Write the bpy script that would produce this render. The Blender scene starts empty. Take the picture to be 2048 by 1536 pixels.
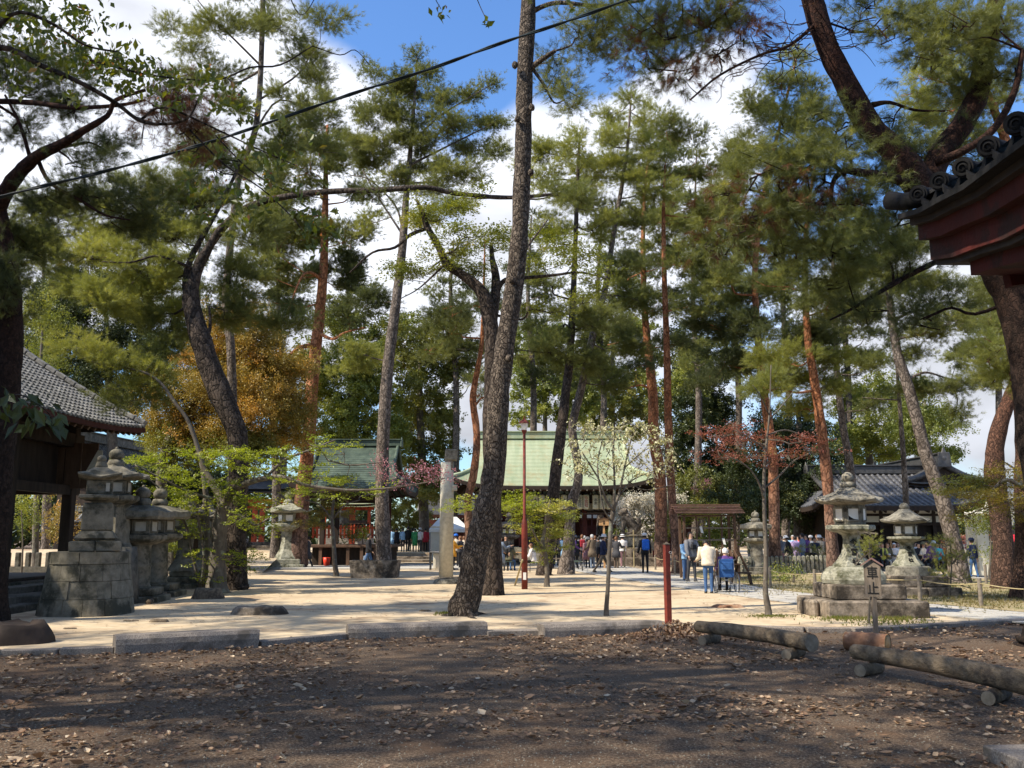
import bpy,math,random
import numpy as np
from mathutils import Vector,Matrix,noise
# ------------------------------------------------------------------ camera, sky, sun, exposure
scene = bpy.context.scene
COL = scene.collection
PITCH = math.radians(9.33)
F = 1850.0
CAMH = 1.6
cam_d = bpy.data.cameras.new('camera')
cam = bpy.data.objects.new('camera',cam_d)
COL.objects.link(cam)
cam.location = (0,0,CAMH)
cam.rotation_euler = (math.radians(90) + PITCH,0,0)
cam_d.sensor_width = 36
cam_d.lens = 36 * F / 2048
cam_d.clip_start = 0.1
cam_d.clip_end = 3000
scene.camera = cam
SUN_EL = math.radians(47)
SUN_DIR = Vector((-0.905,-0.42,0)).normalized() * math.cos(SUN_EL) + Vector((0,0,math.sin(SUN_EL)))   # towards the sun
sun_d = bpy.data.lights.new('sun','SUN')
sun = bpy.data.objects.new('sun',sun_d)
COL.objects.link(sun)
sun_d.energy = 5.0
sun_d.angle = math.radians(0.6)
sun_d.color = (1.0,0.91,0.76)
sun.rotation_euler = SUN_DIR.to_track_quat('Z','Y').to_euler()
world = bpy.data.worlds.new('World')
scene.world = world
world.use_nodes = True
wn,wl = world.node_tree.nodes,world.node_tree.links
wn.clear()
def N(nodes,t,**kw):
 n = nodes.new(t)
 for k,v in kw.items():
  if k.startswith('i_'):
   n.inputs[k[2:].replace('_',' ')].default_value = v
  else:
   setattr(n,k,v)
 return n
wout = N(wn,'ShaderNodeOutputWorld')
bg = N(wn,'ShaderNodeBackground')
bg.inputs['Strength'].default_value = 0.052
sky = N(wn,'ShaderNodeTexSky',sky_type='NISHITA')
sky.sun_disc = False
sky.sun_elevation = SUN_EL
sky.sun_rotation = math.atan2(SUN_DIR.x,SUN_DIR.y)
sky.air_density = 1.3
sky.dust_density = 0.6
sky.ozone_density = 2.0
tc = N(wn,'ShaderNodeTexCoord')
mp = N(wn,'ShaderNodeMapping')
mp.inputs['Scale'].default_value = (1.0,1.0,2.0)
mp.inputs['Location'].default_value = (0.35,0.1,0.22)
nz = N(wn,'ShaderNodeTexNoise')
nz.inputs['Scale'].default_value = 2.3
nz.inputs['Detail'].default_value = 9
nz.inputs['Roughness'].default_value = 0.52
nz.inputs['Distortion'].default_value = 0.25
wl.new(tc.outputs['Generated'],mp.inputs['Vector'])
wl.new(mp.outputs['Vector'],nz.inputs['Vector'])
# two clear patches of blue high in the south-facing view, the rest banked cloud
sepz = N(wn,'ShaderNodeSeparateXYZ')
wl.new(tc.outputs['Generated'],sepz.inputs[0])
def blob(direction,radius,amount,prev):
 d = N(wn,'ShaderNodeVectorMath',operation='DISTANCE')
 wl.new(tc.outputs['Generated'],d.inputs[0])
 d.inputs[1].default_value = Vector(direction).normalized()
 m = N(wn,'ShaderNodeMapRange',interpolation_type='SMOOTHSTEP')
 m.inputs['From Min'].default_value = radius
 m.inputs['From Max'].default_value = radius * 0.25
 m.inputs['To Min'].default_value = 0
 m.inputs['To Max'].default_value = amount
 wl.new(d.outputs['Value'],m.inputs['Value'])
 a = N(wn,'ShaderNodeMath',operation='ADD')
 wl.new(prev,a.inputs[0])
 wl.new(m.outputs['Result'],a.inputs[1])
 return a.outputs[0]
def vdir(u,v):
 a,b = (u - 1024) / F,-(v - 768) / F
 return (a,math.cos(PITCH) - b * math.sin(PITCH),math.sin(PITCH) + b * math.cos(PITCH))
s = nz.outputs['Fac']
for (u,v,r,am) in ((900,-40,.28,-.34),(1700,20,.26,-.36),(1240,60,.12,-.2),(1130,150,.06,-.05),(330,130,.3,.3),(740,240,.12,.12),
     (1430,230,.12,.30),(1150,300,.16,.16),(800,500,.3,.12),(1400,520,.3,.1),(1850,640,.16,.08),(60,330,.2,.1),
     (1950,760,.22,.16),(1180,700,.25,.12)):
 s = blob(vdir(u,v),r,am,s)
cr = N(wn,'ShaderNodeMapRange',interpolation_type='SMOOTHSTEP')
cr.inputs['From Min'].default_value = 0.47
cr.inputs['From Max'].default_value = 0.63
wl.new(s,cr.inputs['Value'])
cshade = N(wn,'ShaderNodeMapRange')
cshade.inputs['From Min'].default_value = 0.02
cshade.inputs['From Max'].default_value = 0.32
cshade.inputs['To Min'].default_value = 8.0
cshade.inputs['To Max'].default_value = 16.0
wl.new(sepz.outputs['Z'],cshade.inputs['Value'])
nz2 = N(wn,'ShaderNodeTexNoise')
nz2.inputs['Scale'].default_value = 6
nz2.inputs['Detail'].default_value = 5
wl.new(mp.outputs['Vector'],nz2.inputs['Vector'])
cm = N(wn,'ShaderNodeMapRange')
cm.inputs['From Min'].default_value = .35
cm.inputs['From Max'].default_value = .65
cm.inputs['To Min'].default_value = .72
cm.inputs['To Max'].default_value = 1.12
wl.new(nz2.outputs['Fac'],cm.inputs['Value'])
cmul = N(wn,'ShaderNodeMath',operation='MULTIPLY')
wl.new(cshade.outputs['Result'],cmul.inputs[0])
wl.new(cm.outputs['Result'],cmul.inputs[1])
ccol = N(wn,'ShaderNodeVectorMath',operation='SCALE')
ccol.inputs[0].default_value = (0.93,0.965,1.06)
wl.new(cmul.outputs[0],ccol.inputs['Scale'])
skys = N(wn,'ShaderNodeVectorMath',operation='MULTIPLY')
skys.inputs[1].default_value = (1.5,2.1,2.95)
wl.new(sky.outputs['Color'],skys.inputs[0])
mixc = N(wn,'ShaderNodeMix',data_type='RGBA')
wl.new(cr.outputs['Result'],mixc.inputs['Factor'])
wl.new(skys.outputs[0],mixc.inputs[6])
wl.new(ccol.outputs[0],mixc.inputs[7])
wl.new(mixc.outputs[2],bg.inputs['Color'])
wl.new(bg.outputs[0],wout.inputs['Surface'])
scene.view_settings.view_transform = 'Standard'
scene.view_settings.look = 'None'
scene.view_settings.gamma = 1
scene.view_settings.exposure = 0.6
scene.view_settings.use_curve_mapping = False
scene.cycles.max_bounces = 6
scene.cycles.diffuse_bounces = 3
scene.cycles.transparent_max_bounces = 4
scene.cycles.use_denoising = True
scene.cycles.denoising_prefilter = 'ACCURATE'
# ------------------------------------------------------------------ helpers
rng = np.random.default_rng(11)
rnd = random.Random(5)
CP,SP = math.cos(PITCH),math.sin(PITCH)
def P(u,v,d):
 """world point seen at photograph position u, v that stands d metres away"""
 a,b,c = vdir(u,v)
 k = d / b
 return Vector((a * k,d,CAMH + c * k))
def G(u,v,z=0.0):
 a,b,c = vdir(u,v)
 k = (z - CAMH) / c
 return Vector((a * k,b * k,z))
def W(px,d):
 return px * d / F
def X(u,d):
 return P(u,1072,d).x
def Zv(v,d):
 return P(1024,v,d).z
def smooth_path(pts,n=4):
 """Catmull-Rom through rows of any width"""
 pts = [np.array(p,float) for p in pts]
 if len(pts) < 3:
  a,b = pts[0],pts[-1]
  return [a + (b - a) * t for t in np.linspace(0,1,n + 1)]
 q = [2 * pts[0] - pts[1]] + pts + [2 * pts[-1] - pts[-2]]
 out = []
 for i in range(1,len(q) - 2):
  p0,p1,p2,p3 = q[i - 1:i + 3]
  for k in range(n):
   t = k / n
   out.append(.5 * ((2 * p1) + (-p0 + p2) * t + (2 * p0 - 5 * p1 + 4 * p2 - p3) * t * t + (-p0 + 3 * p1 - 3 * p2 + p3) * t ** 3))
 out.append(pts[-1])
 return out
class MB:
 def __init__(self):
  self.v,self.f,self.sm,self.mi = [],[],[],[]
 def add(self,V,Fc,smooth=False,mi=0):
  o = len(self.v)
  self.v.extend([tuple(p) for p in V])
  self.f.extend([tuple(i + o for i in q) for q in Fc])
  self.sm.extend([smooth] * len(Fc))
  self.mi.extend([mi] * len(Fc))
  return self
 def box(self,c,s,rz=0,ch=0,top=1.0,jit=0,rot=None,mi=0):
  """box centred on c, size s; ch chamfers its edges, top scales the upper face"""
  hx,hy,hz = s[0] / 2,s[1] / 2,s[2] / 2
  V,Fc = [],[]
  if ch <= 0:
   for z,k in ((-hz,1),(hz,top)):
    for x,y in ((-hx,-hy),(hx,-hy),(hx,hy),(-hx,hy)):
     V.append([x * k,y * k,z])
   Fc = [(3,2,1,0),(4,5,6,7),(0,1,5,4),(1,2,6,5),(2,3,7,6),(3,0,4,7)]
  else:
   idx = {}
   for sx in (-1,1):
    for sy in (-1,1):
     for sz in (-1,1):
      k = top if sz > 0 else 1
      for ax in range(3):
       p = [sx * (hx * k - (ch if ax != 0 else 0)),sy * (hy * k - (ch if ax != 1 else 0)),sz * (hz - (ch if ax != 2 else 0))]
       idx[(sx,sy,sz,ax)] = len(V)
       V.append(p)
   for ax in range(3):
    o1,o2 = [a for a in range(3) if a != ax]
    for sg in (-1,1):
     q = []
     for a,b in ((-1,-1),(1,-1),(1,1),(-1,1)):
      k = [0,0,0]
      k[ax],k[o1],k[o2] = sg,a,b
      q.append(idx[(k[0],k[1],k[2],ax)])
     if (sg > 0) == (ax == 1):
      q = q[::-1]
     Fc.append(tuple(q))
   for ax in range(3):
    o1,o2 = [a for a in range(3) if a != ax]
    for a in (-1,1):
     for b in (-1,1):
      k0,k1 = [0,0,0],[0,0,0]
      k0[ax],k0[o1],k0[o2] = -1,a,b
      k1[ax],k1[o1],k1[o2] = 1,a,b
      Fc.append((idx[(*k0,o1)],idx[(*k1,o1)],idx[(*k1,o2)],idx[(*k0,o2)]))
   for sx in (-1,1):
    for sy in (-1,1):
     for sz in (-1,1):
      Fc.append(tuple(idx[(sx,sy,sz,a)] for a in range(3)))
  if rot is None:
   cr_,sr_ = math.cos(rz),math.sin(rz)
   V = [[c[0] + x * cr_ - y * sr_ + rnd.uniform(-jit,jit),c[1] + x * sr_ + y * cr_ + rnd.uniform(-jit,jit),c[2] + z + rnd.uniform(-jit,jit)] for x,y,z in V]
  else:
   V = [Vector(c) + rot @ Vector(p) for p in V]
  return self.add(V,Fc,mi=mi)
 def beam(self,a,b,w,h,mi=0,ch=0):
  """box of section w x h running from a to b"""
  a,b = Vector(a),Vector(b)
  d = b - a
  L = d.length
  x = d.normalized()
  up = Vector((0,0,1)) if abs(x.z) < .95 else Vector((0,1,0))
  y = up.cross(x).normalized()
  z = x.cross(y)
  return self.box((a + b) / 2,(L,w,h),rot=Matrix((x,y,z)).transposed(),mi=mi,ch=ch)
 def prism(self,poly,z0,z1,k=1.0,cx=0,cy=0):
  n = len(poly)
  V = [(x,y,z0) for x,y in poly] + [(cx + (x - cx) * k,cy + (y - cy) * k,z1) for x,y in poly]
  Fc = [tuple(range(n))[::-1],tuple(range(n,2 * n))] + [(i,(i + 1) % n,n + (i + 1) % n,n + i) for i in range(n)]
  return self.add(V,Fc)
 def lathe(self,prof,n,c,ph=0,smooth=None,sx=1,sy=1,flare=0,mi=0,rot=None):
  """prof = [(r, z)]; flare lifts and pushes out the corners of many-sided rings (last item of a 3-tuple)"""
  V,Fc = [],[]
  if smooth is None:
   smooth = n > 9
  for it in prof:
   r,z = it[0],it[1]
   fl = it[2] if len(it) > 2 else 0
   m = n * 2 if flare else n
   for i in range(m):
    a = ph + 2 * math.pi * i / m
    if flare:
     rr = r * (math.cos(math.pi / n) if i % 2 else 1.0)
     zz = z + (fl if i % 2 == 0 else 0)
    else:
     rr,zz = r,z
    p = Vector((rr * math.cos(a) * sx,rr * math.sin(a) * sy,zz))
    if rot is not None:
     p = rot @ p
    V.append(Vector(c) + p)
  m = n * 2 if flare else n
  for j in range(len(prof) - 1):
   for i in range(m):
    k = (i + 1) % m
    Fc.append((j * m + i,j * m + k,(j + 1) * m + k,(j + 1) * m + i))
  Fc.append(tuple(range(m))[::-1])
  Fc.append(tuple(range((len(prof) - 1) * m,len(prof) * m)))
  return self.add(V,Fc,smooth,mi)
 def tube(self,pts,rad,seg=8,cap=True,rough=0,mi=0,flat=1.0):
  pts = [Vector(p[:3]) for p in pts]
  n = len(pts)
  if not hasattr(rad,'__len__'):
   rad = [rad] * n
  V,Fc = [],[]
  up = Vector((0.3,0.9,0.1)).normalized()
  for i in range(n):
   t = (pts[min(i + 1,n - 1)] - pts[max(i - 1,0)])
   t = t.normalized() if t.length > 1e-9 else Vector((0,0,1))
   x = up - t * up.dot(t)
   if x.length < .05:
    x = Vector((1,0,0)) - t * t.x
   x.normalize()
   up = x
   y = t.cross(x)
   for k in range(seg):
    a = 2 * math.pi * k / seg
    r = rad[i]
    if rough:
     q = pts[i] + x * math.cos(a) * r + y * math.sin(a) * r
     r *= 1 + rough * noise.noise(q * (1.1 / max(rad[0],.03))) + rough * .5 * noise.noise(q * (3 / max(rad[0],.03)))
    V.append(pts[i] + x * (math.cos(a) * r) + y * (math.sin(a) * r * flat))
  for i in range(n - 1):
   for k in range(seg):
    k2 = (k + 1) % seg
    Fc.append((i * seg + k,i * seg + k2,(i + 1) * seg + k2,(i + 1) * seg + k))
  if cap:
   Fc.append(tuple(range(seg))[::-1])
   Fc.append(tuple(range((n - 1) * seg,n * seg)))
  return self.add(V,Fc,seg > 4,mi)
 def ball(self,c,r,sx=1,sy=1,sz=1,n=10,rough=0,mi=0):
  V,Fc = [],[]
  m = max(4,n // 2 + 1)
  for j in range(1,m):
   th = math.pi * j / m
   for i in range(n):
    a = 2 * math.pi * i / n
    p = Vector((math.sin(th) * math.cos(a),math.sin(th) * math.sin(a),-math.cos(th)))
    q = 1 + rough * noise.noise(p * 2 + Vector(c) * 3.1)
    V.append((c[0] + r * p.x * sx * q,c[1] + r * p.y * sy * q,c[2] + r * p.z * sz * q))
  b = len(V)
  V += [(c[0],c[1],c[2] - r * sz),(c[0],c[1],c[2] + r * sz)]
  for j in range(m - 2):
   for i in range(n):
    k = (i + 1) % n
    Fc.append((j * n + i,j * n + k,(j + 1) * n + k,(j + 1) * n + i))
  for i in range(n):
   k = (i + 1) % n
   Fc.append((b,k,i))
   Fc.append((b + 1,(m - 2) * n + i,(m - 2) * n + k))
  return self.add(V,Fc,True,mi)
 def build(self,name,m,parent=None,loc=None,autosmooth=False):
  me = bpy.data.meshes.new(name)
  o = bpy.data.objects.new(name,me)
  COL.objects.link(o)
  if parent is not None:
   off = root_loc(parent)
   o.parent = parent
  else:
   off = Vector(loc) if loc is not None else Vector((0,0,0))
   o.location = off
  me.from_pydata([(v[0] - off.x,v[1] - off.y,v[2] - off.z) for v in self.v],[],self.f)
  me.polygons.foreach_set('use_smooth',self.sm)
  for q in (m if isinstance(m,(list,tuple)) else [m]):
   me.materials.append(q)
  if any(self.mi):
   me.polygons.foreach_set('material_index',self.mi)
  me.update()
  return o
def root_loc(o):
 p = Vector((0,0,0))
 while o is not None:
  p += o.location
  o = o.parent
 return p
def tris_obj(name,V,m,parent=None,loc=(0,0,0),tint=None):
 """fast triangle soup: V is (n, 3, 3)"""
 n = len(V)
 off = root_loc(parent) if parent is not None else Vector(loc)
 me = bpy.data.meshes.new(name)
 me.vertices.add(n * 3)
 me.vertices.foreach_set('co',(V.reshape(-1,3) - np.array(off[:])).astype(np.float32).ravel())
 me.loops.add(n * 3)
 me.loops.foreach_set('vertex_index',np.arange(n * 3,dtype=np.int32))
 me.polygons.add(n)
 me.polygons.foreach_set('loop_start',np.arange(0,n * 3,3,dtype=np.int32))
 if tint is not None:
  at = me.attributes.new('tint','FLOAT','FACE')
  at.data.foreach_set('value',tint.astype(np.float32))
 me.materials.append(m)
 me.update()
 o = bpy.data.objects.new(name,me)
 COL.objects.link(o)
 if parent is not None:
  o.parent = parent
 else:
  o.location = off
 return o
def tag(o,label=None,cat=None,group=None,kind=None):
 if label: o['label'] = label
 if cat: o['category'] = cat
 if group: o['group'] = group
 if kind: o['kind'] = kind
 return o
def thing(name,label,cat,loc,group=None):
 o = bpy.data.objects.new(name,None)
 o.empty_display_size = .2
 COL.objects.link(o)
 o.location = loc
 return tag(o,label,cat,group)
# ------------------------------------------------------------------ materials
def hexc(c):
 return (c[0],c[1],c[2],1)
MATS = {}
def mat(name,c1,c2=None,scale=6,rough=.85,bump=.3,bscale=None,detail=6,stretch=(1,1,1),c3=None,s3=1.5,t3=(.5,.62),kind='noise',spec=.3,dist=0.01):
 """two-tone surface with a third tone in large blotches and fine relief"""
 if name in MATS: return MATS[name]
 m = bpy.data.materials.new(name)
 m.use_nodes = True
 n,l = m.node_tree.nodes,m.node_tree.links
 b = n['Principled BSDF']
 b.inputs['Roughness'].default_value = rough
 b.inputs['Specular IOR Level'].default_value = spec
 t = N(n,'ShaderNodeTexCoord')
 mpn = N(n,'ShaderNodeMapping')
 mpn.inputs['Scale'].default_value = stretch
 l.new(t.outputs['Object'],mpn.inputs['Vector'])
 tx = N(n,'ShaderNodeTexNoise')
 tx.inputs['Scale'].default_value = scale
 tx.inputs['Detail'].default_value = detail
 tx.inputs['Roughness'].default_value = .62
 l.new(mpn.outputs[0],tx.inputs['Vector'])
 rp = N(n,'ShaderNodeValToRGB')
 rp.color_ramp.elements[0].position = .32
 rp.color_ramp.elements[1].position = .68
 rp.color_ramp.elements[0].color = hexc(c1)
 rp.color_ramp.elements[1].color = hexc(c2 or c1)
 l.new(tx.outputs['Fac'],rp.inputs['Fac'])
 colo = rp.outputs['Color']
 if c3 is not None:
  t2 = N(n,'ShaderNodeTexNoise')
  t2.inputs['Scale'].default_value = s3
  t2.inputs['Detail'].default_value = 7
  t2.inputs['Roughness'].default_value = .65
  l.new(t.outputs['Object'],t2.inputs['Vector'])
  mr = N(n,'ShaderNodeMapRange',interpolation_type='SMOOTHSTEP')
  mr.inputs['From Min'].default_value = t3[0]
  mr.inputs['From Max'].default_value = t3[1]
  l.new(t2.outputs['Fac'],mr.inputs['Value'])
  mx = N(n,'ShaderNodeMix',data_type='RGBA')
  l.new(mr.outputs['Result'],mx.inputs['Factor'])
  l.new(colo,mx.inputs[6])
  mx.inputs[7].default_value = hexc(c3)
  colo = mx.outputs[2]
 l.new(colo,b.inputs['Base Color'])
 if bump:
  bn = N(n,'ShaderNodeTexNoise')
  bn.inputs['Scale'].default_value = bscale or scale * 3
  bn.inputs['Detail'].default_value = 8
  bn.inputs['Roughness'].default_value = .65
  l.new(mpn.outputs[0],bn.inputs['Vector'])
  bp = N(n,'ShaderNodeBump')
  bp.inputs['Strength'].default_value = bump
  bp.inputs['Distance'].default_value = dist
  l.new(bn.outputs['Fac'],bp.inputs['Height'])
  l.new(bp.outputs['Normal'],b.inputs['Normal'])
 MATS[name] = m
 return m
def bark_mat(name,low,low2,high=None,high2=None,z0=3,z1=9,scale=9,bump=1.0,fs=.38):
 """plated pine bark: elongated cells with dark fissures; the upper trunk may be flaky orange"""
 m = bpy.data.materials.new(name)
 m.use_nodes = True
 n,l = m.node_tree.nodes,m.node_tree.links
 b = n['Principled BSDF']
 b.inputs['Roughness'].default_value = .9
 b.inputs['Specular IOR Level'].default_value = .2
 t = N(n,'ShaderNodeTexCoord')
 wob = N(n,'ShaderNodeTexNoise')
 wob.inputs['Scale'].default_value = 3.0
 l.new(t.outputs['Object'],wob.inputs['Vector'])
 av = N(n,'ShaderNodeVectorMath',operation='MULTIPLY_ADD')
 av.inputs[1].default_value = (.35,.35,.35)
 l.new(wob.outputs['Color'],av.inputs[0])
 l.new(t.outputs['Object'],av.inputs[2])
 mpn = N(n,'ShaderNodeMapping')
 mpn.inputs['Scale'].default_value = (1,1,.42)
 l.new(av.outputs[0],mpn.inputs['Vector'])
 vo = N(n,'ShaderNodeTexVoronoi',feature='DISTANCE_TO_EDGE')
 vo.inputs['Scale'].default_value = scale
 l.new(mpn.outputs[0],vo.inputs['Vector'])
 vc = N(n,'ShaderNodeTexVoronoi',feature='F1')
 vc.inputs['Scale'].default_value = scale
 l.new(mpn.outputs[0],vc.inputs['Vector'])
 fis = N(n,'ShaderNodeMapRange')
 fis.inputs['From Min'].default_value = .0
 fis.inputs['From Max'].default_value = .16
 fis.inputs['To Min'].default_value = fs
 l.new(vo.outputs['Distance'],fis.inputs['Value'])
 tx = N(n,'ShaderNodeTexNoise')
 tx.inputs['Scale'].default_value = 14
 tx.inputs['Detail'].default_value = 8
 l.new(t.outputs['Object'],tx.inputs['Vector'])
 mixf = N(n,'ShaderNodeMath',operation='ADD')
 l.new(tx.outputs['Fac'],mixf.inputs[0])
 sepc = N(n,'ShaderNodeSeparateXYZ')
 l.new(vc.outputs['Color'],sepc.inputs[0])
 sc_ = N(n,'ShaderNodeMath',operation='MULTIPLY_ADD')
 sc_.inputs[1].default_value = .5
 sc_.inputs[2].default_value = -.25
 l.new(sepc.outputs['X'],sc_.inputs[0])
 l.new(sc_.outputs[0],mixf.inputs[1])
 def ramp(a,c):
  rp = N(n,'ShaderNodeValToRGB')
  rp.color_ramp.elements[0].position = .25
  rp.color_ramp.elements[1].position = .75
  rp.color_ramp.elements[0].color = hexc(a)
  rp.color_ramp.elements[1].color = hexc(c)
  l.new(mixf.outputs[0],rp.inputs['Fac'])
  return rp.outputs['Color']
 co = ramp(low,low2)
 if high is not None:
  ch_ = ramp(high,high2)
  sz = N(n,'ShaderNodeSeparateXYZ')
  l.new(t.outputs['Object'],sz.inputs[0])
  nzz = N(n,'ShaderNodeMath',operation='MULTIPLY_ADD')
  nzz.inputs[1].default_value = 3.0
  l.new(wob.outputs['Fac'],nzz.inputs[0])
  l.new(sz.outputs['Z'],nzz.inputs[2])
  mr = N(n,'ShaderNodeMapRange')
  mr.inputs['From Min'].default_value = z0 + 1.5
  mr.inputs['From Max'].default_value = z1 + 1.5
  l.new(nzz.outputs[0],mr.inputs['Value'])
  mx = N(n,'ShaderNodeMix',data_type='RGBA')
  l.new(mr.outputs['Result'],mx.inputs['Factor'])
  l.new(co,mx.inputs[6])
  l.new(ch_,mx.inputs[7])
  co = mx.outputs[2]
 mul = N(n,'ShaderNodeVectorMath',operation='SCALE')
 l.new(co,mul.inputs[0])
 l.new(fis.outputs['Result'],mul.inputs['Scale'])
 l.new(mul.outputs[0],b.inputs['Base Color'])
 hh = N(n,'ShaderNodeMath',operation='MULTIPLY_ADD')
 hh.inputs[1].default_value = .25
 l.new(tx.outputs['Fac'],hh.inputs[0])
 l.new(fis.outputs['Result'],hh.inputs[2])
 bp = N(n,'ShaderNodeBump')
 bp.inputs['Strength'].default_value = bump
 bp.inputs['Distance'].default_value = .03
 l.new(hh.outputs[0],bp.inputs['Height'])
 l.new(bp.outputs['Normal'],b.inputs['Normal'])
 return m
def leaf_mat(name,ca,cb,cc=None,trans=.4,thue=(1.5,1.35,.5),dead=None,gloss=.04):
 """foliage: hue drifts over the crown and from leaf to leaf; light passes through thin leaves"""
 m = bpy.data.materials.new(name)
 m.use_nodes = True
 n,l = m.node_tree.nodes,m.node_tree.links
 n.clear()
 out = N(n,'ShaderNodeOutputMaterial')
 at = N(n,'ShaderNodeAttribute',attribute_name='tint')
 rp = N(n,'ShaderNodeValToRGB')
 cr_ = rp.color_ramp
 cr_.elements[0].position = 0.0
 cr_.elements[1].position = 1.0
 cr_.elements[0].color = hexc(ca)
 cr_.elements[1].color = hexc(cb)
 if cc is not None:
  e = cr_.elements.new(.62)
  e.color = hexc([(ca[i] + cb[i]) / 2 for i in range(3)])
  cr_.elements[-1].color = hexc(cc)
  e2 = cr_.elements.new(.84)
  e2.color = hexc(cb)
 at2 = N(n,'ShaderNodeAttribute',attribute_name='tint',attribute_type='INSTANCER')
 ad = N(n,'ShaderNodeMath',operation='MAXIMUM')
 l.new(at.outputs['Fac'],ad.inputs[0])
 l.new(at2.outputs['Fac'],ad.inputs[1])
 l.new(ad.outputs[0],rp.inputs['Fac'])
 df = N(n,'ShaderNodeBsdfDiffuse')
 tr = N(n,'ShaderNodeBsdfTranslucent')
 ts = N(n,'ShaderNodeVectorMath',operation='MULTIPLY')
 ts.inputs[1].default_value = thue
 l.new(rp.outputs['Color'],df.inputs['Color'])
 l.new(rp.outputs['Color'],ts.inputs[0])
 l.new(ts.outputs[0],tr.inputs['Color'])
 mx = N(n,'ShaderNodeMixShader')
 mx.inputs[0].default_value = trans
 l.new(df.outputs[0],mx.inputs[1])
 l.new(tr.outputs[0],mx.inputs[2])
 gl = N(n,'ShaderNodeBsdfGlossy')
 gl.inputs['Roughness'].default_value = .45
 gl.inputs['Color'].default_value = (.8,.85,.8,1)
 m2 = N(n,'ShaderNodeMixShader')
 m2.inputs[0].default_value = gloss
 l.new(mx.outputs[0],m2.inputs[1])
 l.new(gl.outputs[0],m2.inputs[2])
 l.new(m2.outputs[0],out.inputs['Surface'])
 return m
M = {}
M['bark_main'] = bark_mat('grey_pine_bark',(.06,.045,.034),(.2,.158,.12),scale=20,fs=.3)
M['bark_grey'] = bark_mat('distant_pine_bark',(.10,.078,.062),(.24,.195,.16),scale=9,bump=.8)
M['bark_dark'] = bark_mat('dark_pine_bark',(.035,.026,.02),(.10,.075,.058),scale=9)
M['bark_red'] = bark_mat('red_pine_bark',(.10,.06,.045),(.21,.13,.095),(.24,.085,.035),(.44,.19,.09),1.5,6,scale=7,bump=.7)
M['bark_rednear'] = bark_mat('near_red_pine_bark',(.05,.03,.022),(.14,.08,.055),(.075,.036,.022),(.18,.075,.042),2,8,scale=17,bump=.8)
M['bark_neardark'] = bark_mat('shaded_pine_bark',(.012,.008,.006),(.036,.024,.018),(.022,.010,.007),(.062,.027,.017),3,9,scale=26,bump=.8,fs=.62)  # near-black colour stands in for shade on the near trunks
M['tile_gate'] = mat('shade_dark_gate_tile',(.008,.008,.008),(.022,.021,.021),8,.8,.5,30,spec=.12)  # tile darkened to near black; canopy shade put into the colour
M['stone_left'] = mat('shade_dark_lichened_granite',(.10,.09,.065),(.23,.205,.155),6,.9,.7,28,c3=(.05,.048,.034),s3=2.2,t3=(.48,.62))  # darker copy of the granite: shade on the left lanterns is in the colour
M['bark_smooth'] = mat('smooth_bark',(.07,.055,.042),(.17,.145,.115),9,.85,.5,20,stretch=(1,1,.4),c3=(.22,.23,.17),s3=5,t3=(.55,.66))
M['needles'] = leaf_mat('pine_needles',(.09,.108,.03),(.28,.295,.08),(.44,.4,.12),.46,(1.4,1.3,.6))
M['needles_yel'] = leaf_mat('pale_pine_needles',(.18,.2,.05),(.4,.4,.11),(.5,.46,.15),.46,(1.5,1.4,.5))
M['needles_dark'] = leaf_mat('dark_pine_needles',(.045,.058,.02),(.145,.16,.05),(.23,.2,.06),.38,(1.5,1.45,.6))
M['needles_dead'] = leaf_mat('dead_brown_needles',(.09,.035,.012),(.2,.09,.035),None,.35,(1.3,1.0,.7))
M['leaf_maple'] = leaf_mat('fresh_maple_leaves',(.2,.235,.025),(.38,.39,.05),(.46,.42,.09),.5,(1.3,1.4,.5))
M['leaf_green'] = leaf_mat('broad_green_leaves',(.13,.16,.03),(.33,.34,.07),(.46,.42,.1),.4,(1.4,1.4,.5))
M['leaf_olive'] = leaf_mat('olive_green_leaves',(.12,.135,.03),(.27,.27,.06),(.4,.33,.08),.4,(1.4,1.3,.5))
M['leaf_yelgreen'] = leaf_mat('yellow_green_leaves',(.13,.16,.025),(.29,.3,.055),(.4,.34,.07),.42,(1.3,1.2,.45))
M['leaf_dark'] = leaf_mat('dark_evergreen_leaves',(.022,.034,.011),(.08,.1,.028),(.15,.155,.045),.25,(1.4,1.4,.5))
M['leaf_orange'] = leaf_mat('rusty_orange_leaves',(.2,.17,.03),(.56,.34,.07),(.68,.36,.1),.35,(1.2,1.1,.6))
M['leaf_red'] = leaf_mat('coppery_red_leaves',(.20,.07,.045),(.36,.13,.09),(.24,.17,.06),.35,(1.2,1.0,.8))
M['leaf_gold'] = leaf_mat('golden_maple_leaves',(.12,.10,.02),(.36,.28,.04),(.42,.33,.06),.45,(1.2,1.15,.5))
M['leaf_cherry'] = leaf_mat('cherry_leaves',(.06,.09,.014),(.15,.16,.025),(.26,.1,.05),.55,(1.9,1.7,.5))
M['petal_cream'] = leaf_mat('cream_blossom',(.35,.33,.14),(.62,.58,.36),(.7,.66,.48),.35,(1.05,1.05,.9))
M['petal_white'] = leaf_mat('white_magnolia_blossom',(.5,.46,.34),(.75,.68,.6),(.8,.74,.68),.3,(1.05,1.05,.95))
M['petal_pink'] = leaf_mat('pink_blossom',(.45,.18,.2),(.6,.3,.36),(.25,.3,.08),.35,(1.1,1,1))
M['litter'] = leaf_mat('fallen_leaf_brown',(.12,.06,.035),(.34,.22,.13),(.56,.43,.29),.12,(1.1,1,.8),gloss=.05)
M['straw'] = leaf_mat('fallen_pine_straw',(.09,.035,.016),(.19,.085,.04),None,.1,(1,1,1),gloss=.02)
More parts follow.
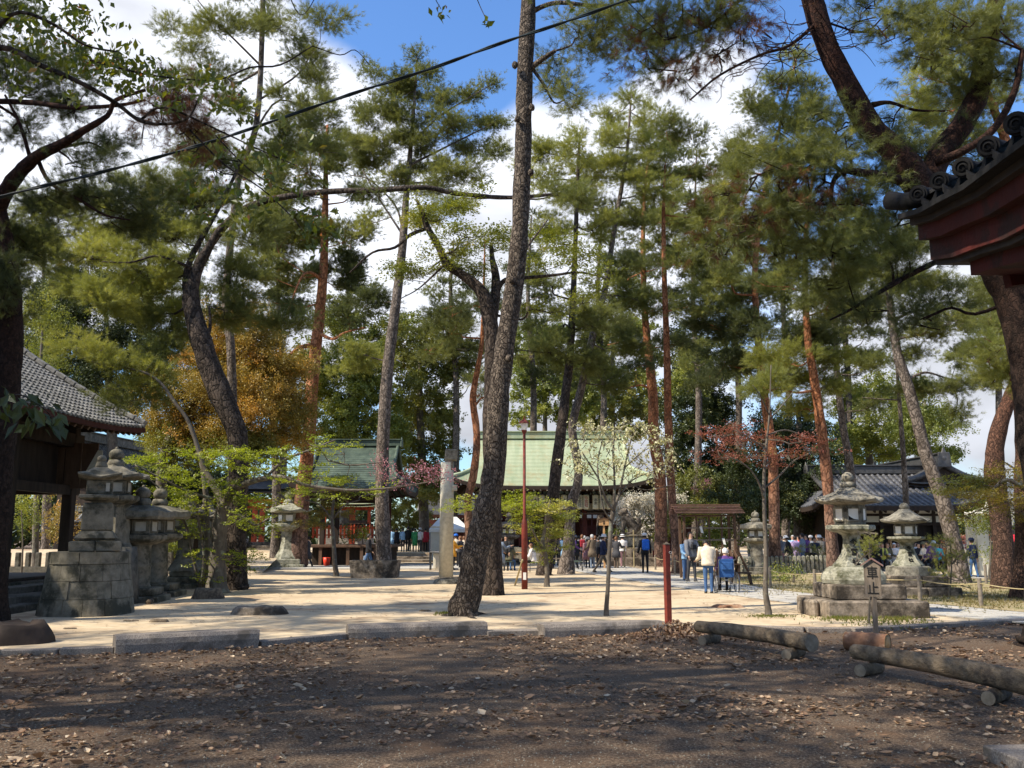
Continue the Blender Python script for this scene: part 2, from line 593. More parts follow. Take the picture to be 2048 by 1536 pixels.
M['grass'] = leaf_mat('dry_grass',(.16,.13,.04),(.28,.22,.09),(.12,.16,.03),.3,(1.1,1.1,.6))
M['moss'] = leaf_mat('moss_green',(.10,.11,.015),(.2,.19,.03),(.1,.16,.03),.3,(1.1,1.1,.6))
M['stone'] = mat('weathered_granite',(.14,.125,.095),(.33,.3,.235),9,.9,.9,34,c3=(.055,.05,.038),s3=3.2,t3=(.48,.66),dist=.02)
M['stone_warm'] = mat('brown_stained_stone',(.15,.12,.088),(.36,.295,.225),8,.9,.9,30,c3=(.05,.04,.03),s3=2.4,t3=(.42,.62),dist=.02)
M['stone_lichen'] = mat('lichened_stone',(.17,.165,.12),(.40,.385,.30),9,.9,.9,30,c3=(.08,.08,.045),s3=4.2,t3=(.47,.66),dist=.02)
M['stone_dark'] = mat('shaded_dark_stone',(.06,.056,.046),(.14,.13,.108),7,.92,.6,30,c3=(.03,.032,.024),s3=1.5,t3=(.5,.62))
M['stone_pale'] = mat('pale_cream_stone',(.44,.41,.32),(.6,.56,.45),9,.8,.35,30,c3=(.3,.27,.19),s3=1.6,t3=(.56,.72))
M['kerb'] = mat('speckled_granite',(.10,.082,.07),(.33,.285,.24),60,.85,.5,70,c3=(.10,.085,.07),s3=2.2,t3=(.5,.66))
M['wood_dark'] = mat('dark_old_timber',(.018,.012,.009),(.05,.034,.024),5,.8,.3,12,stretch=(1,1,.2))
M['wood_brown'] = mat('brown_timber',(.07,.04,.024),(.15,.085,.052),7,.75,.3,20,stretch=(1,1,.2))
M['wood_grey'] = mat('weathered_grey_timber',(.13,.105,.08),(.26,.22,.175),10,.85,.4,26,stretch=(1,.25,1),c3=(.09,.07,.05),s3=3,t3=(.55,.7))
M['wood_sign'] = mat('sign_timber',(.13,.10,.07),(.25,.195,.145),12,.8,.3,30,stretch=(3,3,.3))
M['wood_new'] = mat('fresh_orange_timber',(.42,.22,.09),(.6,.36,.17),8,.7,.2,20,stretch=(1,1,.3))
M['wood_bamboo'] = mat('bamboo_cane',(.32,.25,.13),(.45,.37,.2),8,.6,.1)
M['vermilion'] = mat('vermilion_paint',(.62,.09,.03),(.74,.13,.045),4,.55,.1,c3=(.4,.06,.025),s3=3)
M['gate_red'] = mat('shade_dark_old_red',(.05,.007,.005),(.085,.011,.007),3,.85,.5,24,c3=(.03,.01,.007),s3=2.5)  # red lowered so the colour carries the shade under the eave
M['pole_red'] = mat('dark_red_paint',(.12,.02,.013),(.2,.034,.022),9,.6,.4,c3=(.09,.02,.014),s3=4)
M['brown_red'] = mat('brownish_red_timber',(.05,.012,.009),(.085,.02,.014),5,.7,.2)
M['tile'] = mat('grey_roof_tile',(.11,.108,.10),(.26,.25,.235),5,.6,.35,20,c3=(.33,.32,.29),s3=2.6,t3=(.52,.66))
M['tile_dark'] = mat('dark_roof_tile',(.035,.034,.034),(.085,.082,.08),5,.45,.3,20,spec=.5)
M['tile_glossy'] = mat('silver_grey_tile',(.06,.062,.068),(.15,.15,.16),4,.32,.3,20,spec=.7)
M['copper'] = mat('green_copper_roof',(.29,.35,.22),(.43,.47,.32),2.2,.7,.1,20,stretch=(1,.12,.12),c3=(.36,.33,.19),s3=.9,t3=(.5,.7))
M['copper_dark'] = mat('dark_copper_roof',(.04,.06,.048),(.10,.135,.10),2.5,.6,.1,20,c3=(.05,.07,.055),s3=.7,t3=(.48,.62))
M['bark_roof'] = mat('brown_copper_sheet',(.17,.09,.075),(.26,.15,.12),5,.6,.1)
M['plaster'] = mat('cream_plaster',(.60,.55,.43),(.72,.67,.54),3,.85,.1)
M['white'] = mat('white_paper',(.72,.70,.64),(.8,.78,.72),8,.8,.05)
M['paper'] = mat('lantern_paper',(.72,.63,.4),(.82,.74,.5),8,.8,.1)
M['paper_old'] = mat('dim_old_paper',(.34,.32,.27),(.42,.4,.34),8,.8,.1)
M['ink'] = mat('black_ink',(.012,.011,.01),None,5,.7,0)
M['ink_red'] = mat('red_ink',(.5,.06,.03),None,5,.7,0)
M['metal'] = mat('steel_tube',(.25,.26,.27),(.35,.35,.36),8,.35,0,spec=.7)
M['metal_dark'] = mat('dark_metal',(.02,.02,.022),(.04,.04,.042),8,.4,.05)
M['cable'] = mat('black_cable',(.008,.016,.016),(.012,.022,.022),30,.5,.2)
M['log'] = mat('weathered_log',(.085,.062,.04),(.25,.19,.125),9,.9,1.0,26,stretch=(2.2,.5,1.4),dist=.03,c3=(.055,.043,.034),s3=3.5,t3=(.5,.68))
M['log_end'] = mat('sawn_log_end',(.15,.12,.085),(.27,.22,.16),14,.9,.4,30)
M['log_orange'] = mat('fresh_log_bark',(.17,.08,.045),(.34,.18,.1),9,.9,.9,24,c3=(.42,.27,.17),s3=5,t3=(.52,.62))
M['log_fresh'] = mat('fresh_sawn_wood',(.42,.24,.10),(.56,.36,.17),12,.85,.3,30)
# ------------------------------------------------------------------ ground, court, path
def ground_mat(name,kind):
 m = bpy.data.materials.new(name)
 m.use_nodes = True
 n,l = m.node_tree.nodes,m.node_tree.links
 b = n['Principled BSDF']
 b.inputs['Roughness'].default_value = .95
 b.inputs['Specular IOR Level'].default_value = .15
 t = N(n,'ShaderNodeTexCoord')
 def noi(scale,detail=8,rough=.6):
  x = N(n,'ShaderNodeTexNoise')
  x.inputs['Scale'].default_value = scale
  x.inputs['Detail'].default_value = detail
  x.inputs['Roughness'].default_value = rough
  l.new(t.outputs['Object'],x.inputs['Vector'])
  return x.outputs['Fac']
 def ramp(src,stops):
  r = N(n,'ShaderNodeValToRGB')
  e = r.color_ramp.elements
  e[0].position,e[0].color = stops[0][0],hexc(stops[0][1])
  e[1].position,e[1].color = stops[-1][0],hexc(stops[-1][1])
  for p,c in stops[1:-1]:
   k = e.new(p)
   k.color = hexc(c)
  l.new(src,r.inputs['Fac'])
  return r.outputs['Color']
 def mix(f,a,c,lo=.5,hi=.6):
  mr = N(n,'ShaderNodeMapRange',interpolation_type='SMOOTHSTEP')
  mr.inputs['From Min'].default_value = lo
  mr.inputs['From Max'].default_value = hi
  l.new(f,mr.inputs['Value'])
  x = N(n,'ShaderNodeMix',data_type='RGBA')
  l.new(mr.outputs['Result'],x.inputs['Factor'])
  l.new(a,x.inputs[6])
  l.new(c,x.inputs[7])
  return x.outputs[2]
 if kind == 'gravel':
  base = ramp(noi(38,5,.85),[(.32,(.018,.012,.008)),(.5,(.105,.072,.049)),(.68,(.37,.28,.195))])
  straw = ramp(noi(40,6,.8),[(.3,(.06,.034,.02)),(.7,(.2,.12,.07))])
  c = mix(noi(.9,8,.75),base,straw,.5,.72)
  bs,bst = 60,.8
 elif kind == 'sand':
  base = ramp(noi(5,8,.6),[(.3,(.45,.35,.225)),(.7,(.62,.5,.34))])
  straw = ramp(noi(9,6,.7),[(.3,(.2,.125,.075)),(.7,(.38,.27,.175))])
  c = mix(noi(.55,8,.72),base,straw,.5,.67)
  bs,bst = 12,.22
 elif kind == 'turf':
  base = ramp(noi(9,8,.7),[(.3,(.24,.19,.10)),(.7,(.42,.34,.2))])
  g2 = ramp(noi(20,6,.8),[(.3,(.13,.13,.05)),(.7,(.26,.23,.1))])
  c = mix(noi(.8,7,.7),base,g2,.48,.6)
  bs,bst = 20,.5
 if kind != 'turf':
  c = mix(noi(.23,9,.75),c,ramp(noi(26 if kind == 'gravel' else 7,6,.8),[(.3,(.05,.032,.022)),(.7,(.17,.11,.07))] if kind == 'gravel' else [(.2,(.34,.25,.155)),(.8,(.48,.37,.245))]),.5,.7)
 l.new(c,b.inputs['Base Color'])
 bn = N(n,'ShaderNodeTexNoise')
 bn.inputs['Scale'].default_value = bs
 bn.inputs['Detail'].default_value = 6
 bn.inputs['Roughness'].default_value = .75
 l.new(t.outputs['Object'],bn.inputs['Vector'])
 bp = N(n,'ShaderNodeBump')
 bp.inputs['Strength'].default_value = bst
 bp.inputs['Distance'].default_value = .02
 l.new(bn.outputs['Fac'],bp.inputs['Height'])
 l.new(bp.outputs['Normal'],b.inputs['Normal'])
 return m
M['gravel'] = ground_mat('gravel_with_pine_straw','gravel')
M['sand'] = ground_mat('raked_sand','sand')
M['turf'] = ground_mat('dry_turf','turf')
M['slab'] = mat('paving_slab',(.38,.355,.31),(.5,.47,.41),10,.85,.35,30,c3=(.32,.3,.27),s3=.8,t3=(.5,.66))
g = MB()
g.box((0,200,-.25),(1400,1200,.5))
tag(g.build('ground',M['gravel']),kind='structure')
kerb_px = [(-420,1345),(-150,1316),(0,1302),(120,1300),(232,1297),(515,1284),(695,1270),(972,1264),(1090,1262),(1335,1256),(1480,1254),(1610,1258),(1700,1258),(1800,1253),(1920,1246),(2048,1240),
  (2300,1232),(2700,1226)]
kerb_w = [G(u,v,.06) for u,v in kerb_px]
poly = [(p.x,p.y) for p in kerb_w]
poly = [(-60,poly[0][1] - 1.5)] + poly + [(60,poly[-1][1] + 1.5),(60,130),(-60,130)]
g = MB()
g.add([(x,y,.035) for x,y in poly],[tuple(range(len(poly)))])
tag(g.build('courtyard',M['sand']),kind='structure')
# kerb: a row of long low stones
kr = tag(thing('kerb','low granite kerb between the leaf-strewn forecourt and the sand court','kerb',(kerb_w[6].x,kerb_w[6].y,0)),kind='structure')
for i in range(len(kerb_w) - 1):
 if kerb_px[i][0] in (232,695,1090): continue
 a,b = kerb_w[i],kerb_w[i + 1]
 L = (b - a).length
 n = max(1,round(L / 1.5))
 for k in range(n):
  p,q = a.lerp(b,k / n),a.lerp(b,(k + 1) / n)
  dirv = (q - p).normalized() * .012
  m_ = MB()
  m_.beam((p.x + dirv.x,p.y + dirv.y,.03 + rnd.uniform(-.008,.008)),(q.x - dirv.x,q.y - dirv.y,.03 + rnd.uniform(-.008,.008)),.2,.11,ch=.012)
  m_.build('kerb_stone',M['kerb'],kr)
# paved approach: joints recessed between real slabs
up_ = [G(u,v,.04) for u,v in ((1075,1108),(1230,1128),(1340,1150),(1500,1172),(1600,1186),(1830,1206),(2048,1226),(2300,1250))]
lo_ = [G(u,v,.04) for u,v in ((985,1112),(1120,1137),(1190,1150),(1330,1172),(1480,1193),(1620,1212),(1830,1227),(2100,1252))]
lo_ = [(lo_[i] if i < 1 else lo_[i]) for i in range(8)]
g = MB()
g.add([(p.x,p.y,.040) for p in lo_] + [(p.x,p.y,.040) for p in reversed(up_)],[tuple(range(16))])
pv = tag(g.build('path',M['stone_warm']),kind='structure')
cent_n = 46
for i in range(cent_n):
 s0,s1 = i / cent_n,(i + 1) / cent_n
 def at(s,t):
  x = s * 7
  k = min(6,int(x))
  f = x - k
  return lo_[k].lerp(lo_[k + 1],f).lerp(up_[k].lerp(up_[k + 1],f),t)
 rows = 5
 off = rnd.uniform(-.06,.06)
 for j in range(rows):
  t0,t1 = j / rows + (off if 0 < j else 0),(j + 1) / rows + (off if j < rows - 1 else 0)
  e = .015
  z = .058 + rnd.uniform(-.003,.004)
  c4 = [at(s0 + e / cent_n * 2,t0 + e),at(s1 - e / cent_n * 2,t0 + e),at(s1 - e / cent_n * 2,t1 - e),at(s0 + e / cent_n * 2,t1 - e)]
  m_ = MB()
  m_.add([(p.x,p.y,.03) for p in c4] + [(p.x,p.y,z) for p in c4],[(4,5,6,7),(0,1,5,4),(1,2,6,5),(2,3,7,6),(3,0,4,7)])
  m_.build('paver',M['slab'],pv)
# roped turf beds right of the path
tb = [G(u,v,.045) for u,v in ((1385,1152),(1500,1170),(1600,1184),(1830,1204),(2048,1224),(2400,1258),(2500,1158),(1900,1158),(1500,1143),(1400,1140))]
g = MB()
g.add([(p.x,p.y,.046) for p in tb],[tuple(range(len(tb)))])
tag(g.build('turf_bed',M['turf']),kind='structure')
# roadway behind, far right
g = MB()
q = [G(u,v,.05) for u,v in ((1920,1156),(2500,1156),(2500,1110),(1920,1118))]
g.add([(p.x,p.y,.05) for p in q],[(0,1,2,3)])
tag(g.build('pavement',M['slab']),kind='structure')
# raised rear terrace, with two long steps in front of it
for i,(x0,x1,y0,y1,z) in enumerate(((-26,0.2,62,120,.5),(-12.2,-3.6,59.6,62,.33),(-11.8,-3.9,57.2,59.6,.16))):
 m_ = MB()
 m_.box(((x0 + x1) / 2,(y0 + y1) / 2,z / 2),(x1 - x0,y1 - y0,z),ch=.02)
 tag(m_.build('terrace' if i == 0 else 'terrace_step',M['sand'] if i == 0 else M['stone_warm']),kind='structure')
# grey paving in front of the pavilion
m_ = MB()
a,b = G(440,1141),G(985,1141)
m_.box(((a.x + b.x) / 2,a.y + 3.2,.06),(b.x - a.x,6,.1),ch=.015)
pp = tag(m_.build('pavement',M['slab']),kind='structure')
# ------------------------------------------------------------------ roofs
class Roof:
 """hip-and-gable roof, local frame: x along the ridge, y across, built at c with rotation rz"""
 def __init__(self,root,c,rz,hx,hy,zr,ze,rx,lift=.5,tb=.6,sag=.35,yb=None):
  self.root,self.c,self.rz,self.hx,self.hy,self.zr,self.ze,self.rx,self.lift,self.tb,self.sag = root,c,rz,hx,hy,zr,ze,rx,lift,tb,sag
 def T(self,p):
  cr_,sr_ = math.cos(self.rz),math.sin(self.rz)
  return Vector((self.c[0] + p[0] * cr_ - p[1] * sr_,self.c[1] + p[0] * sr_ + p[1] * cr_,self.c[2] + p[2]))
 def prof(self,t):
  return self.zr + (self.ze - self.zr) * (t + self.sag * t * (1 - t))
 def xe(self,t):
  return self.rx if t < self.tb else self.rx + (self.hx - self.rx) * ((t - self.tb) / (1 - self.tb))
 def main(self,s,t,side,up=0):
  q = 2 * s - 1
  x = q * self.xe(t)
  y = -side * self.hy * t
  z = self.prof(t) + self.lift * abs(q) ** 5 * max(0,(t - .5) / .5) ** 2 + up
  return self.T((x,y,z))
 def sidep(self,s,t,side,up=0):
  q = 2 * s - 1
  tt = self.tb + (1 - self.tb) * t
  x = side * self.xe(tt)
  y = q * self.hy * tt
  z = self.prof(tt) + self.lift * abs(q) ** 5 * max(0,(tt - .5) / .5) ** 2 + up
  return self.T((x,y,z))
 def surfs(self):
  return [lambda s,t,up=0: self.main(s,t,1,up),lambda s,t,up=0: self.main(1 - s,t,-1,up),lambda s,t,up=0: self.sidep(s,t,1,up),lambda s,t,up=0: self.sidep(1 - s,t,-1,up)]
 def skin(self,m,nrow,lip=.03,ns=24):
  for i,f in enumerate(self.surfs()):
   nr = nrow if i < 2 else max(4,int(nrow * (1 - self.tb)))
   mb = MB()
   for r in range(nr):
    V = []
    for k in range(ns + 1):
     s = k / ns
     V += [f(s,r / nr,0.01),f(s,(r + 1) / nr,lip + .01),f(s,(r + 1) / nr,0)]
    Fc = []
    for k in range(ns):
     a,b = k * 3,(k + 1) * 3
     Fc += [(a,a + 1,b + 1,b),(a + 1,a + 2,b + 2,b + 1)]
    mb.add(V,Fc)
   # underside
   V,Fc = [],[]
   for k in range(ns + 1):
    for j in range(5):
     V.append(f(k / ns,.5 + .5 * j / 4 if i < 2 else j / 4,-.16))
   for k in range(ns):
    for j in range(4):
     a = k * 5 + j
     Fc.append((a,a + 5,a + 6,a + 1))
   mb.add(V,Fc)
   mb.build('roof',m,self.root)
 def rolls(self,m,pitch=.3,r=.075,tl=.3,m2=None,which=(0,1,2,3)):
  """cover tiles: rows of half-round laps running down the slope"""
  for i,f in enumerate(self.surfs()):
   if i not in which: continue
   W_ = 2 * (self.hx if i < 2 else self.hy)
   n = int(W_ / pitch)
   H = math.hypot(self.hy,self.zr - self.ze) * (1 if i < 2 else 1 - self.tb)
   nt = max(3,int(H / tl))
   mb = MB()
   for k in range(n + 1):
    # columns keep a constant distance along x
    xk = -W_ / 2 + k * W_ / n
    V,Fc = [],[]
    seg = 4
    rows = 0
    for j in range(nt * 2 + 1):
     t = min(1,(j // 2 + (j % 2) * .96) / nt) if j < nt * 2 else 1
     half = self.xe(t) if i < 2 else self.hy * (self.tb + (1 - self.tb) * t)
     if abs(xk) > half: continue
     s = .5 + .5 * xk / half
     p = f(s,t)
     e = 1e-3
     ds = (f(min(1,s + e),t) - f(s - e,t)).normalized()
     rr_ = r * (1.0 if j % 2 else .86)
     for a in range(seg + 1):
      an = math.pi * a / seg
      V.append(p + ds * (math.cos(an) * rr_) + Vector((0,0,math.sin(an) * rr_ + .015)))
     rows += 1
    for j in range(rows - 1):
     for a in range(seg):
      b = j * (seg + 1) + a
      Fc.append((b,b + seg + 1,b + seg + 2,b + 1))
    if rows > 1:
     Fc.append(tuple(range((rows - 1) * (seg + 1),rows * (seg + 1))))
     mb.add(V,Fc)
   o = mb.build('roof_tiles',m,self.root)
   o['kind'] = 'stuff'
 def ridge(self,m,h=.45,w=.4,end=True):
  mb = MB()
  a,b = self.T((-self.rx - .15,0,self.zr + h / 2)),self.T((self.rx + .15,0,self.zr + h / 2))
  mb.beam(a,b,w,h,ch=.03)
  mb.beam(a + Vector((0,0,h / 2 + .03)),b + Vector((0,0,h / 2 + .03)),w * 1.35,.06)
  mb.build('ridge_cap',m,self.root)
  # descending ridges
  for sx in (-1,1):
   for sy in (-1,1):
    pts = []
    for k in range(9):
     t = k / 8
     if t < self.tb: p = self.main((sx + 1) / 2,t,-sy,.09)
     else: p = self.main((sx + 1) / 2,t,-sy,.09)
     pts.append(p)
    mb = MB()
    mb.tube(pts,h * .28,6)
    mb.build('hip_ridge',m,self.root)
  if end:
   for sx in (-1,1):
    c = self.T((sx * (self.rx + .2),0,self.zr + h * .5))
    mb = MB()
    mb.box(c,(.12,w * 1.5,h * 1.3),rz=self.rz,ch=.03,top=.8)
    mb.lathe([(.001,0),(w * .35,.0),(w * .3,.05),(.001,.06)],10,c + Vector((0,0,h * .1)),rot=Matrix.Rotation(self.rz,3,'Z') @ Matrix.Rotation(sx * math.pi / 2,3,'Y'))
    mb.box(c + Vector((0,0,h * .8)),(.1,w * .5,h * .5),rz=self.rz,ch=.02,top=.4)
    mb.build('ridge_end_tile',m,self.root)
 def gables(self,m):
  for sx in (-1,1):
   mb = MB()
   n = 8
   top = [self.T((sx * (self.rx - .25),-self.hy * self.tb + 2 * self.hy * self.tb * k / n,self.prof(abs(-1 + 2 * k / n) * self.tb) - .08)) for k in range(n + 1)]
   bot = [self.T((sx * (self.rx - .25),-self.hy * self.tb + 2 * self.hy * self.tb * k / n,self.prof(self.tb) - .1)) for k in range(n + 1)]
   mb.add(top + bot,[(k,k + 1,n + 2 + k,n + 1 + k) for k in range(n)])
   mb.build('gable',m,self.root)
 def eaves(self,m,tip=None,w=.14,drop=.22,rafters=.45,dotmat=None):
  """fascia along the eave and two tiers of rafters under it"""
  for i,f in enumerate(self.surfs()):
   mb = MB()
   pts = [f(k / 20,1,-.11) for k in range(21)]
   for a,b in zip(pts[:-1],pts[1:]):
    mb.beam(a,b,.1,drop)
   mb.build('fascia',m,self.root)
   n = int(2 * (self.hx if i < 2 else self.hy) / rafters)
   mb,md = MB(),MB()
   for k in range(1,n):
    s = k / n
    a,b = f(s,.98 if i < 2 else .95,-.30),f(.5 + (s - .5) * 1.0,.72 if i < 2 else .4,-.30)
    mb.beam(a,b,.09,.11)
    if tip:
     d = (a - b).normalized() * .012
     md.beam(a + d * .2,a + d,.085,.105)
   ra = mb.build('rafters',m,self.root)
   ra['kind'] = 'stuff'
   if tip and i < 1:
    o = md.build('rafter_tips',tip,ra)
    o['kind'] = 'stuff'
# ------------------------------------------------------------------ central hall with the green copper roof
D = 62
xl,xr = X(905,D - 5),X(1312,D - 5)
cx,hw = (xl + xr) / 2,(xr - xl) / 2
hall = thing('worship_hall','open shrine hall with a pale green copper roof and rows of paper lanterns','shrine hall',(cx,D,0))
rf = Roof(hall,(cx,D,0),0,hw,5.0,Zv(878,D),Zv(972,D - 5),hw * .79,lift=.55,tb=.62,sag=.10)
rf.skin(M['copper'],34,.035)
rf.ridge(M['copper'],.45,.5)
rf.gables(M['wood_dark'])
rf.eaves(M['wood_dark'],M['white'],rafters=.4)
zb = rf.ze - .55
mb = MB()
mb.box((cx,D,.45),(2 * (hw - 1.6),7.2,.9),ch=.03)
mb.build('stone_base',M['stone'],hall)
mb = MB()
for yy in (D - 3.2,D + 3.2):
 mb.box((cx,yy,zb - .05),(2 * (hw - 1.9),.22,.34))
 mb.box((cx,yy,zb - .95),(2 * (hw - 1.9),.16,.14))
for xx in (cx - hw + 2,cx + hw - 2):
 mb.box((xx,D,zb - .05),(.22,6.2,.34))
mb.build('beam',M['wood_dark'],hall)
for yy in (D - 3.2,D + 3.2):
 for k in range(5):
  xx = cx - hw + 2.2 + k * (2 * hw - 4.4) / 4
  m_ = MB()
  m_.box((xx,yy,(zb + .9) / 2),(.3,.3,zb - .9),ch=.02)
  m_.build('column',M['brown_red'],hall)
  m_ = MB()
  m_.box((xx,yy - .02,zb + .24),(.75,.34,.2),top=1.0,ch=.03)
  m_.box((xx,yy - .02,zb + .1),(.4,.36,.18),ch=.03)
  m_.build('bracket',M['wood_dark'],hall)
mb = MB()
for z in (1.25,1.6):
 mb.box((cx,D + 3.0,z),(2 * (hw - 2),.1,.1))
mb.build('railing',M['brown_red'],hall)
mb = MB()
mb.box((cx,D + 3.35,zb - .5),(2 * (hw - 2),.06,.75))
mb.build('lattice_band',M['plaster'],hall)
# dark lintel with white crests under the eave, gathered curtains of the inner hall
mb = MB()
mb.box((cx,D - 2.9,zb - .28),(2 * (hw - 1.9),.08,.12))
mb.build('lantern_rail',M['wood_brown'],hall)
def text_obj(s,size,loc,normal_rz,m,parent,name='lettering',align='CENTER',line=.95,tilt=0,extr=.002,sx=1.0):
 c = bpy.data.curves.new(name,'FONT')
 c.body = s
 c.size = size
 c.align_x = align
 c.align_y = 'CENTER'
 c.space_line = line
 c.extrude = extr
 c.resolution_u = 1
 o = bpy.data.objects.new(name,c)
 COL.objects.link(o)
 bpy.context.view_layer.update()
 me = bpy.data.meshes.new_from_object(o)
 bpy.data.objects.remove(o)
 o = bpy.data.objects.new(name,me)
 COL.objects.link(o)
 me.materials.clear()
 me.materials.append(m)
 off = root_loc(parent) if parent is not None else Vector((0,0,0))
 o.parent = parent
 o.location = Vector(loc) - off
 o.rotation_euler = (math.radians(90) - tilt,0,normal_rz)
 o.scale = (sx,1,1)
 return o
# paper lanterns along the front
zl = Zv(1004,D - 3.9)
chars = ['大\n人','小\n山','中\n川','今\n宮','本\n木','大\n川','上\n田','三\n木']
lant_us = [958,971,984,1058,1071,1084,1098,1115,1129,1144,1160,1173,1192,1206,1219,1232,1245]
for i,u in enumerate(lant_us):
 x,y = X(u,D - 3.9),D - 3.9
 red = u == 1173
 lab = {1160: 'paper lantern with three black characters, just left of the red-lettered one',1173: 'paper lantern with red characters hanging under the green roof'}.get(u)
 if lab is None:
  od = ('first','second','third','fourth','fifth','sixth','seventh','eighth','ninth')
  lab = od[i] + ' cream paper lantern from the left end of the hanging row' if i < 9 else od[max(0,i - 12)] + (' cream paper lantern to the right of the red-lettered one' if i > 11 else ' cream paper lantern behind the pale crooked pine')
 o = thing('paper_lantern',lab,'lantern',(x,y,zl),'paper lanterns under the green-roofed hall')
 mb = MB()
 prof = [(.1,-.46)] + [(.19 + (.012 if j % 2 else 0),-.42 + j * .07) for j in range(13)] + [(.1,.46)]
 mb.lathe(prof,12,(x,y,zl),smooth=True)
 sh_ = mb.build('shade',M['paper'],o)
 mb = MB()
 mb.lathe([(.12,.46),(.12,.52),(.015,.53),(.015,.7)],10,(x,y,zl))
 mb.build('rim',M['metal_dark'],o)
 mb = MB()
 mb.lathe([(.12,-.52),(.12,-.46)],10,(x,y,zl))
 mb.build('rim',M['metal_dark'],o)
 ch3 = '今\n宮\n社' if u in (1160,1173) else chars[i % len(chars)]
 text_obj(ch3,.24,(x,y - .225,zl),0,M['ink_red'] if red else M['ink'],sh_,line=.9)
mb = MB()
mb.box((cx + .5,D - 3.9,zl + .72),(2 * (hw - 2.4),.1,.1))
mb.box((cx + .5,D - 3.9,zl - .72),(2 * (hw - 2.4),.08,.08))
for xx in (X(950,D - 3.9),X(1252,D - 3.9)):
 mb.box((xx,D - 3.9,zl + .0),(.07,.1,1.34))
mb.build('lantern_frame',M['wood_brown'],hall)
# inner gate hall behind, with white plaster bays and a long grey roof
D2 = 80
ih = thing('inner_hall','dark red corridor hall with long grey roof behind the green-roofed hall','corridor building',(X(1080,D2),D2,0))
x0,x1 = X(835,D2),X(1405,D2)
cc,hh = (x0 + x1) / 2,(x1 - x0) / 2
r2 = Roof(ih,(cc,D2,0),0,hh,2.6,Zv(998,D2),Zv(1031,D2 - 2.6),hh - .2,lift=.15,tb=.97,sag=.05)
r2.skin(M['tile_dark'],12,.03,30)
r2.ridge(M['tile'],.3,.35,True)
r2.eaves(M['brown_red'],M['white'],rafters=.55)
mb = MB()
mb.box((cc,D2 + .8,1.5),(2 * hh - 1,.2,3.0))
mb.build('wall',M['brown_red'],ih)
for k in range(15):
 xx = x0 + .8 + k * (2 * hh - 1.6) / 14
 m_ = MB()
 m_.box((xx,D2 - 1.5,1.6),(.24,.24,3.2),ch=.02)
 m_.build('column',M['brown_red'],ih)
for k in range(8):
 m_ = MB()
 a = X(1110,D2 - 8) + k * 1.15
 m_.box((a,D2 - 8,Zv(1028,D2 - 8)),(1.02,.06,.62))
 m_.box((a,D2 - 8,Zv(1016,D2 - 8)),(1.02,.06,.26))
 m_.build('plaster_panel',M['white'],ih)
mb = MB()
mb.box((X(1110,D2 - 8) + 4,D2 - 7.9,1.2),(9.4,.1,2.4))
mb.box((X(1110,D2 - 8) + 4,D2 - 7.9,Zv(1021,D2 - 8)),(9.6,.12,.1))
mb.box((X(1110,D2 - 8) + 4,D2 - 7.9,Zv(1037,D2 - 8)),(9.6,.12,.14))
for k in range(9):
 mb.box((X(1110,D2 - 8) - .58 + k * 1.15,D2 - 7.95,2),(.12,.14,4.0))
mb.build('screen_wall',M['brown_red'],ih)
# ------------------------------------------------------------------ dance stage pavilion, dark green roof
D = 51
xl,xr = X(576,D - 3.4),X(806,D - 3.4)
cx,hw = (xl + xr) / 2,(xr - xl) / 2
pv_ = thing('dance_pavilion','raised open pavilion with a dark green copper roof behind the stone trough','pavilion',(cx,D,0))
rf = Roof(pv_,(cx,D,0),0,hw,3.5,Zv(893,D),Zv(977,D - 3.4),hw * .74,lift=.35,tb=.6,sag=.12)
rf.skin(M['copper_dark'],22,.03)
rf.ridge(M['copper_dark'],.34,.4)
rf.gables(M['wood_dark'])
rf.eaves(M['wood_dark'],None,rafters=.4)
zf = Zv(1090,D - 2.5)
mb = MB()
mb.box((cx,D,zf - .06),(2 * hw - 1.3,5.4,.14),ch=.02)
mb.build('stage_floor',M['wood_brown'],pv_)
mb = MB()
mb.box((cx,D + .1,(zf - .14) / 2),(2 * hw - 2.0,4.6,zf - .14))
mb.build('stage_base',M['wood_dark'],pv_)
for k in range(7):
 m_ = MB()
 m_.box((cx - hw + .8 + k * (2 * hw - 1.6) / 6,D - 2.55,(zf - .13) / 2),(.16,.16,zf - .13))
 m_.build('post',M['wood_brown'],pv_)
for sx in (-1,1):
 for sy in (-1,1):
  m_ = MB()
  m_.box((cx + sx * (hw - 1.45),D + sy * 2.0,(zf + rf.ze) / 2 - .1),(.24,.24,rf.ze - zf - .2),ch=.015)
  m_.build('column',M['brown_red'] if sx > 0 else M['wood_dark'],pv_)
mb = MB()
for sy in (-1,1):
 mb.box((cx,D + sy * 2.0,rf.ze - .42),(2 * hw - 2.6,.2,.28))
for sx in (-1,1):
 mb.box((cx + sx * (hw - 1.45),D,rf.ze - .42),(.2,4,.28))
mb.build('beam',M['wood_dark'],pv_)
# vermilion picket fence behind the stage
yf = D + 4
pf = thing('picket_fence','vermilion picket fence with black tips behind the pavilion stage','fence',(X(690,yf),yf,0))
a,b = X(626,yf),X(752,yf)
n = 17
for k in range(n):
 x = a + (b - a) * k / (n - 1)
 m_ = MB()
 m_.box((x,yf,Zv(1063,yf)),(.12,.06,W(26,yf)),top=1)
 pk = m_.build('picket',M['vermilion'],pf)
 m_ = MB()
 m_.box((x,yf - .003,Zv(1063,yf) + W(14,yf)),(.126,.066,W(3,yf)))
 m_.build('picket_tip',M['metal_dark'],pk)
mb = MB()
mb.box(((a + b) / 2,yf + .05,Zv(1056,yf)),(b - a,.05,.08))
mb.box(((a + b) / 2,yf + .05,Zv(1070,yf)),(b - a,.05,.08))
mb.build('rail',M['vermilion'],pf)
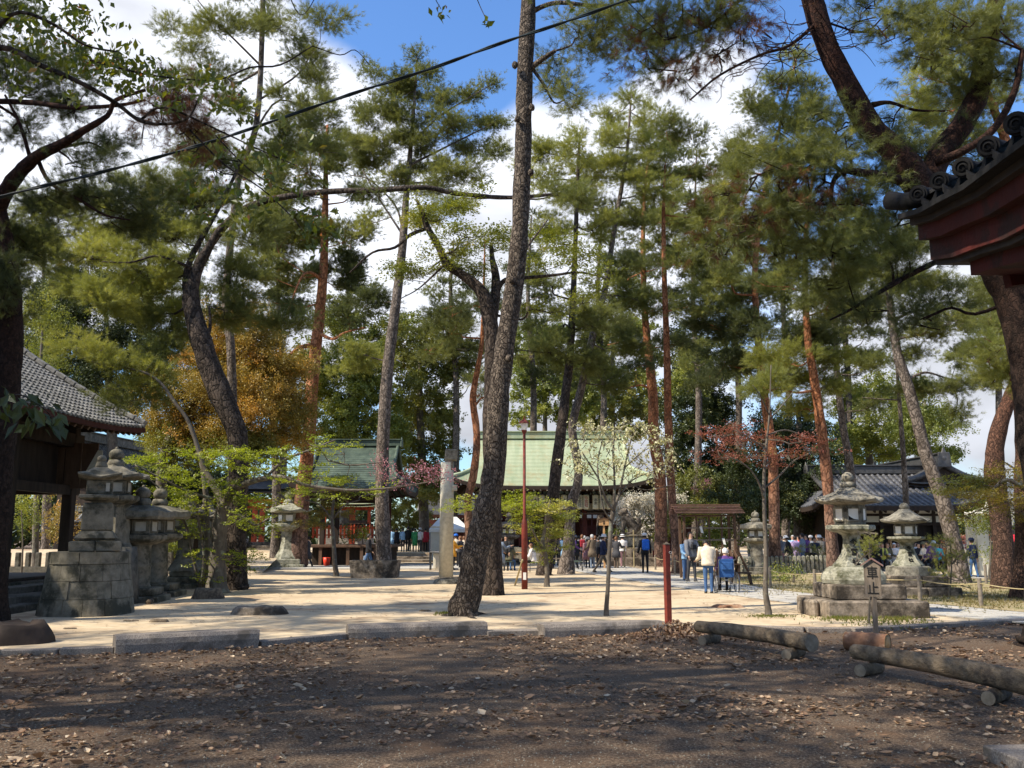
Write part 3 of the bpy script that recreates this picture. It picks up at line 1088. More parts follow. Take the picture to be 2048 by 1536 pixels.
# low pale wall behind the pickets, red subsidiary shrine with turquoise roof
ss = thing('small_shrine','small vermilion sub-shrine with a turquoise copper roof seen through the pavilion','shrine',(X(705,60),60,0))
r3 = Roof(ss,(X(700,60),60,0),0,W(60,60),1.5,Zv(996,60),Zv(1010,60),W(56,60),lift=.1,tb=.9,sag=.1)
r3.skin(M['copper'],8,.02,12)
mb = MB()
for u in (655,706,712,742):
 mb.box((X(u,60),59,1.9),(.16,.16,3.6))
mb.box((X(700,60),59,Zv(1018,60)),(W(100,60),.14,.2))
mb.build('post_frame',M['vermilion'],ss)
mb = MB()
mb.box((X(690,60),60.4,1.3),(W(110,60),.2,1.6))
mb.build('wall',M['plaster'],ss)
mb = MB()
mb.box((X(720,60),59.3,Zv(1045,60)),(W(34,60),.8,.25),ch=.03)
mb.box((X(720,60),59.3,Zv(1055,60)),(W(26,60),.6,.6))
mb.build('offering_box',M['wood_brown'],ss)
# vermilion gate at left with steps
D = 54
vg = thing('vermilion_gate','bright vermilion gate posts with a slate-blue roof edge left of the pavilion','gate',(X(530,D),D,0))
for u in (508,523,583,478):
 m_ = MB()
 m_.box((X(u,D),D,1.7),(.26,.26,3.4),ch=.02)
 po = m_.build('post',M['vermilion'],vg)
 m_ = MB()
 m_.box((X(u,D),D,.3),(.3,.3,.6),ch=.02)
 m_.build('post_shoe',M['metal_dark'],po)
mb = MB()
mb.box((X(530,D),D,Zv(1002,D)),(W(130,D),.3,.24),ch=.02)
mb.box((X(530,D),D + .4,Zv(1015,D)),(W(120,D),.2,.2),ch=.02)
mb.build('lintel',M['vermilion'],vg)
r4 = Roof(vg,(X(520,D),D,0),0,W(70,D),1.1,Zv(962,D),Zv(980,D),W(66,D),lift=.1,tb=.9,sag=.1)
r4.skin(M['tile_dark'],8,.02,12)
r4.ridge(M['tile_dark'],.15,.2,False)
stp = thing('stone_steps','flight of stone steps beside the vermilion gate','steps',(X(540,50),50,0))
for k in range(7):
 m_ = MB()
 m_.box((X(528,51 + k * .3),51 + k * .3,.09 + k * .18),(2.2,.32,.18),ch=.015)
 m_.build('step',M['stone_warm'],stp)
m_ = MB()
m_.beam((X(528,51) - 1.2,50.8,.12),(X(528,52) - 1.2,53,1.4),.2,.2)
m_.build('side_wall',M['stone_warm'],stp)
# ------------------------------------------------------------------ old open hall at left
XE,ZE = -12.75,5.05          # eave line
hl = thing('old_hall','large old open timber hall with a sloping grey tiled roof at the left','hall',(-16,22,0))
YN,YF = 6.0,32.0
def lroof(s,t,up=0):
 """s runs away from the viewer, t from the eave up the slope"""
 x = XE - 7.2 * t
 z = ZE + 4.9 * (t * .82 + .18 * t * t) + up
 z += .28 * max(0,(s - .8) / .2) ** 2 * (1 - t) ** 2
 return Vector((x,YN + (YF - YN) * s,z))
mb = MB()
n,m_n = 26,12
V = [lroof(i / n,j / m_n) for i in range(n + 1) for j in range(m_n + 1)]
Fc = [(i * (m_n + 1) + j,(i + 1) * (m_n + 1) + j,(i + 1) * (m_n + 1) + j + 1,i * (m_n + 1) + j + 1) for i in range(n) for j in range(m_n)]
mb.add(V,Fc)
V = [lroof(i / n,j / m_n,-.2) for i in range(n + 1) for j in range(m_n + 1)]
mb.add(V,Fc)
mb.build('roof',M['tile_dark'],hl)
# pan tiles: each tile a raised S strip lapping the next; one object, thousands of them
mb = MB()
ncol,nrow = 92,28
for i in range(ncol):
 s0,s1 = i / ncol,(i + .93) / ncol
 for j in range(nrow):
  t0,t1 = j / nrow,(j + 1.12) / nrow
  jz = rnd.uniform(-.006,.01)
  a,b = lroof(s0,t0,.075 + jz),lroof(s1,t0,.075 + jz)
  mid = lroof((s0 + s1) / 2,t0,.02 + jz)
  c,d = lroof(s0,min(1,t1),.02),lroof(s1,min(1,t1),.02)
  mid2 = lroof((s0 + s1) / 2,min(1,t1),-.01)
  a2,b2,m2 = lroof(s0,t0,.02),lroof(s1,t0,.02),lroof((s0 + s1) / 2,t0,-.02)
  mb.add([a,mid,b,c,mid2,d,a2,m2,b2],[(0,3,4,1),(1,4,5,2),(0,1,7,6),(1,2,8,7)])
o = mb.build('roof_tiles',M['tile'],hl)
o['kind'] = 'stuff'
# verge tiles and verge ridge, eave-end tiles
mb = MB()
for j in range(20):
 p = lroof(1,j / 20,.13)
 mb.beam(p,lroof(1,(j + .95) / 20,.13),.3,.16,ch=.03)
o = mb.build('verge_tiles',M['tile'],hl)
mb = MB()
for i in range(ncol):
 p = lroof((i + .46) / ncol,0,.03)
 mb.lathe([(.06,0),(.075,.04),(.075,.1)],7,p + Vector((.03,0,0)),rot=Matrix.Rotation(-math.pi / 2,3,'Y'))
o = mb.build('eave_end_tiles',M['tile'],hl)
o['kind'] = 'stuff'
# far slope of the roof (other side) closes the volume
mb = MB()
top = [lroof(0,1),lroof(1,1)]
mb.add([top[0],top[1],(XE - 14.4,YF,ZE),(XE - 14.4,YN,ZE)],[(0,1,2,3)])
mb.build('rear_roof',M['tile_dark'],hl)
mb = MB()
for i in range(20):
 mb.beam(lroof(i / 20,1,.2),lroof((i + .97) / 20,1,.2),.45,.5,ch=.04)
mb.build('ridge_cap',M['tile_dark'],hl)
mb = MB()
mb.add([lroof(1,0,-.2) + Vector((-.6,-.5,0)),lroof(1,1,-.2) + Vector((0,-.5,0)),(XE - 13.6,YF - .5,ZE - .2)],[(0,1,2)])
mb.build('gable',M['wood_dark'],hl)
mb = MB()
for i in range(60):
 s = (i + .5) / 60
 mb.beam(lroof(s,.01,-.28),lroof(s,.3,-.28),.1,.12)
o = mb.build('rafters',M['wood_brown'],hl)
o['kind'] = 'stuff'
mb = MB()
mb.beam(lroof(0,.005,-.13),lroof(.8,.005,-.13),.1,.16)
for k in range(5):
 mb.beam(lroof(.8 + k * .04,.005,-.13),lroof(.84 + k * .04,.005,-.13),.1,.16)
mb.build('fascia',M['brown_red'],hl)
mb = MB()
mb.box((XE - 2.0,19,4.75),(.3,25,.45))
mb.box((XE - 2.0,19,3.1),(.24,25,.3))
mb.box((XE - 5.5,30.8,4.75),(7,.3,.45))
mb.box((XE - 5.5,30.8,3.1),(7,.24,.3))
mb.build('beam',M['wood_dark'],hl)
for y in (8.2,13.2,18.2,23.0,27.2,31.0):
 for x in (XE - 2.0,XE - 8.6):
  m_ = MB()
  m_.box((x,y,2.7),(.34,.34,5.0),ch=.02)
  m_.build('column',M['wood_dark'],hl)
for y in (26.9,):
 m_ = MB()
 m_.box((XE - 1.815,y + .1,2.5),(.02,.12,1.15))
 m_.build('name_strip',M['wood_sign'],hl)
# lifted boarded shutters and plaster panel
for k,(y0,y1) in enumerate(((13.5,17.9),(18.5,22.7),(23.3,26.9))):
 nb = 7
 for b_ in range(nb):
  m_ = MB()
  m_.box((XE - 2.05,y0 + (y1 - y0) * (b_ + .5) / nb,3.95),(.06,(y1 - y0) / nb - .02,1.25))
  m_.build('shutter_board',M['wood_brown'],hl)
m_ = MB()
m_.prism([(-14.1,30.55),(-13.55,30.55),(-13.55,30.6),(-14.1,30.6)],3.6,4.4,.3,-13.55,30.6)
m_.build('plaster_panel',M['plaster'],hl)
for b_ in range(14):
 m_ = MB()
 m_.box((XE - 1.3 - b_ * .55,30.8,3.9),(.52,.06,1.5))
 m_.build('wall_board',M['wood_brown'],hl)
m_ = MB()
m_.box((XE - 2.4,19,4.15),(.08,25,1.9))
m_.build('upper_wall',M['wood_dark'],hl)
m_ = MB()
m_.box((XE - 8.7,19,3.9),(.1,25,2.2))
m_.build('inner_wall',M['wood_dark'],hl)
m_ = MB()
m_.box((XE - 5.2,19,.34),(7.2,25.4,.1),ch=.02)
m_.build('floor',M['wood_dark'],hl)
m_ = MB()
m_.box((XE - 5.2,19,.15),(7.6,25.8,.29),ch=.03)
m_.build('stone_base',M['stone_dark'],hl)
# long dark stone steps before the hall
ls = thing('stone_steps','long dark stone steps along the left hall, beside the round lantern plinth','steps',(-11.6,17,0))
for k in range(3):
 for j in range(8):
  m_ = MB()
  y = 12.5 + j * 2.1 + k * .4
  m_.box((-10.35 - k * .42 - (.0 if j % 2 else .03),y,.09 + k * .15),(.42,2.04,.18),ch=.02,jit=.006)
  m_.build('step_stone',M['stone_dark'],ls)
# long bank of sunlit gravel beyond the left hall
m_ = MB()
m_.add([(-44,40,.03),(-10.6,40,.05),(-12,50,.9),(-44,50,.9)],[(0,1,2,3)])
tag(m_.build('gravel_bank',M['sand']),kind='structure')
# ------------------------------------------------------------------ tiled garden walls and rear roofs at left
def tiled_wall(label,p0,p1,h,name='garden_wall',hy=.9,wallm='wood_dark',rh=.55):
 p0,p1 = Vector(p0),Vector(p1)
 c = (p0 + p1) / 2
 L = (p1 - p0).length
 rz = math.atan2(p1.y - p0.y,p1.x - p0.x)
 o = thing(name,label,'wall',(c.x,c.y,0))
 m_ = MB()
 m_.box((c.x,c.y,h / 2),(L - .3,.35,h),rz=rz)
 m_.build('wall_body',M[wallm],o)
 r = Roof(o,(c.x,c.y,0),rz,L / 2,hy,h + rh,h + .05,L / 2 - .05,lift=.05,tb=.95,sag=.1)
 r.skin(M['tile_dark'],4,.03,10)
 r.rolls(M['tile'],.27,.07,.3,which=(0,1))
 r.ridge(M['tile'],.25,.3,True)
 return o
tiled_wall('tiled garden wall seen under the eave of the left hall',(X(120,46),46,0),(X(350,46),46,0),2.2)
tiled_wall('lower tiled wall behind the mushroom-capped stone lanterns',(X(250,41),41,0),(X(470,41),41,0),1.9)
rb = thing('storehouse','storehouse with a stepped grey tiled roof end behind the left lanterns','building',(X(225,55),55,0))
r5 = Roof(rb,(X(215,55),55,0),math.radians(84),4.5,W(58,55),Zv(893,55),Zv(945,55),4.2,lift=.2,tb=.9,sag=.12)
r5.skin(M['tile_dark'],8,.03,12)
r5.rolls(M['tile'],.3,.08,.3,which=(0,1))
r5.ridge(M['tile'],.5,.45)
m_ = MB()
m_.box((X(215,55),55,2.2),(W(80,55),8,4.6))
m_.build('wall',M['wood_dark'],rb)
# balusters along the sunlit strip
bl = thing('baluster_fence','row of short dark stone balusters behind the left hall','fence',(X(100,39),39,0))
for k in range(22):
 m_ = MB()
 x = X(20,39) + k * .42
 m_.box((x,39,.62),(.2,.18,.62),ch=.03)
 m_.build('baluster',M['stone_dark'],bl)
m_ = MB()
m_.box((X(20,39) + 4.4,39,.2),(9.6,.3,.3))
m_.build('base_rail',M['stone_dark'],bl)
# ------------------------------------------------------------------ tiled hall at right
D = 50
th = thing('tiled_hall','long tiled hall with white plaster upper walls behind the right stone lanterns','hall',(X(1780,D),D,0))
xl,xr = X(1636,D - 4),X(1962,D - 4)
cx,hw = (xl + xr) / 2,(xr - xl) / 2
rf = Roof(th,(cx,D,0),math.radians(0),hw,4.6,Zv(948,D),Zv(1013,D - 4),hw * .74,lift=.3,tb=.5,sag=.25)
rf.skin(M['tile_dark'],12,.03,20)
rf.rolls(M['tile_glossy'],.3,.085,.32)
rf.ridge(M['tile_dark'],.42,.45)
rf.gables(M['wood_dark'])
rf.eaves(M['wood_dark'],None,rafters=.5)
# raised front gable peak at its right end
r6 = Roof(th,(X(1880,D - 1),D + 2.5,0),math.radians(90),4.6,W(74,D),Zv(934,D - 1),Zv(968,D - 2),4.4,lift=.1,tb=.9,sag=.3)
r6.skin(M['tile_dark'],8,.03,12)
r6.rolls(M['tile_dark'],.3,.08,.3,which=(0,1))
r6.ridge(M['tile_dark'],.6,.5)
for k in range(5):
 q = r6.T((-4.5,0,r6.zr + .5 - k * .1))
mb = MB()
n = 10
top = [r6.T((-4.35,-r6.hy + 2 * r6.hy * k / n,r6.prof(abs(-1 + 2 * k / n)) - .05)) for k in range(n + 1)]
bot = [r6.T((-4.35,-r6.hy + 2 * r6.hy * k / n,r6.ze - .4)) for k in range(n + 1)]
mb.add(top + bot,[(k,k + 1,n + 2 + k,n + 1 + k) for k in range(n)])
mb.build('gable_board',M['wood_dark'],th)
yw = D - 2.9
z1,z2,z3 = Zv(1018,yw),Zv(1046,yw),Zv(1029,yw)
bays = 7
bw = 2 * (hw - .9) / bays
for k in range(bays):
 x = cx - hw + .9 + bw * (k + .5)
 m_ = MB()
 m_.box((x,yw,(z1 + z3) / 2 + .02),(bw - .14,.1,(z1 - z3) - .06))
 m_.box((x,yw,(z2 + z3) / 2),(bw - .14,.1,(z3 - z2) - .08))
 m_.build('plaster_panel',M['plaster'],th)
 m_ = MB()
 m_.box((x,yw + .3,z2 / 2),(bw - .1,.06,z2))
 m_.build('bay_shade_panel',M['wood_dark'],th)  # dark sheet painting the shade inside the open bay
for k in range(bays + 1):
 m_ = MB()
 m_.box((cx - hw + .9 + bw * k,yw,rf.ze / 2 - .1),(.17,.2,rf.ze - .2))
 m_.build('column',M['wood_dark'],th)
mb = MB()
for z in (z1 + .1,z3 - .03,z2 - .06):
 mb.box((cx,yw - .02,z),(2 * hw - 1.8,.14,.11))
mb.build('beam',M['wood_dark'],th)
mb = MB()
mb.box((cx,D + .4,1.6),(2 * hw - 2.2,6,3.2))
mb.build('inner_wall',M['wood_dark'],th)
# white wall end
we = thing('white_wall','narrow white wall end with ivy at the right, beyond the golden maple','wall',(X(1968,36),36,0))
m_ = MB()
m_.box((X(1967,36),36.5,1.25),(W(24,36),.9,2.3),ch=.02)
m_.build('wall_body',M['plaster'],we)
# tea house at far right
tb_ = thing('tea_house','low white-walled house with a tiled roof at the far right','building',(X(2040,52),52,0))
r7 = Roof(tb_,(X(2050,52),52,0),0,W(70,52),2.5,Zv(1018,52),Zv(1058,50),W(50,52),lift=.1,tb=.6,sag=.1)
r7.skin(M['tile_dark'],8,.03,12)
r7.rolls(M['tile'],.3,.08,.3)
r7.ridge(M['tile'],.3,.35)
m_ = MB()
m_.box((X(2050,52),52,1.3),(W(110,52),3.6,2.0))
m_.build('wall',M['plaster'],tb_)
bh = thing('white_house','bright white gable wall beyond the tea house roof','building',(X(2010,70),70,0))
m_ = MB()
m_.box((X(2030,70),72,2.7),(W(90,70),4,5.2))
m_.build('wall',M['white'],bh)
m_ = MB()
m_.prism([(X(2030,70) - 2.1,69.8),(X(2030,70) + 2.1,69.8),(X(2030,70) + 2.1,74.2),(X(2030,70) - 2.1,74.2)],5.3,5.6,.85,X(2030,70),72)
m_.build('roof',M['tile_dark'],bh)
# ------------------------------------------------------------------ gate eave close at upper right
gt = thing('gate_roof','near red gate eave with round dark end tiles jutting in at the upper right','gate',(4.2,3.0,0))
ends = [(2032,247,4.75),(1976,293,5.2),(1925,335,5.65),(1878,362,6.1),(1836,388,6.5)]
EP = [P(*q) for q in ends]
EP = [EP[0] + (EP[0] - EP[1]) * k for k in (4,3,2,1)] + EP
inward = Vector((.66,.68,.22)).normalized()
for i,p in enumerate(EP):
 m_ = MB()
 r = .066
 dr = Matrix.Rotation(math.radians(-90),3,'Y')
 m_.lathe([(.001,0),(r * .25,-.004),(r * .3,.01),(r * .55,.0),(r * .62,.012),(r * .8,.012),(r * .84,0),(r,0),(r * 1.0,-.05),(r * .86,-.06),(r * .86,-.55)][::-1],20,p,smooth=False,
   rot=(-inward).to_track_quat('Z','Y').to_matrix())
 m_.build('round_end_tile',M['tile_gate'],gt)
 if i < len(EP) - 1:
  q = EP[i + 1]
  m_ = MB()
  V,Fc = [],[]
  for k in range(9):
   f = k / 8
   w_ = p.lerp(q,.12 + .76 * f) + Vector((0,0,-.03 - .075 * math.sin(math.pi * f)))
   V += [w_,w_ + Vector((0,0,-.055)),w_ + inward * .5]
  for k in range(8):
   a,b = k * 3,k * 3 + 3
   Fc += [(a,b,b + 1,a + 1),(a,a + 2,b + 2,b)]
  m_.add(V,Fc)
  m_.build('pan_tile',M['tile_gate'],gt)
cor = P(1796,402,6.9)
m_ = MB()
m_.tube([cor + Vector((-.02,.12,.05)),cor + Vector((.05,.02,.0)),EP[-1] + Vector((.12,.0,-.02)),EP[-1] + Vector((.8,-.2,.35))],[.075,.07,.06,.06],12)
m_.build('corner_tile',M['tile_gate'],gt)
def strip(offs,th,m,name,deep=.5,ext=0):
 """board following the eave curve; offs = vertical offset range under the tiles"""
 m_ = MB()
 pts = list(EP) + [cor]
 V,Fc = [],[]
 pp_ = pts[:len(pts) - (0 if ext == 0 else ext)]
 for k,p in enumerate(pp_):
  for (dx,dz) in ((th,offs[0]),(th,offs[1]),(th + deep,offs[1]),(th + deep,offs[0] + .1)):
   V.append(p + Vector((dx,0,dz)))
 n = len(pp_)
 for k in range(n - 1):
  for j in range(4):
   a,b = k * 4 + j,k * 4 + (j + 1) % 4
   Fc.append((a,b,b + 4,a + 4))
 Fc += [(0,1,2,3),tuple((n - 1) * 4 + j for j in (3,2,1,0))]
 m_.add(V,Fc)
 return m_.build(name,m,gt)
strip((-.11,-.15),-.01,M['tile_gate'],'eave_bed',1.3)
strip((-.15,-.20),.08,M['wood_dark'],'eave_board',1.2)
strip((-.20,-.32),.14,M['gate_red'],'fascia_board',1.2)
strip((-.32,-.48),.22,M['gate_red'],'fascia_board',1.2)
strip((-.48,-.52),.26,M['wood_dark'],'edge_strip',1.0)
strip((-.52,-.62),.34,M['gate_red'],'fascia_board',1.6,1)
for k in range(9):
 p = EP[0].lerp(EP[-1],k / 8)
 m_ = MB()
 m_.beam(p + Vector((.6,0,-.66)),p + Vector((2.4,0,-.4)),.09,.1)
 m_.build('rafter',M['gate_red'],gt)
m_ = MB()
V = [p + Vector((.05,0,-.02)) for p in EP + [cor]] + [p + Vector((3.6,0,1.6)) for p in EP + [cor]]
n = len(EP) + 1
m_.add(V,[(k,k + 1,n + k + 1,n + k) for k in range(n - 1)])
m_.build('roof',M['tile_gate'],gt)
m_ = MB()
m_.box((EP[4].x + 1.9,EP[4].y - 1.5,2.6),(.24,4.6,.3))
m_.build('beam',M['gate_red'],gt)
for y in (EP[4].y - 3.6,EP[4].y - .4):
 m_ = MB()
 m_.lathe([(.17,0),(.16,3.2)],14,(EP[4].x + 2.5,y,0))
 m_.build('column',M['gate_red'],gt)
# ------------------------------------------------------------------ vegetation builders
def unit(a):
 return a / np.maximum(np.linalg.norm(a,axis=-1,keepdims=True),1e-9)
def perp(d):
 r = rng.normal(size=d.shape)
 return unit(np.cross(d,r))
def spray_group():
 g = bpy.data.node_groups.new('foliage_sprays','GeometryNodeTree')
 g.interface.new_socket('Geometry',in_out='INPUT',socket_type='NodeSocketGeometry')
 g.interface.new_socket('Geometry',in_out='OUTPUT',socket_type='NodeSocketGeometry')
 n,l = g.nodes,g.links
 gi,go = n.new('NodeGroupInput'),n.new('NodeGroupOutput')
 def att(nm,ty):
  a = n.new('GeometryNodeInputNamedAttribute')
  a.data_type = ty
  a.inputs['Name'].default_value = nm
  return a.outputs['Attribute']
 sp = n.new('GeometryNodeSeparateGeometry')
 l.new(gi.outputs[0],sp.inputs['Geometry'])
 l.new(att('is_spray','BOOLEAN'),sp.inputs['Selection'])
 ip = n.new('GeometryNodeInstanceOnPoints')
 l.new(sp.outputs['Inverted'],ip.inputs['Points'])
 l.new(sp.outputs['Selection'],ip.inputs['Instance'])
 l.new(att('rot','FLOAT_VECTOR'),ip.inputs['Rotation'])
 l.new(att('scl','FLOAT'),ip.inputs['Scale'])
 l.new(ip.outputs[0],go.inputs[0])
 return g
SPRAYS = spray_group()
NSPRAY = [0]
class Foliage:
 """collects triangles with a tint, or places for sprays of needles or leaves"""
 def __init__(self):
  self.t,self.c,self.pp,self.pr,self.ps,self.pt = [],[],[],[],[],[]
  self.proto = None
 def add_sprays(self,pos,rot,scl,tint):
  self.pp.append(pos)
  self.pr.append(rot)
  self.ps.append(scl)
  self.pt.append(np.clip(tint,0,1))
 def build_sprays(self,name,m,parent):
  loc = np.array(root_loc(parent)[:])
  pr = self.proto.reshape(-1,3)
  pos = np.concatenate(self.pp) - loc
  rot,scl,tint = np.concatenate(self.pr),np.concatenate(self.ps),np.concatenate(self.pt)
  NSPRAY[0] += len(pos)
  a,b = len(pr),len(pos)
  me = bpy.data.meshes.new(name)
  me.vertices.add(a + b)
  me.vertices.foreach_set('co',np.concatenate([pr,pos]).astype(np.float32).ravel())
  me.loops.add(a)
  me.loops.foreach_set('vertex_index',np.arange(a,dtype=np.int32))
  me.polygons.add(a // 3)
  me.polygons.foreach_set('loop_start',np.arange(0,a,3,dtype=np.int32))
  for nm,ty,ar,k in (('is_spray','BOOLEAN',np.concatenate([np.ones(a),np.zeros(b)]).astype(bool),'value'),('rot','FLOAT_VECTOR',np.concatenate([np.zeros((a,3)),rot]).astype(np.float32).ravel(),'vector'),
       ('scl','FLOAT',np.concatenate([np.ones(a),scl]).astype(np.float32),'value'),('tint','FLOAT',np.concatenate([np.zeros(a),tint]).astype(np.float32),'value')):
   me.attributes.new(nm,ty,'POINT').data.foreach_set(k,ar)
  me.materials.append(m)
  me.update()
  o = bpy.data.objects.new(name,me)
  COL.objects.link(o)
  o.parent = parent
  o['kind'] = 'stuff'
  o.modifiers.new('sprays','NODES').node_group = SPRAYS
  return o
 def needles(self,pos,dirs,K,L,w,spread=.9,tint=None):
  n = len(pos)
  p = np.repeat(pos,K,0)
  d = unit(np.repeat(dirs,K,0) + rng.normal(size=(n * K,3)) * spread * .62)
  s = perp(d) * (w / 2)
  ln = (L * rng.uniform(.65,1.15,n * K))[:,None]
  base = p + d * ln * .06
  self.t.append(np.stack([base - s,base + s,p + d * ln],1))
  tt = (tint if tint is not None else rng.uniform(0,1,n))
  self.c.append(np.clip(np.repeat(tt,K) + rng.normal(size=n * K) * .12,0,1))
 def leaves(self,pos,nor,L,w,tint=None,droop=0):
  """folded rhombic leaf of two triangles"""
  n = len(pos)
  nor = unit(nor)
  a = perp(nor)
  if droop:
   a = unit(a + np.array([0,0,-droop]))
  b = unit(np.cross(nor,a))
  ln = (L * rng.uniform(.6,1.2,n))[:,None]
  ww = ln * (w / L) / 2
  fold = nor * ww * .35
  tip,tail = pos + a * ln / 2,pos - a * ln / 2
  q1,q2 = pos + b * ww + fold,pos - b * ww + fold
  self.t.append(np.stack([tail,q1,tip],1))
  self.t.append(np.stack([tail,tip,q2],1))
  tt = (tint if tint is not None else rng.uniform(0,1,n))
  tt = np.clip(tt + rng.normal(size=n) * .1,0,1)
  self.c += [tt,tt]
 def count(self):
  return sum(len(a) for a in self.t)
 def build(self,name,m,parent=None,loc=(0,0,0)):
  if not self.t: return None
  return tris_obj(name,np.concatenate(self.t),m,parent,loc,np.concatenate(self.c))
TOTAL = [0]
def trunk_world(pts,d,wob=0):
 """photo polyline (u, v, width[, depth offset]) -> rows x, y, z, radius"""
 out = []
 for i,q in enumerate(pts):
  dd = d + (q[3] if len(q) > 3 else 0)
  p = P(q[0],q[1],dd)
  out.append([p.x,p.y,p.z,W(q[2],dd) / 2])
 return out
def flare(rows,k=1.5,h=.5):
 """widen the lowest part of a trunk into root spread and sink it a little"""
 r0 = rows[0]
 z0 = r0[2]
 out = [[r0[0],r0[1],-.15,r0[3] * k * 1.15],[r0[0],r0[1],.02,r0[3] * k],[r0[0],r0[1],h * .35,r0[3] * (1 + (k - 1) * .35)]]
 for r in rows:
  if r[2] > h * .6:
   out.append(list(r))
 return out
def needle_proto(w,droop=0):
 T = []
 for (x0,ang,ln) in ((.10,0,.12),(.03,.6,.09),(.04,-.6,.09),(.0,.1,.07)):
  for k in range(24):
   s = rnd.uniform(0,1)
   c = np.array([x0 + math.cos(ang) * ln * s,math.sin(ang) * ln * s,rnd.uniform(-.01,.01)])
   th,ph = rnd.uniform(.35,1.15),rnd.uniform(0,6.283)
   d = np.array([math.cos(th) * math.cos(ang) - math.sin(th) * math.cos(ph) * math.sin(ang),math.cos(th) * math.sin(ang) + math.sin(th) * math.cos(ph) * math.cos(ang),math.sin(th) * math.sin(ph) - droop])
   d /= np.linalg.norm(d)
   q = np.cross(d,rng.normal(size=3))
   q *= w / 2 / np.linalg.norm(q)
   L = rnd.uniform(.075,.12)
   T.append([c - q,c + q,c + d * L])
 T.append([[0,-.004,0],[0,.004,0],[.2,0,0]])
 T = np.array(T)
 return T - np.array([.1,0,0]),sum(np.linalg.norm(np.cross(t[1] - t[0],t[2] - t[0])) / 2 for t in T) * .62
def leaf_proto(L,style):
 T = []
 for k in range(26):
  a = rnd.uniform(0,6.283)
  r = .2 * math.sqrt(rnd.random())
  c = np.array([r * math.cos(a),r * math.sin(a),rnd.gauss(0,.02 if style == 'layer' else .09)])
  nn = unit(np.array([rnd.gauss(0,.45),rnd.gauss(0,.45),1.0]) if style == 'layer' else rng.normal(size=3) * .75 + np.array([0,0,.6]))
  u_ = np.cross(nn,rng.normal(size=3))
  u_ /= np.linalg.norm(u_)
  v_ = np.cross(nn,u_)
  l_ = L * rnd.uniform(.65,1.2)
  w_ = l_ * .3
  for sg in (-1,1):
   q1,q2 = c - u_ * l_ * .12 + sg * v_ * w_ + nn * w_ * .3,c + u_ * l_ * .22 + sg * v_ * w_ * .75 + nn * w_ * .25
   T += [[c - u_ * l_ / 2,q1,c + u_ * l_ / 2],[q1,q2,c + u_ * l_ / 2]] if sg > 0 else [[c - u_ * l_ / 2,c + u_ * l_ / 2,q1],[q1,c + u_ * l_ / 2,q2]]
 for k in range(5):
  a = rnd.uniform(0,6.283)
  e = np.array([.19 * math.cos(a),.19 * math.sin(a),0])
  T.append([[0,0,-.01],[0,.006,-.01],list(e)])
 T = np.array([[list(p) for p in t] for t in T])
 return T,sum(np.linalg.norm(np.cross(t[1] - t[0],t[2] - t[0])) / 2 for t in T) * .6
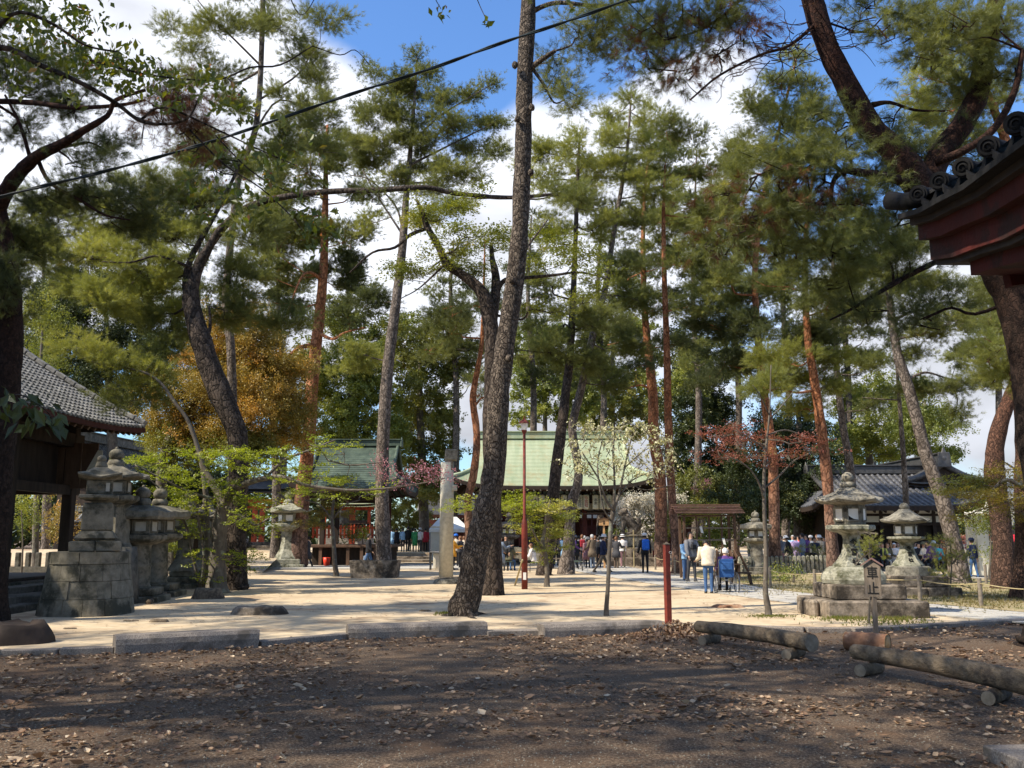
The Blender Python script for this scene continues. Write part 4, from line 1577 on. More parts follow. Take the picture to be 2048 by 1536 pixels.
class Tree:
 def __init__(self,name,label,d,trunk,bark,cat='pine tree',group=None,k=1.4,seg=12,rough=.12,ground=True):
  self.d = d
  rows = trunk_world(trunk,d)
  if ground:
   g = rows[0]
   rows = flare(rows,k,.5)
  self.rows = smooth_path(rows,5)
  self.root = thing(name,label,cat,(rows[0][0],rows[0][1],0),group)
  self.wood = MB()
  self.bark = bark
  self.wood.tube(self.rows,[r[3] for r in self.rows],seg,True,rough)
  self.nodes = [np.array(r) for r in self.rows]
  self.fol = {}
  self.seed = rnd.random() * 100
 def limb(self,pts,taper=True,seg=7,rough=.1):
  rows = smooth_path(trunk_world(pts,self.d),4)
  self.wood.tube(rows,[r[3] for r in rows],seg,True,rough)
  self.nodes += [np.array(r) for r in rows]
  return self
 def attach(self,c,r_max=.09,sag=.12):
  """branch from the nearest suitable wood to the foliage pad at c"""
  best,bd = None,1e9
  for q in self.nodes:
   dz = c[2] - q[2]
   dist = math.dist(q[:3],c[:3]) + (0 if dz > -.2 else (-dz) * .9) + max(0,dz - 2.5) * .4
   if dist < bd:
    bd,best = dist,q
  q = best
  L = math.dist(q[:3],c[:3])
  r0 = min(q[3] * .55,r_max,.015 + L * .018)
  if L < .15: return q
  a,b = np.array(q[:3]),np.array(c[:3])
  mid = (a + b) / 2 + rng.normal(size=3) * L * .06 + np.array([0,0,-L * sag * .3])
  m2 = a * .3 + b * .7 + rng.normal(size=3) * L * .05
  rows = smooth_path([[*a,r0],[*mid,r0 * .75],[*m2,r0 * .6],[*b,r0 * .35]],3)
  self.wood.tube(rows,[r[3] for r in rows],5,False,.1)
  self.nodes += [np.array(r) for r in rows[4:]]
  return rows[-1]
 def pad(self,u,v,ru,rv,dz=0,dens=1.0,m='needles',style='pine',droop=0,tint=0.0,scale=1.0,branch=True):
  d = self.d + dz
  c = np.array(P(u,v,d)[:])
  rx,rz = W(ru,d) * 1.08,W(rv,d) * 1.12
  ry = (rx + rz) * .5
  if branch:
   self.attach(c - np.array([0,0,rz * .3]))
  f = self.fol.setdefault(m,Foliage())
  px = F / d                           # photo pixels per metre here
  if style == 'pine':
   S = (1.0 + max(0,34 - px) / 60) * scale
   if f.proto is None: f.proto = needle_proto(max(.0034,.2 / px),droop * .6)
   cl = .34 * scale + 3.0 / px          # cluster radius
   ncl = int(np.clip(dens * 1.15 * (rx * rz) / (cl * cl) + 3,4,90))
   need = dens * 4.0 * math.pi * ru * rv / (f.proto[1] * (px * S) ** 2)
   per = max(3,int(need / ncl + .5))
   cc = unit(rng.normal(size=(ncl,3))) * (rng.uniform(.1,1,(ncl,1)) ** .5)
   cc[:,2] = cc[:,2] * .9 + .06
   C = c + cc * np.array([rx,ry,rz])
   ctint = rng.normal(size=ncl) * .15 + .42 + tint + .2 * np.array([noise.noise(Vector(q) * .6 + Vector((self.seed,0,0))) for q in C])
   for q in C[:: (1 if px > 60 else 2)]:
    a = c - np.array([0,0,rz * .3]) + rng.normal(size=3) * .1
    mid = (a + q) / 2 + rng.normal(size=3) * .12
    self.wood.tube([a,mid,q],[.016 + .1 / px,.011,.005],3,False)
   r = rng.normal(size=(ncl,per,3)) * np.array([1,1,.55]) * cl * .68
   pos = (C[:,None,:] + r).reshape(-1,3)
   dr = unit(r + (C - c)[:,None,:] * .3 + np.array([0,0,.3 - droop * 1.4]) * cl * 1.4 + rng.normal(size=r.shape) * cl * .35).reshape(-1,3)
   n = len(pos)
   rot = np.stack([rng.uniform(0,6.283,n),-np.arcsin(np.clip(dr[:,2],-1,1)),np.arctan2(dr[:,1],dr[:,0])],1)
   f.add_sprays(pos,rot,S * rng.uniform(.8,1.25,n),np.repeat(ctint,per) + rng.normal(size=n) * .12)
  else:
   L = max(.062 * scale,3.4 / px)
   if f.proto is None: f.proto = leaf_proto(L,style)
   cl = .40 * scale + 4 / px
   S = 1.0 + max(0,40 - px) / 50
   ncl = int(np.clip(dens * 1.2 * (rx * rz) / (cl * cl) + 3,4,100))
   need = dens * 3.5 * math.pi * ru * rv / (f.proto[1] * (px * S) ** 2)
   per = max(2,int(need / ncl + .5))
   cc = unit(rng.normal(size=(ncl,3))) * (rng.uniform(.1,1,(ncl,1)) ** .42)
   C = c + cc * np.array([rx,ry,rz])
   ctint = rng.normal(size=ncl) * .2 + .42 + tint
   flat = .3 if style == 'layer' else .7
   if px > 25:
    for q in C[:: (1 if px > 60 else 2)]:
     a = c - np.array([0,0,rz * .4])
     mid = (a + q) / 2 + rng.normal(size=3) * .1
     self.wood.tube([a,mid,q],[.012 + .1 / px,.008,.004],3,False)
   r = rng.normal(size=(ncl,per,3)) * np.array([1,1,flat]) * cl * .6
   pos = (C[:,None,:] + r).reshape(-1,3)
   n = len(pos)
   tl = .22 if style == 'layer' else .7
   rot = np.stack([rng.normal(size=n) * tl,rng.normal(size=n) * tl + droop * .3,rng.uniform(0,6.283,n)],1)
   f.add_sprays(pos,rot,S * rng.uniform(.75,1.25,n),np.repeat(ctint,per) + rng.normal(size=n) * .12)
  return self
 def pads(self,lst,**kw):
  for q in lst:
   k2 = dict(kw)
   dz = rnd.uniform(-1,1) * self.d * .045 if len(q) < 5 else q[4]
   self.pad(q[0],q[1],q[2],q[3],dz,**k2)
  return self
 def done(self,crown='crown'):
  self.wood.build('trunk',self.bark,self.root)
  for k,f in self.fol.items():
   TOTAL[0] += f.count()
   nm = 'dead_needles' if k == 'needles_dead' else crown if k[0] in 'nl' else 'blossom'
   if f.pp:
    f.proto = f.proto[0]
    f.build_sprays(nm,M[k],self.root)
   f.build(nm,M[k],self.root)
  return self.root
def rr(v):
 return v
pine_grp = 'pine trees of the shrine grove'
# --- T1: the big leaning grey pine in the middle
t = Tree('pine_tree','tall thick grey-barked pine leaning right across the middle, rising out of the picture',19.0,
  [(927,1236,56),(939,1180,54),(953,1100,52),(971,1030,49),(986,960,45),(996,820,43),(1006,723,41),(1034,525,38),(1045,340,35),
  (1049,170,35),(1057,0,33),(1062,-200,29),(1056,-420,22),(1060,-640,12)],M['bark_main'],group=pine_grp,seg=28,rough=.15,k=1.16)
t.limb([(1052,145,16),(1075,125,12,-.1),(1110,102,9,-.3)])
t.limb([(1056,30,15),(1080,15,11),(1120,5,10,-.4),(1200,12,8,-.6),(1290,0,6,-.9)])
t.limb([(1060,130,9),(1088,170,6),(1108,205,4,.2),(1130,200,3,.3)])
t.limb([(1028,530,6),(1050,500,5,.4),(1095,440,3,.9)])
for (u,v) in ((1030,130),(1064,215),(1062,345),(1018,716),(1024,560),(1035,238)):
 q = P(u,v,18.75)
 t.wood.ball(q,.07,1,1,1.2,8,.3)
q = P(1010,716,18.72)
t.pads([(1115,170,42,26),(1150,195,38,24),(1105,120,30,22),(1160,60,50,40,-.5),(1225,30,60,34,-.7),(1205,95,42,24,.3),(1270,70,55,36,-.6)],dens=.85)
t.pads([(1020,-60,60,30),(1110,-80,70,30),(1060,-160,110,40),(1000,-200,90,40),(1120,-240,100,50),(1060,-320,110,50),(1030,-420,90,50),
  (1100,-500,80,50),(1060,-600,60,50)],dens=.5)
t.done()
# --- T2: dark S-curved pine with a long level limb
t = Tree('pine_tree','dark S-curved pine sweeping over the maple, its long level limb reaching the middle trunk',28.0,
  [(470,1180,44),(472,1060,40),(478,960,38),(474,870,40),(440,788,46),(408,700,44),(390,640,38),(382,595,34),(392,545,24),(412,505,19),
  (440,462,17),(478,425,15),(520,405,14),(600,389,13,-.3),(680,382,12,-.6),(760,380,12,-1),(850,375,11,-1.2),(900,385,10,-1),(960,392,10,-.8),
  (1010,395,9,.6),(1060,393,8,1.5),(1110,388,6,2)],
  M['bark_dark'],group=pine_grp,seg=16,k=1.35)
t.limb([(378,610,20),(372,560,16,.3),(385,510,12,.6),(430,430,9,1),(470,350,7,1.3),(490,300,5,1.6)])
t.limb([(390,540,9),(350,522,6,-.5),(310,512,5,-.8),(260,525,4,-1),(205,523,3,-1.2)])
t.limb([(408,690,10),(420,655,7),(418,612,4)])
t.pads([(180,500,110,48),(285,545,110,52),(310,615,85,50),(350,460,90,48),(240,455,90,38),(210,590,70,40),(150,560,60,40)],m='needles_yel',dens=.95)
t.pads([(330,660,60,40,1),(100,440,90,50,2),(40,480,70,60,2),(380,300,70,40,1.5),(470,620,50,40,2),(560,640,60,34,3),(390,400,80,50,1),(500,470,60,45,.5),(440,330,70,50,1.4),(330,380,80,45,1),(470,560,50,60,2),(250,390,80,40,.6)],dens=.9)
t.pads([(1125,385,45,22),(900,405,40,20),(760,400,30,14),(1170,400,45,26)],dens=.8)
t.done()
# --- pine rising behind the S-curve, crown over the upper left
t = Tree('pine_tree','slim straight pine rising behind the S-curved one to the open upper crown at upper left',33.0,
  [(462,1160,22),(466,900,20),(462,700,18),(452,600,16),(462,480,15),(480,340,14),(508,270,13),(520,170,12),(526,0,11),(530,-160,8),(534,-300,4)],
  M['bark_grey'],group=pine_grp,seg=10)
t.limb([(520,130,5),(470,80,4,-.6),(420,30,3,-1),(380,-20,2,-1)])
t.limb([(518,200,5),(600,145,4,.5),(625,90,3,.8)])
t.limb([(505,270,5),(560,200,4,-.6),(640,240,3,-.9)])
t.pads([(440,55,100,45),(560,45,75,40),(640,30,70,32),(610,125,60,45),(430,150,75,36),(600,215,75,42),(360,80,50,40),(650,285,45,36),
  (560,300,70,45),(470,210,60,36),(500,-50,120,40),(560,-120,100,50),(480,-200,90,50),(640,175,50,30)],dens=.62)
t.done()
# --- red pine behind the vermilion pavilion
t = Tree('pine_tree','orange-red pine trunk standing before the pavilion beside the rust-coloured tree',46.0,
  [(596,1135,32),(604,1000,29),(615,900,27),(625,760,25),(637,650,22),(647,540,18),(650,430,14),(652,330,9),(655,250,5)],M['bark_red'],group=pine_grp,seg=14)
t.limb([(630,690,12),(600,695,9,-1),(575,715,6,-1.5)])
t.limb([(637,665,8),(665,678,6,-1),(690,665,4,-1.5),(730,655,3,-2)])
t.limb([(645,560,8),(620,545,6,-1),(600,560,4,-1.5),(570,640,3,-2)])
t.pads([(620,330,70,44),(690,315,55,55),(560,400,60,40),(600,465,80,46),(690,470,55,40),(600,545,70,34),(640,245,50,46),(720,390,40,28),
  (560,480,60,40),(530,440,60,40),(530,340,60,40),(590,280,50,36),(520,540,60,40)],dens=.95)
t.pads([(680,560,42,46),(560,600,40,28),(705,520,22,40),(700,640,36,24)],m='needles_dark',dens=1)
t.done()
# --- the conical pine against blue sky
t = Tree('pine_tree','slender conical pine with its pointed top against the blue sky',42.0,
  [(768,1144,28),(764,980,27),(768,850,25),(777,723,23),(793,600,20),(806,480,17),(812,400,14),(820,310,10),(829,200,6),(834,110,3)],
  M['bark_grey'],group=pine_grp,seg=14)
t.limb([(806,460,6),(790,410,4),(740,360,3),(700,350,2)])
t.limb([(822,290,6),(870,240,4),(930,200,3),(985,168,2)])
t.limb([(820,330,6),(880,300,4),(950,265,3),(1010,235,2)])
t.limb([(806,470,5),(760,400,4),(725,340,2)])
for q in [(834,108,14,20),(815,150,24,26),(852,140,22,24),(785,178,30,26),(840,185,45,28),(885,195,36,22),(930,188,38,17),(975,172,26,12),(755,150,13,22),
  (730,135,9,18),(770,215,40,26),(820,235,50,28),(890,240,44,24),(950,245,46,17),(1000,240,34,15),(735,230,34,30),(770,275,50,26),(850,285,60,25),
  (930,292,52,20),(990,300,36,14),(745,320,45,28),(830,335,55,22),(910,345,46,18),(715,285,30,30),(775,365,46,22),(870,375,50,18)]:
 t.pad(q[0],q[1],q[2],q[3],rnd.uniform(-1.6,1.6),dens=1.15,tint=.03)
t.pads([(740,440,34,26),(850,430,40,22),(950,350,50,22),(900,320,40,16)],m='needles_yel',dens=.7)
t.pads([(760,600,30,26),(730,610,40,30)],m='needles_dark',dens=.9)
t.pads([(720,700,45,26),(690,740,40,20),(750,715,34,18)],m='needles_yel',dens=.8)
t.done()
# --- T7 forked broadleaf tree behind the big pine
t = Tree('broadleaf_tree','forked broadleaf tree with bright small leaves directly behind the big leaning pine',25.5,
  [(984,1186,42),(984,1080,38),(985,960,36),(982,860,34),(985,700,32),(976,620,30),(960,580,25),(925,550,19),(895,530,17),(878,495,15),(855,455,13),
  (846,430,10),(834,400,6)],M['bark_dark'],'tree',seg=16)
t.limb([(980,660,26),(990,600,22,.3),(992,555,18,.5),(985,520,12,.7),(982,490,8,.8)])
t.limb([(990,590,14,.4),(1010,560,10,.6),(1060,555,8,.8),(1110,550,6,1),(1165,545,4,1.2),(1220,560,2,1.4)])
t.limb([(850,458,9),(820,470,8,-.3),(790,495,6,-.5),(745,505,5,-.7),(700,545,3,-.9)])
t.limb([(890,528,6),(840,575,3,-.4),(800,598,2,-.6)])
t.pads([(880,430,52,26),(935,465,70,26),(860,540,90,18),(800,545,42,15),(950,535,55,20),(915,405,55,26),(990,490,40,32),(900,500,60,20)],
 m='leaf_yelgreen',style='layer',dens=.55,tint=-.05)
t.pads([(1090,532,55,20),(1150,512,70,24),(1200,545,48,16),(1130,480,60,24),(1100,622,70,12),(1165,600,36,16),(1205,580,22,9),(850,420,30,26)],
 m='leaf_yelgreen',style='layer',dens=.5,tint=-.05)
t.done()
t = Tree('pine_tree','thin crooked reddish pine squeezed beside the big leaning trunk',31.0,
  [(940,1172,17),(938,1060,17),(936,1000,16),(946,955,16),(953,900,15),(953,860,14),(946,800,14),(951,760,12),(962,700,9),(966,640,8),(968,560,5),(970,480,3)],
  M['bark_red'],group=pine_grp,seg=10)
t.limb([(950,812,5),(965,795,4),(985,800,2)])
t.pads([(960,600,50,18),(900,620,60,22),(1010,590,30,20)],m='needles_dark',dens=.7)
t.pads([(895,660,60,26),(860,700,50,18),(960,780,20,40)],dens=.7)
t.done()
# --- T8, T9
t = Tree('pine_tree','slim dark pine leaning right in front of the green-roofed hall',38.0,
  [(1088,1150,27),(1100,1060,26),(1108,975,24),(1120,880,22),(1130,800,19),(1139,720,16),(1146,600,13),(1151,480,10),(1156,340,7),(1160,270,4)],
  M['bark_dark'],group=pine_grp,seg=12)
t.limb([(1140,705,5),(1090,705,3),(1040,700,2)])
t.limb([(1144,660,5),(1128,650,4),(1122,690,2)])
t.pads([(1110,300,50,34),(1160,300,45,40),(1080,350,45,34),(1130,390,60,38),(1190,450,55,34),(1100,450,55,34),(1080,290,30,22)],m='needles_yel',dens=.7)
t.pads([(1180,640,75,38),(1110,700,60,32),(1085,560,30,24),(1160,720,50,28),(1090,660,36,24)],dens=.9)
t.done()
t = Tree('pine_tree','pale crooked pine, thin and bent like a bow, before the green-roofed hall',39.5,
  [(1131,1146,27),(1138,1090,24),(1140,1040,20),(1145,1000,20),(1156,965,19),(1156,930,18),(1147,880,17),(1145,850,17),(1154,810,17),(1165,765,16),(1182,686,15),
  (1196,630,13),(1211,575,12),(1230,450,10),(1252,320,7),(1262,200,4)],M['bark_grey'],group=pine_grp,seg=12,k=1.5)
t.pads([(1262,190,30,20),(1225,225,40,22),(1290,235,36,22),(1255,270,60,26),(1200,275,34,20),(1310,300,36,24),(1240,330,70,32),(1190,350,50,30),(1290,370,60,32)],
 m='needles_yel',dens=.85,tint=-.12)
t.pads([(1230,430,60,34),(1250,520,50,32),(1235,690,60,36),(1210,760,50,30),(1275,590,40,30),(1220,620,40,22)],dens=.9)
t.done()
# --- T10 A, B
t = Tree('pine_tree','red-barked pine bending left over the right end of the green roof',49.0,
  [(1322,1131,26),(1322,1060,25),(1320,954,24),(1308,876,22),(1306,800,20),(1299,723,18),(1292,655,15),(1287,563,12),(1286,470,9),(1290,380,6),(1300,300,4)],
  M['bark_red'],group=pine_grp,seg=12)
t.limb([(1298,715,8),(1285,692,6),(1255,683,3),(1215,690,2)])
t.limb([(1303,780,5),(1280,770,4),(1245,780,2)])
t.pads([(1290,440,75,46),(1330,515,70,46),(1350,430,60,50),(1300,350,65,40),(1340,280,45,34),(1300,610,60,36),(1250,560,36,30)],dens=1)
t.pads([(1255,660,40,24),(1270,730,34,24),(1345,600,40,36),(1350,680,44,30)],m='needles_dark',dens=.8)
t.done()
t = Tree('pine_tree','straight dark-red pine, thinner of the two, behind the votive rack',40.0,
  [(1354,1144,19),(1350,1072,18),(1340,932,17),(1336,820,16),(1334,716,14),(1329,560,11),(1327,430,8),(1330,330,4)],M['bark_red'],group=pine_grp,seg=10)
t.pads([(1370,340,60,38),(1400,420,60,40),(1370,520,60,44),(1400,600,50,40),(1330,240,30,24),(1380,270,40,26)],dens=1)
t.done()
# --- T11, T12, T13, T14
t = Tree('pine_tree','orange-red pine trunk behind the copper-leaved dogwood',40.0,
  [(1550,1146,24),(1549,1060,22),(1547,963,20),(1543,894,19),(1530,799,17),(1522,740,15),(1515,662,14),(1510,535,12),(1530,380,9),(1565,230,6),(1592,120,4)],
  M['bark_red'],group=pine_grp,seg=12)
t.pads([(1590,110,26,22),(1560,165,40,26),(1610,170,40,26),(1530,225,50,28),(1600,235,50,32),(1500,200,26,18),(1500,300,60,36),(1570,320,60,40),(1465,345,50,34),
  (1640,280,40,36)],dens=1.0,tint=.08)
t.pads([(1480,470,85,50),(1430,550,70,44),(1500,590,80,46),(1450,400,60,40)],dens=1)
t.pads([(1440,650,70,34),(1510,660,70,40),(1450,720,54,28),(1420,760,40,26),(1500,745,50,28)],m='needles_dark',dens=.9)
t.done()
t = Tree('pine_tree','bright orange-red pine trunk rising behind the nearer big stone lantern',34.0,
  [(1668,1159,27),(1665,1100,24),(1660,1030,22),(1655,963,22),(1645,877,21),(1636,809,19),(1625,740,17),(1616,680,15),(1610,552,12),(1615,430,8),(1630,330,4)],
  M['bark_red'],group=pine_grp,seg=14)
t.pads([(1600,420,70,44),(1650,500,75,44),(1575,560,70,40),(1655,600,70,40),(1700,440,50,40),(1560,480,50,36)],dens=1)
t.pads([(1570,720,90,34),(1630,770,60,34),(1540,770,50,26),(1600,815,50,20),(1500,770,30,18),(1660,720,40,30)],m='needles_yel',dens=1.05,tint=-.15)
t.pads([(1600,660,70,34),(1640,690,50,30)],m='needles_dark',dens=1)
t.done()
t = Tree('pine_tree','slim mottled grey pine behind the lantern, before the tiled hall',41.0,
  [(1712,1143,18),(1706,1000,17),(1700,930,16),(1687,860,15),(1677,775,13),(1672,700,11),(1668,560,9),(1664,460,6),(1665,380,3)],M['bark_grey'],group=pine_grp,seg=10)
t.pads([(1700,560,50,40),(1715,640,42,44),(1725,730,28,40),(1690,480,50,40),(1740,800,18,34),(1760,600,36,34)],dens=.9)
t.done()
t = Tree('pine_tree','thinnest bare-stemmed young pine in front of the tiled hall roof',37.0,
  [(1818,1150,14),(1812,1000,12),(1806,900,10),(1800,820,8),(1794,740,6),(1790,680,4)],M['bark_grey'],group=pine_grp,seg=8)
t.limb([(1799,800,3),(1760,798,2),(1725,795,1.5)])
t.pads([(1790,720,40,24),(1810,770,34,18)],dens=.5)
t.done()
# --- T15 leaning pine at right
t = Tree('pine_tree','grey pine leaning left in front of the tiled hall, behind the second big lantern',32.0,
  [(1920,1165,38),(1908,1090,32),(1886,1003,29),(1870,960,27),(1852,910,25),(1843,877,24),(1817,775,21),(1797,716,19),(1785,650,16),(1776,560,12),(1775,460,8),(1780,380,4)],
  M['bark_grey'],group=pine_grp,seg=14)
t.limb([(1812,760,6),(1850,745,5),(1890,755,3),(1950,770,2)])
t.limb([(1786,640,7),(1840,620,5),(1900,640,3)])
t.limb([(1900,765,3,.5),(1915,800,2,.6),(1905,840,1.5,.7)])
t.pads([(1780,555,75,42),(1850,590,75,44),(1900,640,42,26),(1850,665,55,30),(1800,500,70,40),(1930,600,40,40),(1820,700,40,22),(1890,770,62,22),(1950,755,34,16),
  (1840,770,44,22),(1910,822,22,24),(1935,690,30,16),(1740,470,50,36)],dens=.85)
t.done()
# --- T16, T17 right edge
t = Tree('pine_tree','dark leaning pine trunk at the right, behind the golden maple',28.5,
  [(2010,1176,44),(2006,1080,38),(1993,980,38),(1988,920,36),(1997,860,32),(2018,800,28),(2036,755,26),(2050,680,24),(2065,560,18),(2070,420,10)],
  M['bark_rednear'],group=pine_grp,seg=16)
t.pads([(2020,620,50,40),(1985,560,50,44),(2020,480,50,40),(2090,560,60,50),(2100,450,70,50),(1960,470,60,44)],dens=.95)
t.done()
t = Tree('pine_tree','thick red-brown pine trunk cut by the right edge, nearest of those standing there',24.0,
  [(2066,1190,70),(2060,1080,54),(2054,980,46),(2054,900,42),(2048,800,38),(2034,720,36),(2020,640,34),(2030,540,30),(2060,420,24),(2080,300,16)],
  M['bark_rednear'],group=pine_grp,seg=18)
t.limb([(2024,700,12),(2000,660,8),(2005,620,5)])
t.pads([(2000,745,52,22),(1975,715,40,16),(2040,760,50,26),(1950,700,24,12),(1990,690,40,20)],m='needles_yel',dens=.9)
t.pads([(2060,640,50,40),(1990,640,40,30)],dens=.8)
t.done()
# --- sunlit pine top behind the gate roof
t = Tree('pine_tree','sunlit pine crown high at right, seen behind the dark overhanging trunk',30.0,
  [(2120,1170,40),(2110,900,36),(2090,600,30),(2050,400,24),(2000,250,18),(1960,150,12),(1930,60,6)],M['bark_red'],group=pine_grp,seg=12)
t.pads([(1860,150,50,24),(1830,185,40,20),(1900,210,70,30),(1845,240,50,20),(1920,140,40,26),(1930,275,60,26),(1870,110,30,16),(1990,200,50,40),(1860,290,60,24),
  (1980,330,60,30)],m='needles_yel',dens=1.0)
t.done()
# --- T18: the near dark tree overhanging the upper right
t = Tree('pine_tree','near dark double-limbed pine overhanging the upper right, half hidden by the gate eave',14.0,
  [(2130,1290,120),(2110,1050,95),(2080,850,84),(2056,700,78),(2030,600,74),(1990,520,72),(1930,450,70),(1870,400,68),(1835,365,66),(1790,305,56),(1740,255,52),(1690,165,47),
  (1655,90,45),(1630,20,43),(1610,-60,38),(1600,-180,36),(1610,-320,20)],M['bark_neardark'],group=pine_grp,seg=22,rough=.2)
t.limb([(1850,380,52,.3),(1880,310,48,.5),(1925,250,46,.6),(1955,190,44,.7),(1968,120,40,.8),(1985,30,34,.9),(2010,-80,24,1)],seg=14,rough=.2)
t.limb([(1870,325,20,0),(1930,300,18,-.2),(1990,255,16,-.3),(2030,180,14,-.4),(2045,100,10,-.5)],seg=9)
t.limb([(1830,372,24,0),(1780,355,20,-.3),(1720,345,17,-.5),(1690,342,14,-.6),(1668,360,10,-.7),(1662,400,8,-.8),(1672,445,6,-.8)],seg=9)
t.limb([(1690,350,10,-.6),(1640,320,8,-.8),(1560,385,6,-1),(1500,380,4,-1.1)])
t.limb([(1668,410,7,-.8),(1600,405,6,-1),(1525,390,5,-1.1)])
t.limb([(1745,210,14,0),(1780,205,8,.1),(1830,220,6,.2),(1890,222,4,.3)])
t.limb([(1800,560,12,.2),(1750,590,9,0),(1700,620,6,-.2),(1660,640,4,-.3)])
t.limb([(1960,490,14,.2),(1880,520,12,.2),(1800,560,11,.2)])
t.limb([(1640,40,10,0),(1580,90,7,-.3),(1520,110,6,-.5),(1440,150,5,-.8),(1380,200,4,-1)])
t.limb([(1612,-40,14,0),(1540,-60,10,-.4),(1460,20,8,-.7),(1400,60,5,-.9),(1330,80,4,-1)])
t.pads([(850,-330,170,60,-1.5),(1080,-290,190,60,-1),(1330,-330,190,60,-.5),(1560,-300,160,60,0),(1200,-430,220,70,-2),(1750,-260,150,60,.5)],dens=.6,m='needles_dark')  # unseen upper crown, shaped to shade this trunk and the gate
# bare twigs against the sky
for k in range(46):
 u,v = rnd.choice([(1640,60),(1660,110),(1600,80),(1580,100),(1690,50),(1540,110),(1480,140)])
 u += rnd.uniform(-25,25)
 v += rnd.uniform(-20,20)
 a = rnd.choice([rnd.uniform(2.3,3.9),rnd.uniform(-.8,.5)])
 pts = [(u,v,3)]
 for j in range(5):
  a += rnd.uniform(-.7,.7)
  u += math.cos(a) * rnd.uniform(12,26)
  v += math.sin(a) * rnd.uniform(10,20) + 2
  pts.append((u,v,2.4 - j * .3,rnd.uniform(-.5,.3)))
 rows = smooth_path(trunk_world(pts,14),2)
 t.wood.tube(rows,[max(.004,r[3]) for r in rows],3,False)
t.pads([(1380,40,70,36,-1),(1440,20,60,30,-1),(1340,120,60,34,-.8),(1310,50,60,40,-.6),(1820,20,80,36),(1900,50,80,40),(1990,40,70,50),(1730,10,50,20),
  (1870,110,60,22),(2010,130,50,40),(1760,60,50,20)],dens=.85,m='needles')
t.pads([(1640,345,60,40,-.8),(1580,320,70,44,-1),(1500,345,70,40,-1.2),(1690,290,46,30,-.4),(1730,400,60,44,-.5),(1610,430,90,34,-.9),(1500,430,80,34,-1.1),
  (1440,470,60,28,-1.2),(1680,500,70,40,-.4),(1760,480,60,44,0)],dens=.8,droop=.25)
t.pads([(1790,300,60,34,.6),(1840,330,60,30,.8),(1900,300,60,30,.9),(1800,420,50,40,.5),(1760,350,50,36,.3),(1800,540,60,40,.3),(1740,620,70,28,0),(1860,620,60,40,.5)],
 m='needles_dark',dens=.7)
t.pads([(1560,250,60,34,-.6),(1620,220,44,30,-.5),(1680,250,44,34,.3),(1660,560,70,34,0),(1560,500,60,30,-.6),(1780,240,40,26,.5),(1940,180,60,40,.8),(1960,100,70,40,.8),(1830,80,70,34,.6)],dens=.75,droop=.15)
t.pads([(1360,150,46,26,-1),(1440,100,50,30,-1),(1500,60,36,28,-.7),(1405,55,44,24,-1),(1470,30,36,22,-.7),(1590,370,44,18,-1),(1440,385,34,16,-1.2),(1560,385,36,14,-1.1),(1290,120,40,22,-.6),(1640,400,44,20,-.8),(1500,440,40,24,-1.1),(1430,480,36,20,-1.2),(1340,60,40,24,-.8)],
 m='needles_dead',dens=.55,droop=.55)
t.done()
# --- T19: near left edge trunk with dark crown
t = Tree('pine_tree','near red-brown pine trunk at the left edge with dark boughs reaching over the picture',17.5,
  [(-22,1240,60),(-12,1100,50),(2,950,46),(14,820,46),(22,700,46),(20,600,44),(10,500,42),(-10,420,42),(-50,330,38),(-110,220,30),(-160,100,22),(-180,-50,14)],
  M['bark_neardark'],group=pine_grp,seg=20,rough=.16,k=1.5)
t.limb([(-10,430,34,0),(10,385,32,-.2),(40,345,30,-.4),(75,312,24,-.6),(120,290,20,-.8),(165,262,15,-1),(215,232,11,-1.2),(232,200,9,-1.3),(290,180,7,-1.5)],seg=12,rough=.18)
t.limb([(-120,210,16,0),(-40,203,13,-.4),(60,205,12,-.7),(150,215,10,-1),(240,210,8,-1.2),(290,200,5,-1.4)],seg=8)
t.limb([(72,312,10,-.5),(100,365,8,-.6),(160,400,7,-.6),(210,430,5,-.6),(260,440,3,-.6)])
t.limb([(60,315,9,-.5),(40,250,7,-.6),(10,190,5,-.7)])
t.pads([(60,175,80,40),(150,205,85,36),(20,110,60,40),(110,130,75,34),(50,255,60,34),(210,290,60,30),(150,320,60,26),(-60,160,90,60),(-90,60,90,60),
  (30,30,80,36)],m='needles_dark',dens=.72)
t.pads([(240,420,90,44),(120,395,60,30),(50,480,50,60),(20,560,60,60),(-50,500,90,90),(290,400,50,28),(10,640,50,40),(170,370,60,26)],m='needles_dark',dens=.85)
t.pads([(335,215,50,30,-1.6),(375,260,46,34,-1.6),(395,300,30,16,-1.6),(310,240,36,24,-1.5),(350,185,34,16,-1.6)],m='needles_dead',dens=1.0,droop=.5)
t.done()
# --- slender leaning stem with a low flat lit bough over the left roof
t = Tree('pine_tree','thin pale leaning stem ending in a low flat sunlit bough over the left roof',27.0,
  [(408,1180,14),(414,1080,12),(412,1000,11),(406,940,10),(394,890,9),(375,840,8),(351,807,7),(325,770,6),(296,748,5),(250,735,4),(200,728,3),(165,715,2)],
  M['bark_smooth'],group=pine_grp,seg=8)
t.pads([(150,698,46,9,-.3),(205,708,50,12,-.2),(255,722,55,15,0),(300,735,46,14,.3),(175,680,24,9,.2),(290,765,40,20,.5)],m='needles_yel',dens=1.1)
t.pads([(260,800,50,22,.8),(320,700,40,28,1),(230,785,30,12,.8)],dens=.8)
t.done()
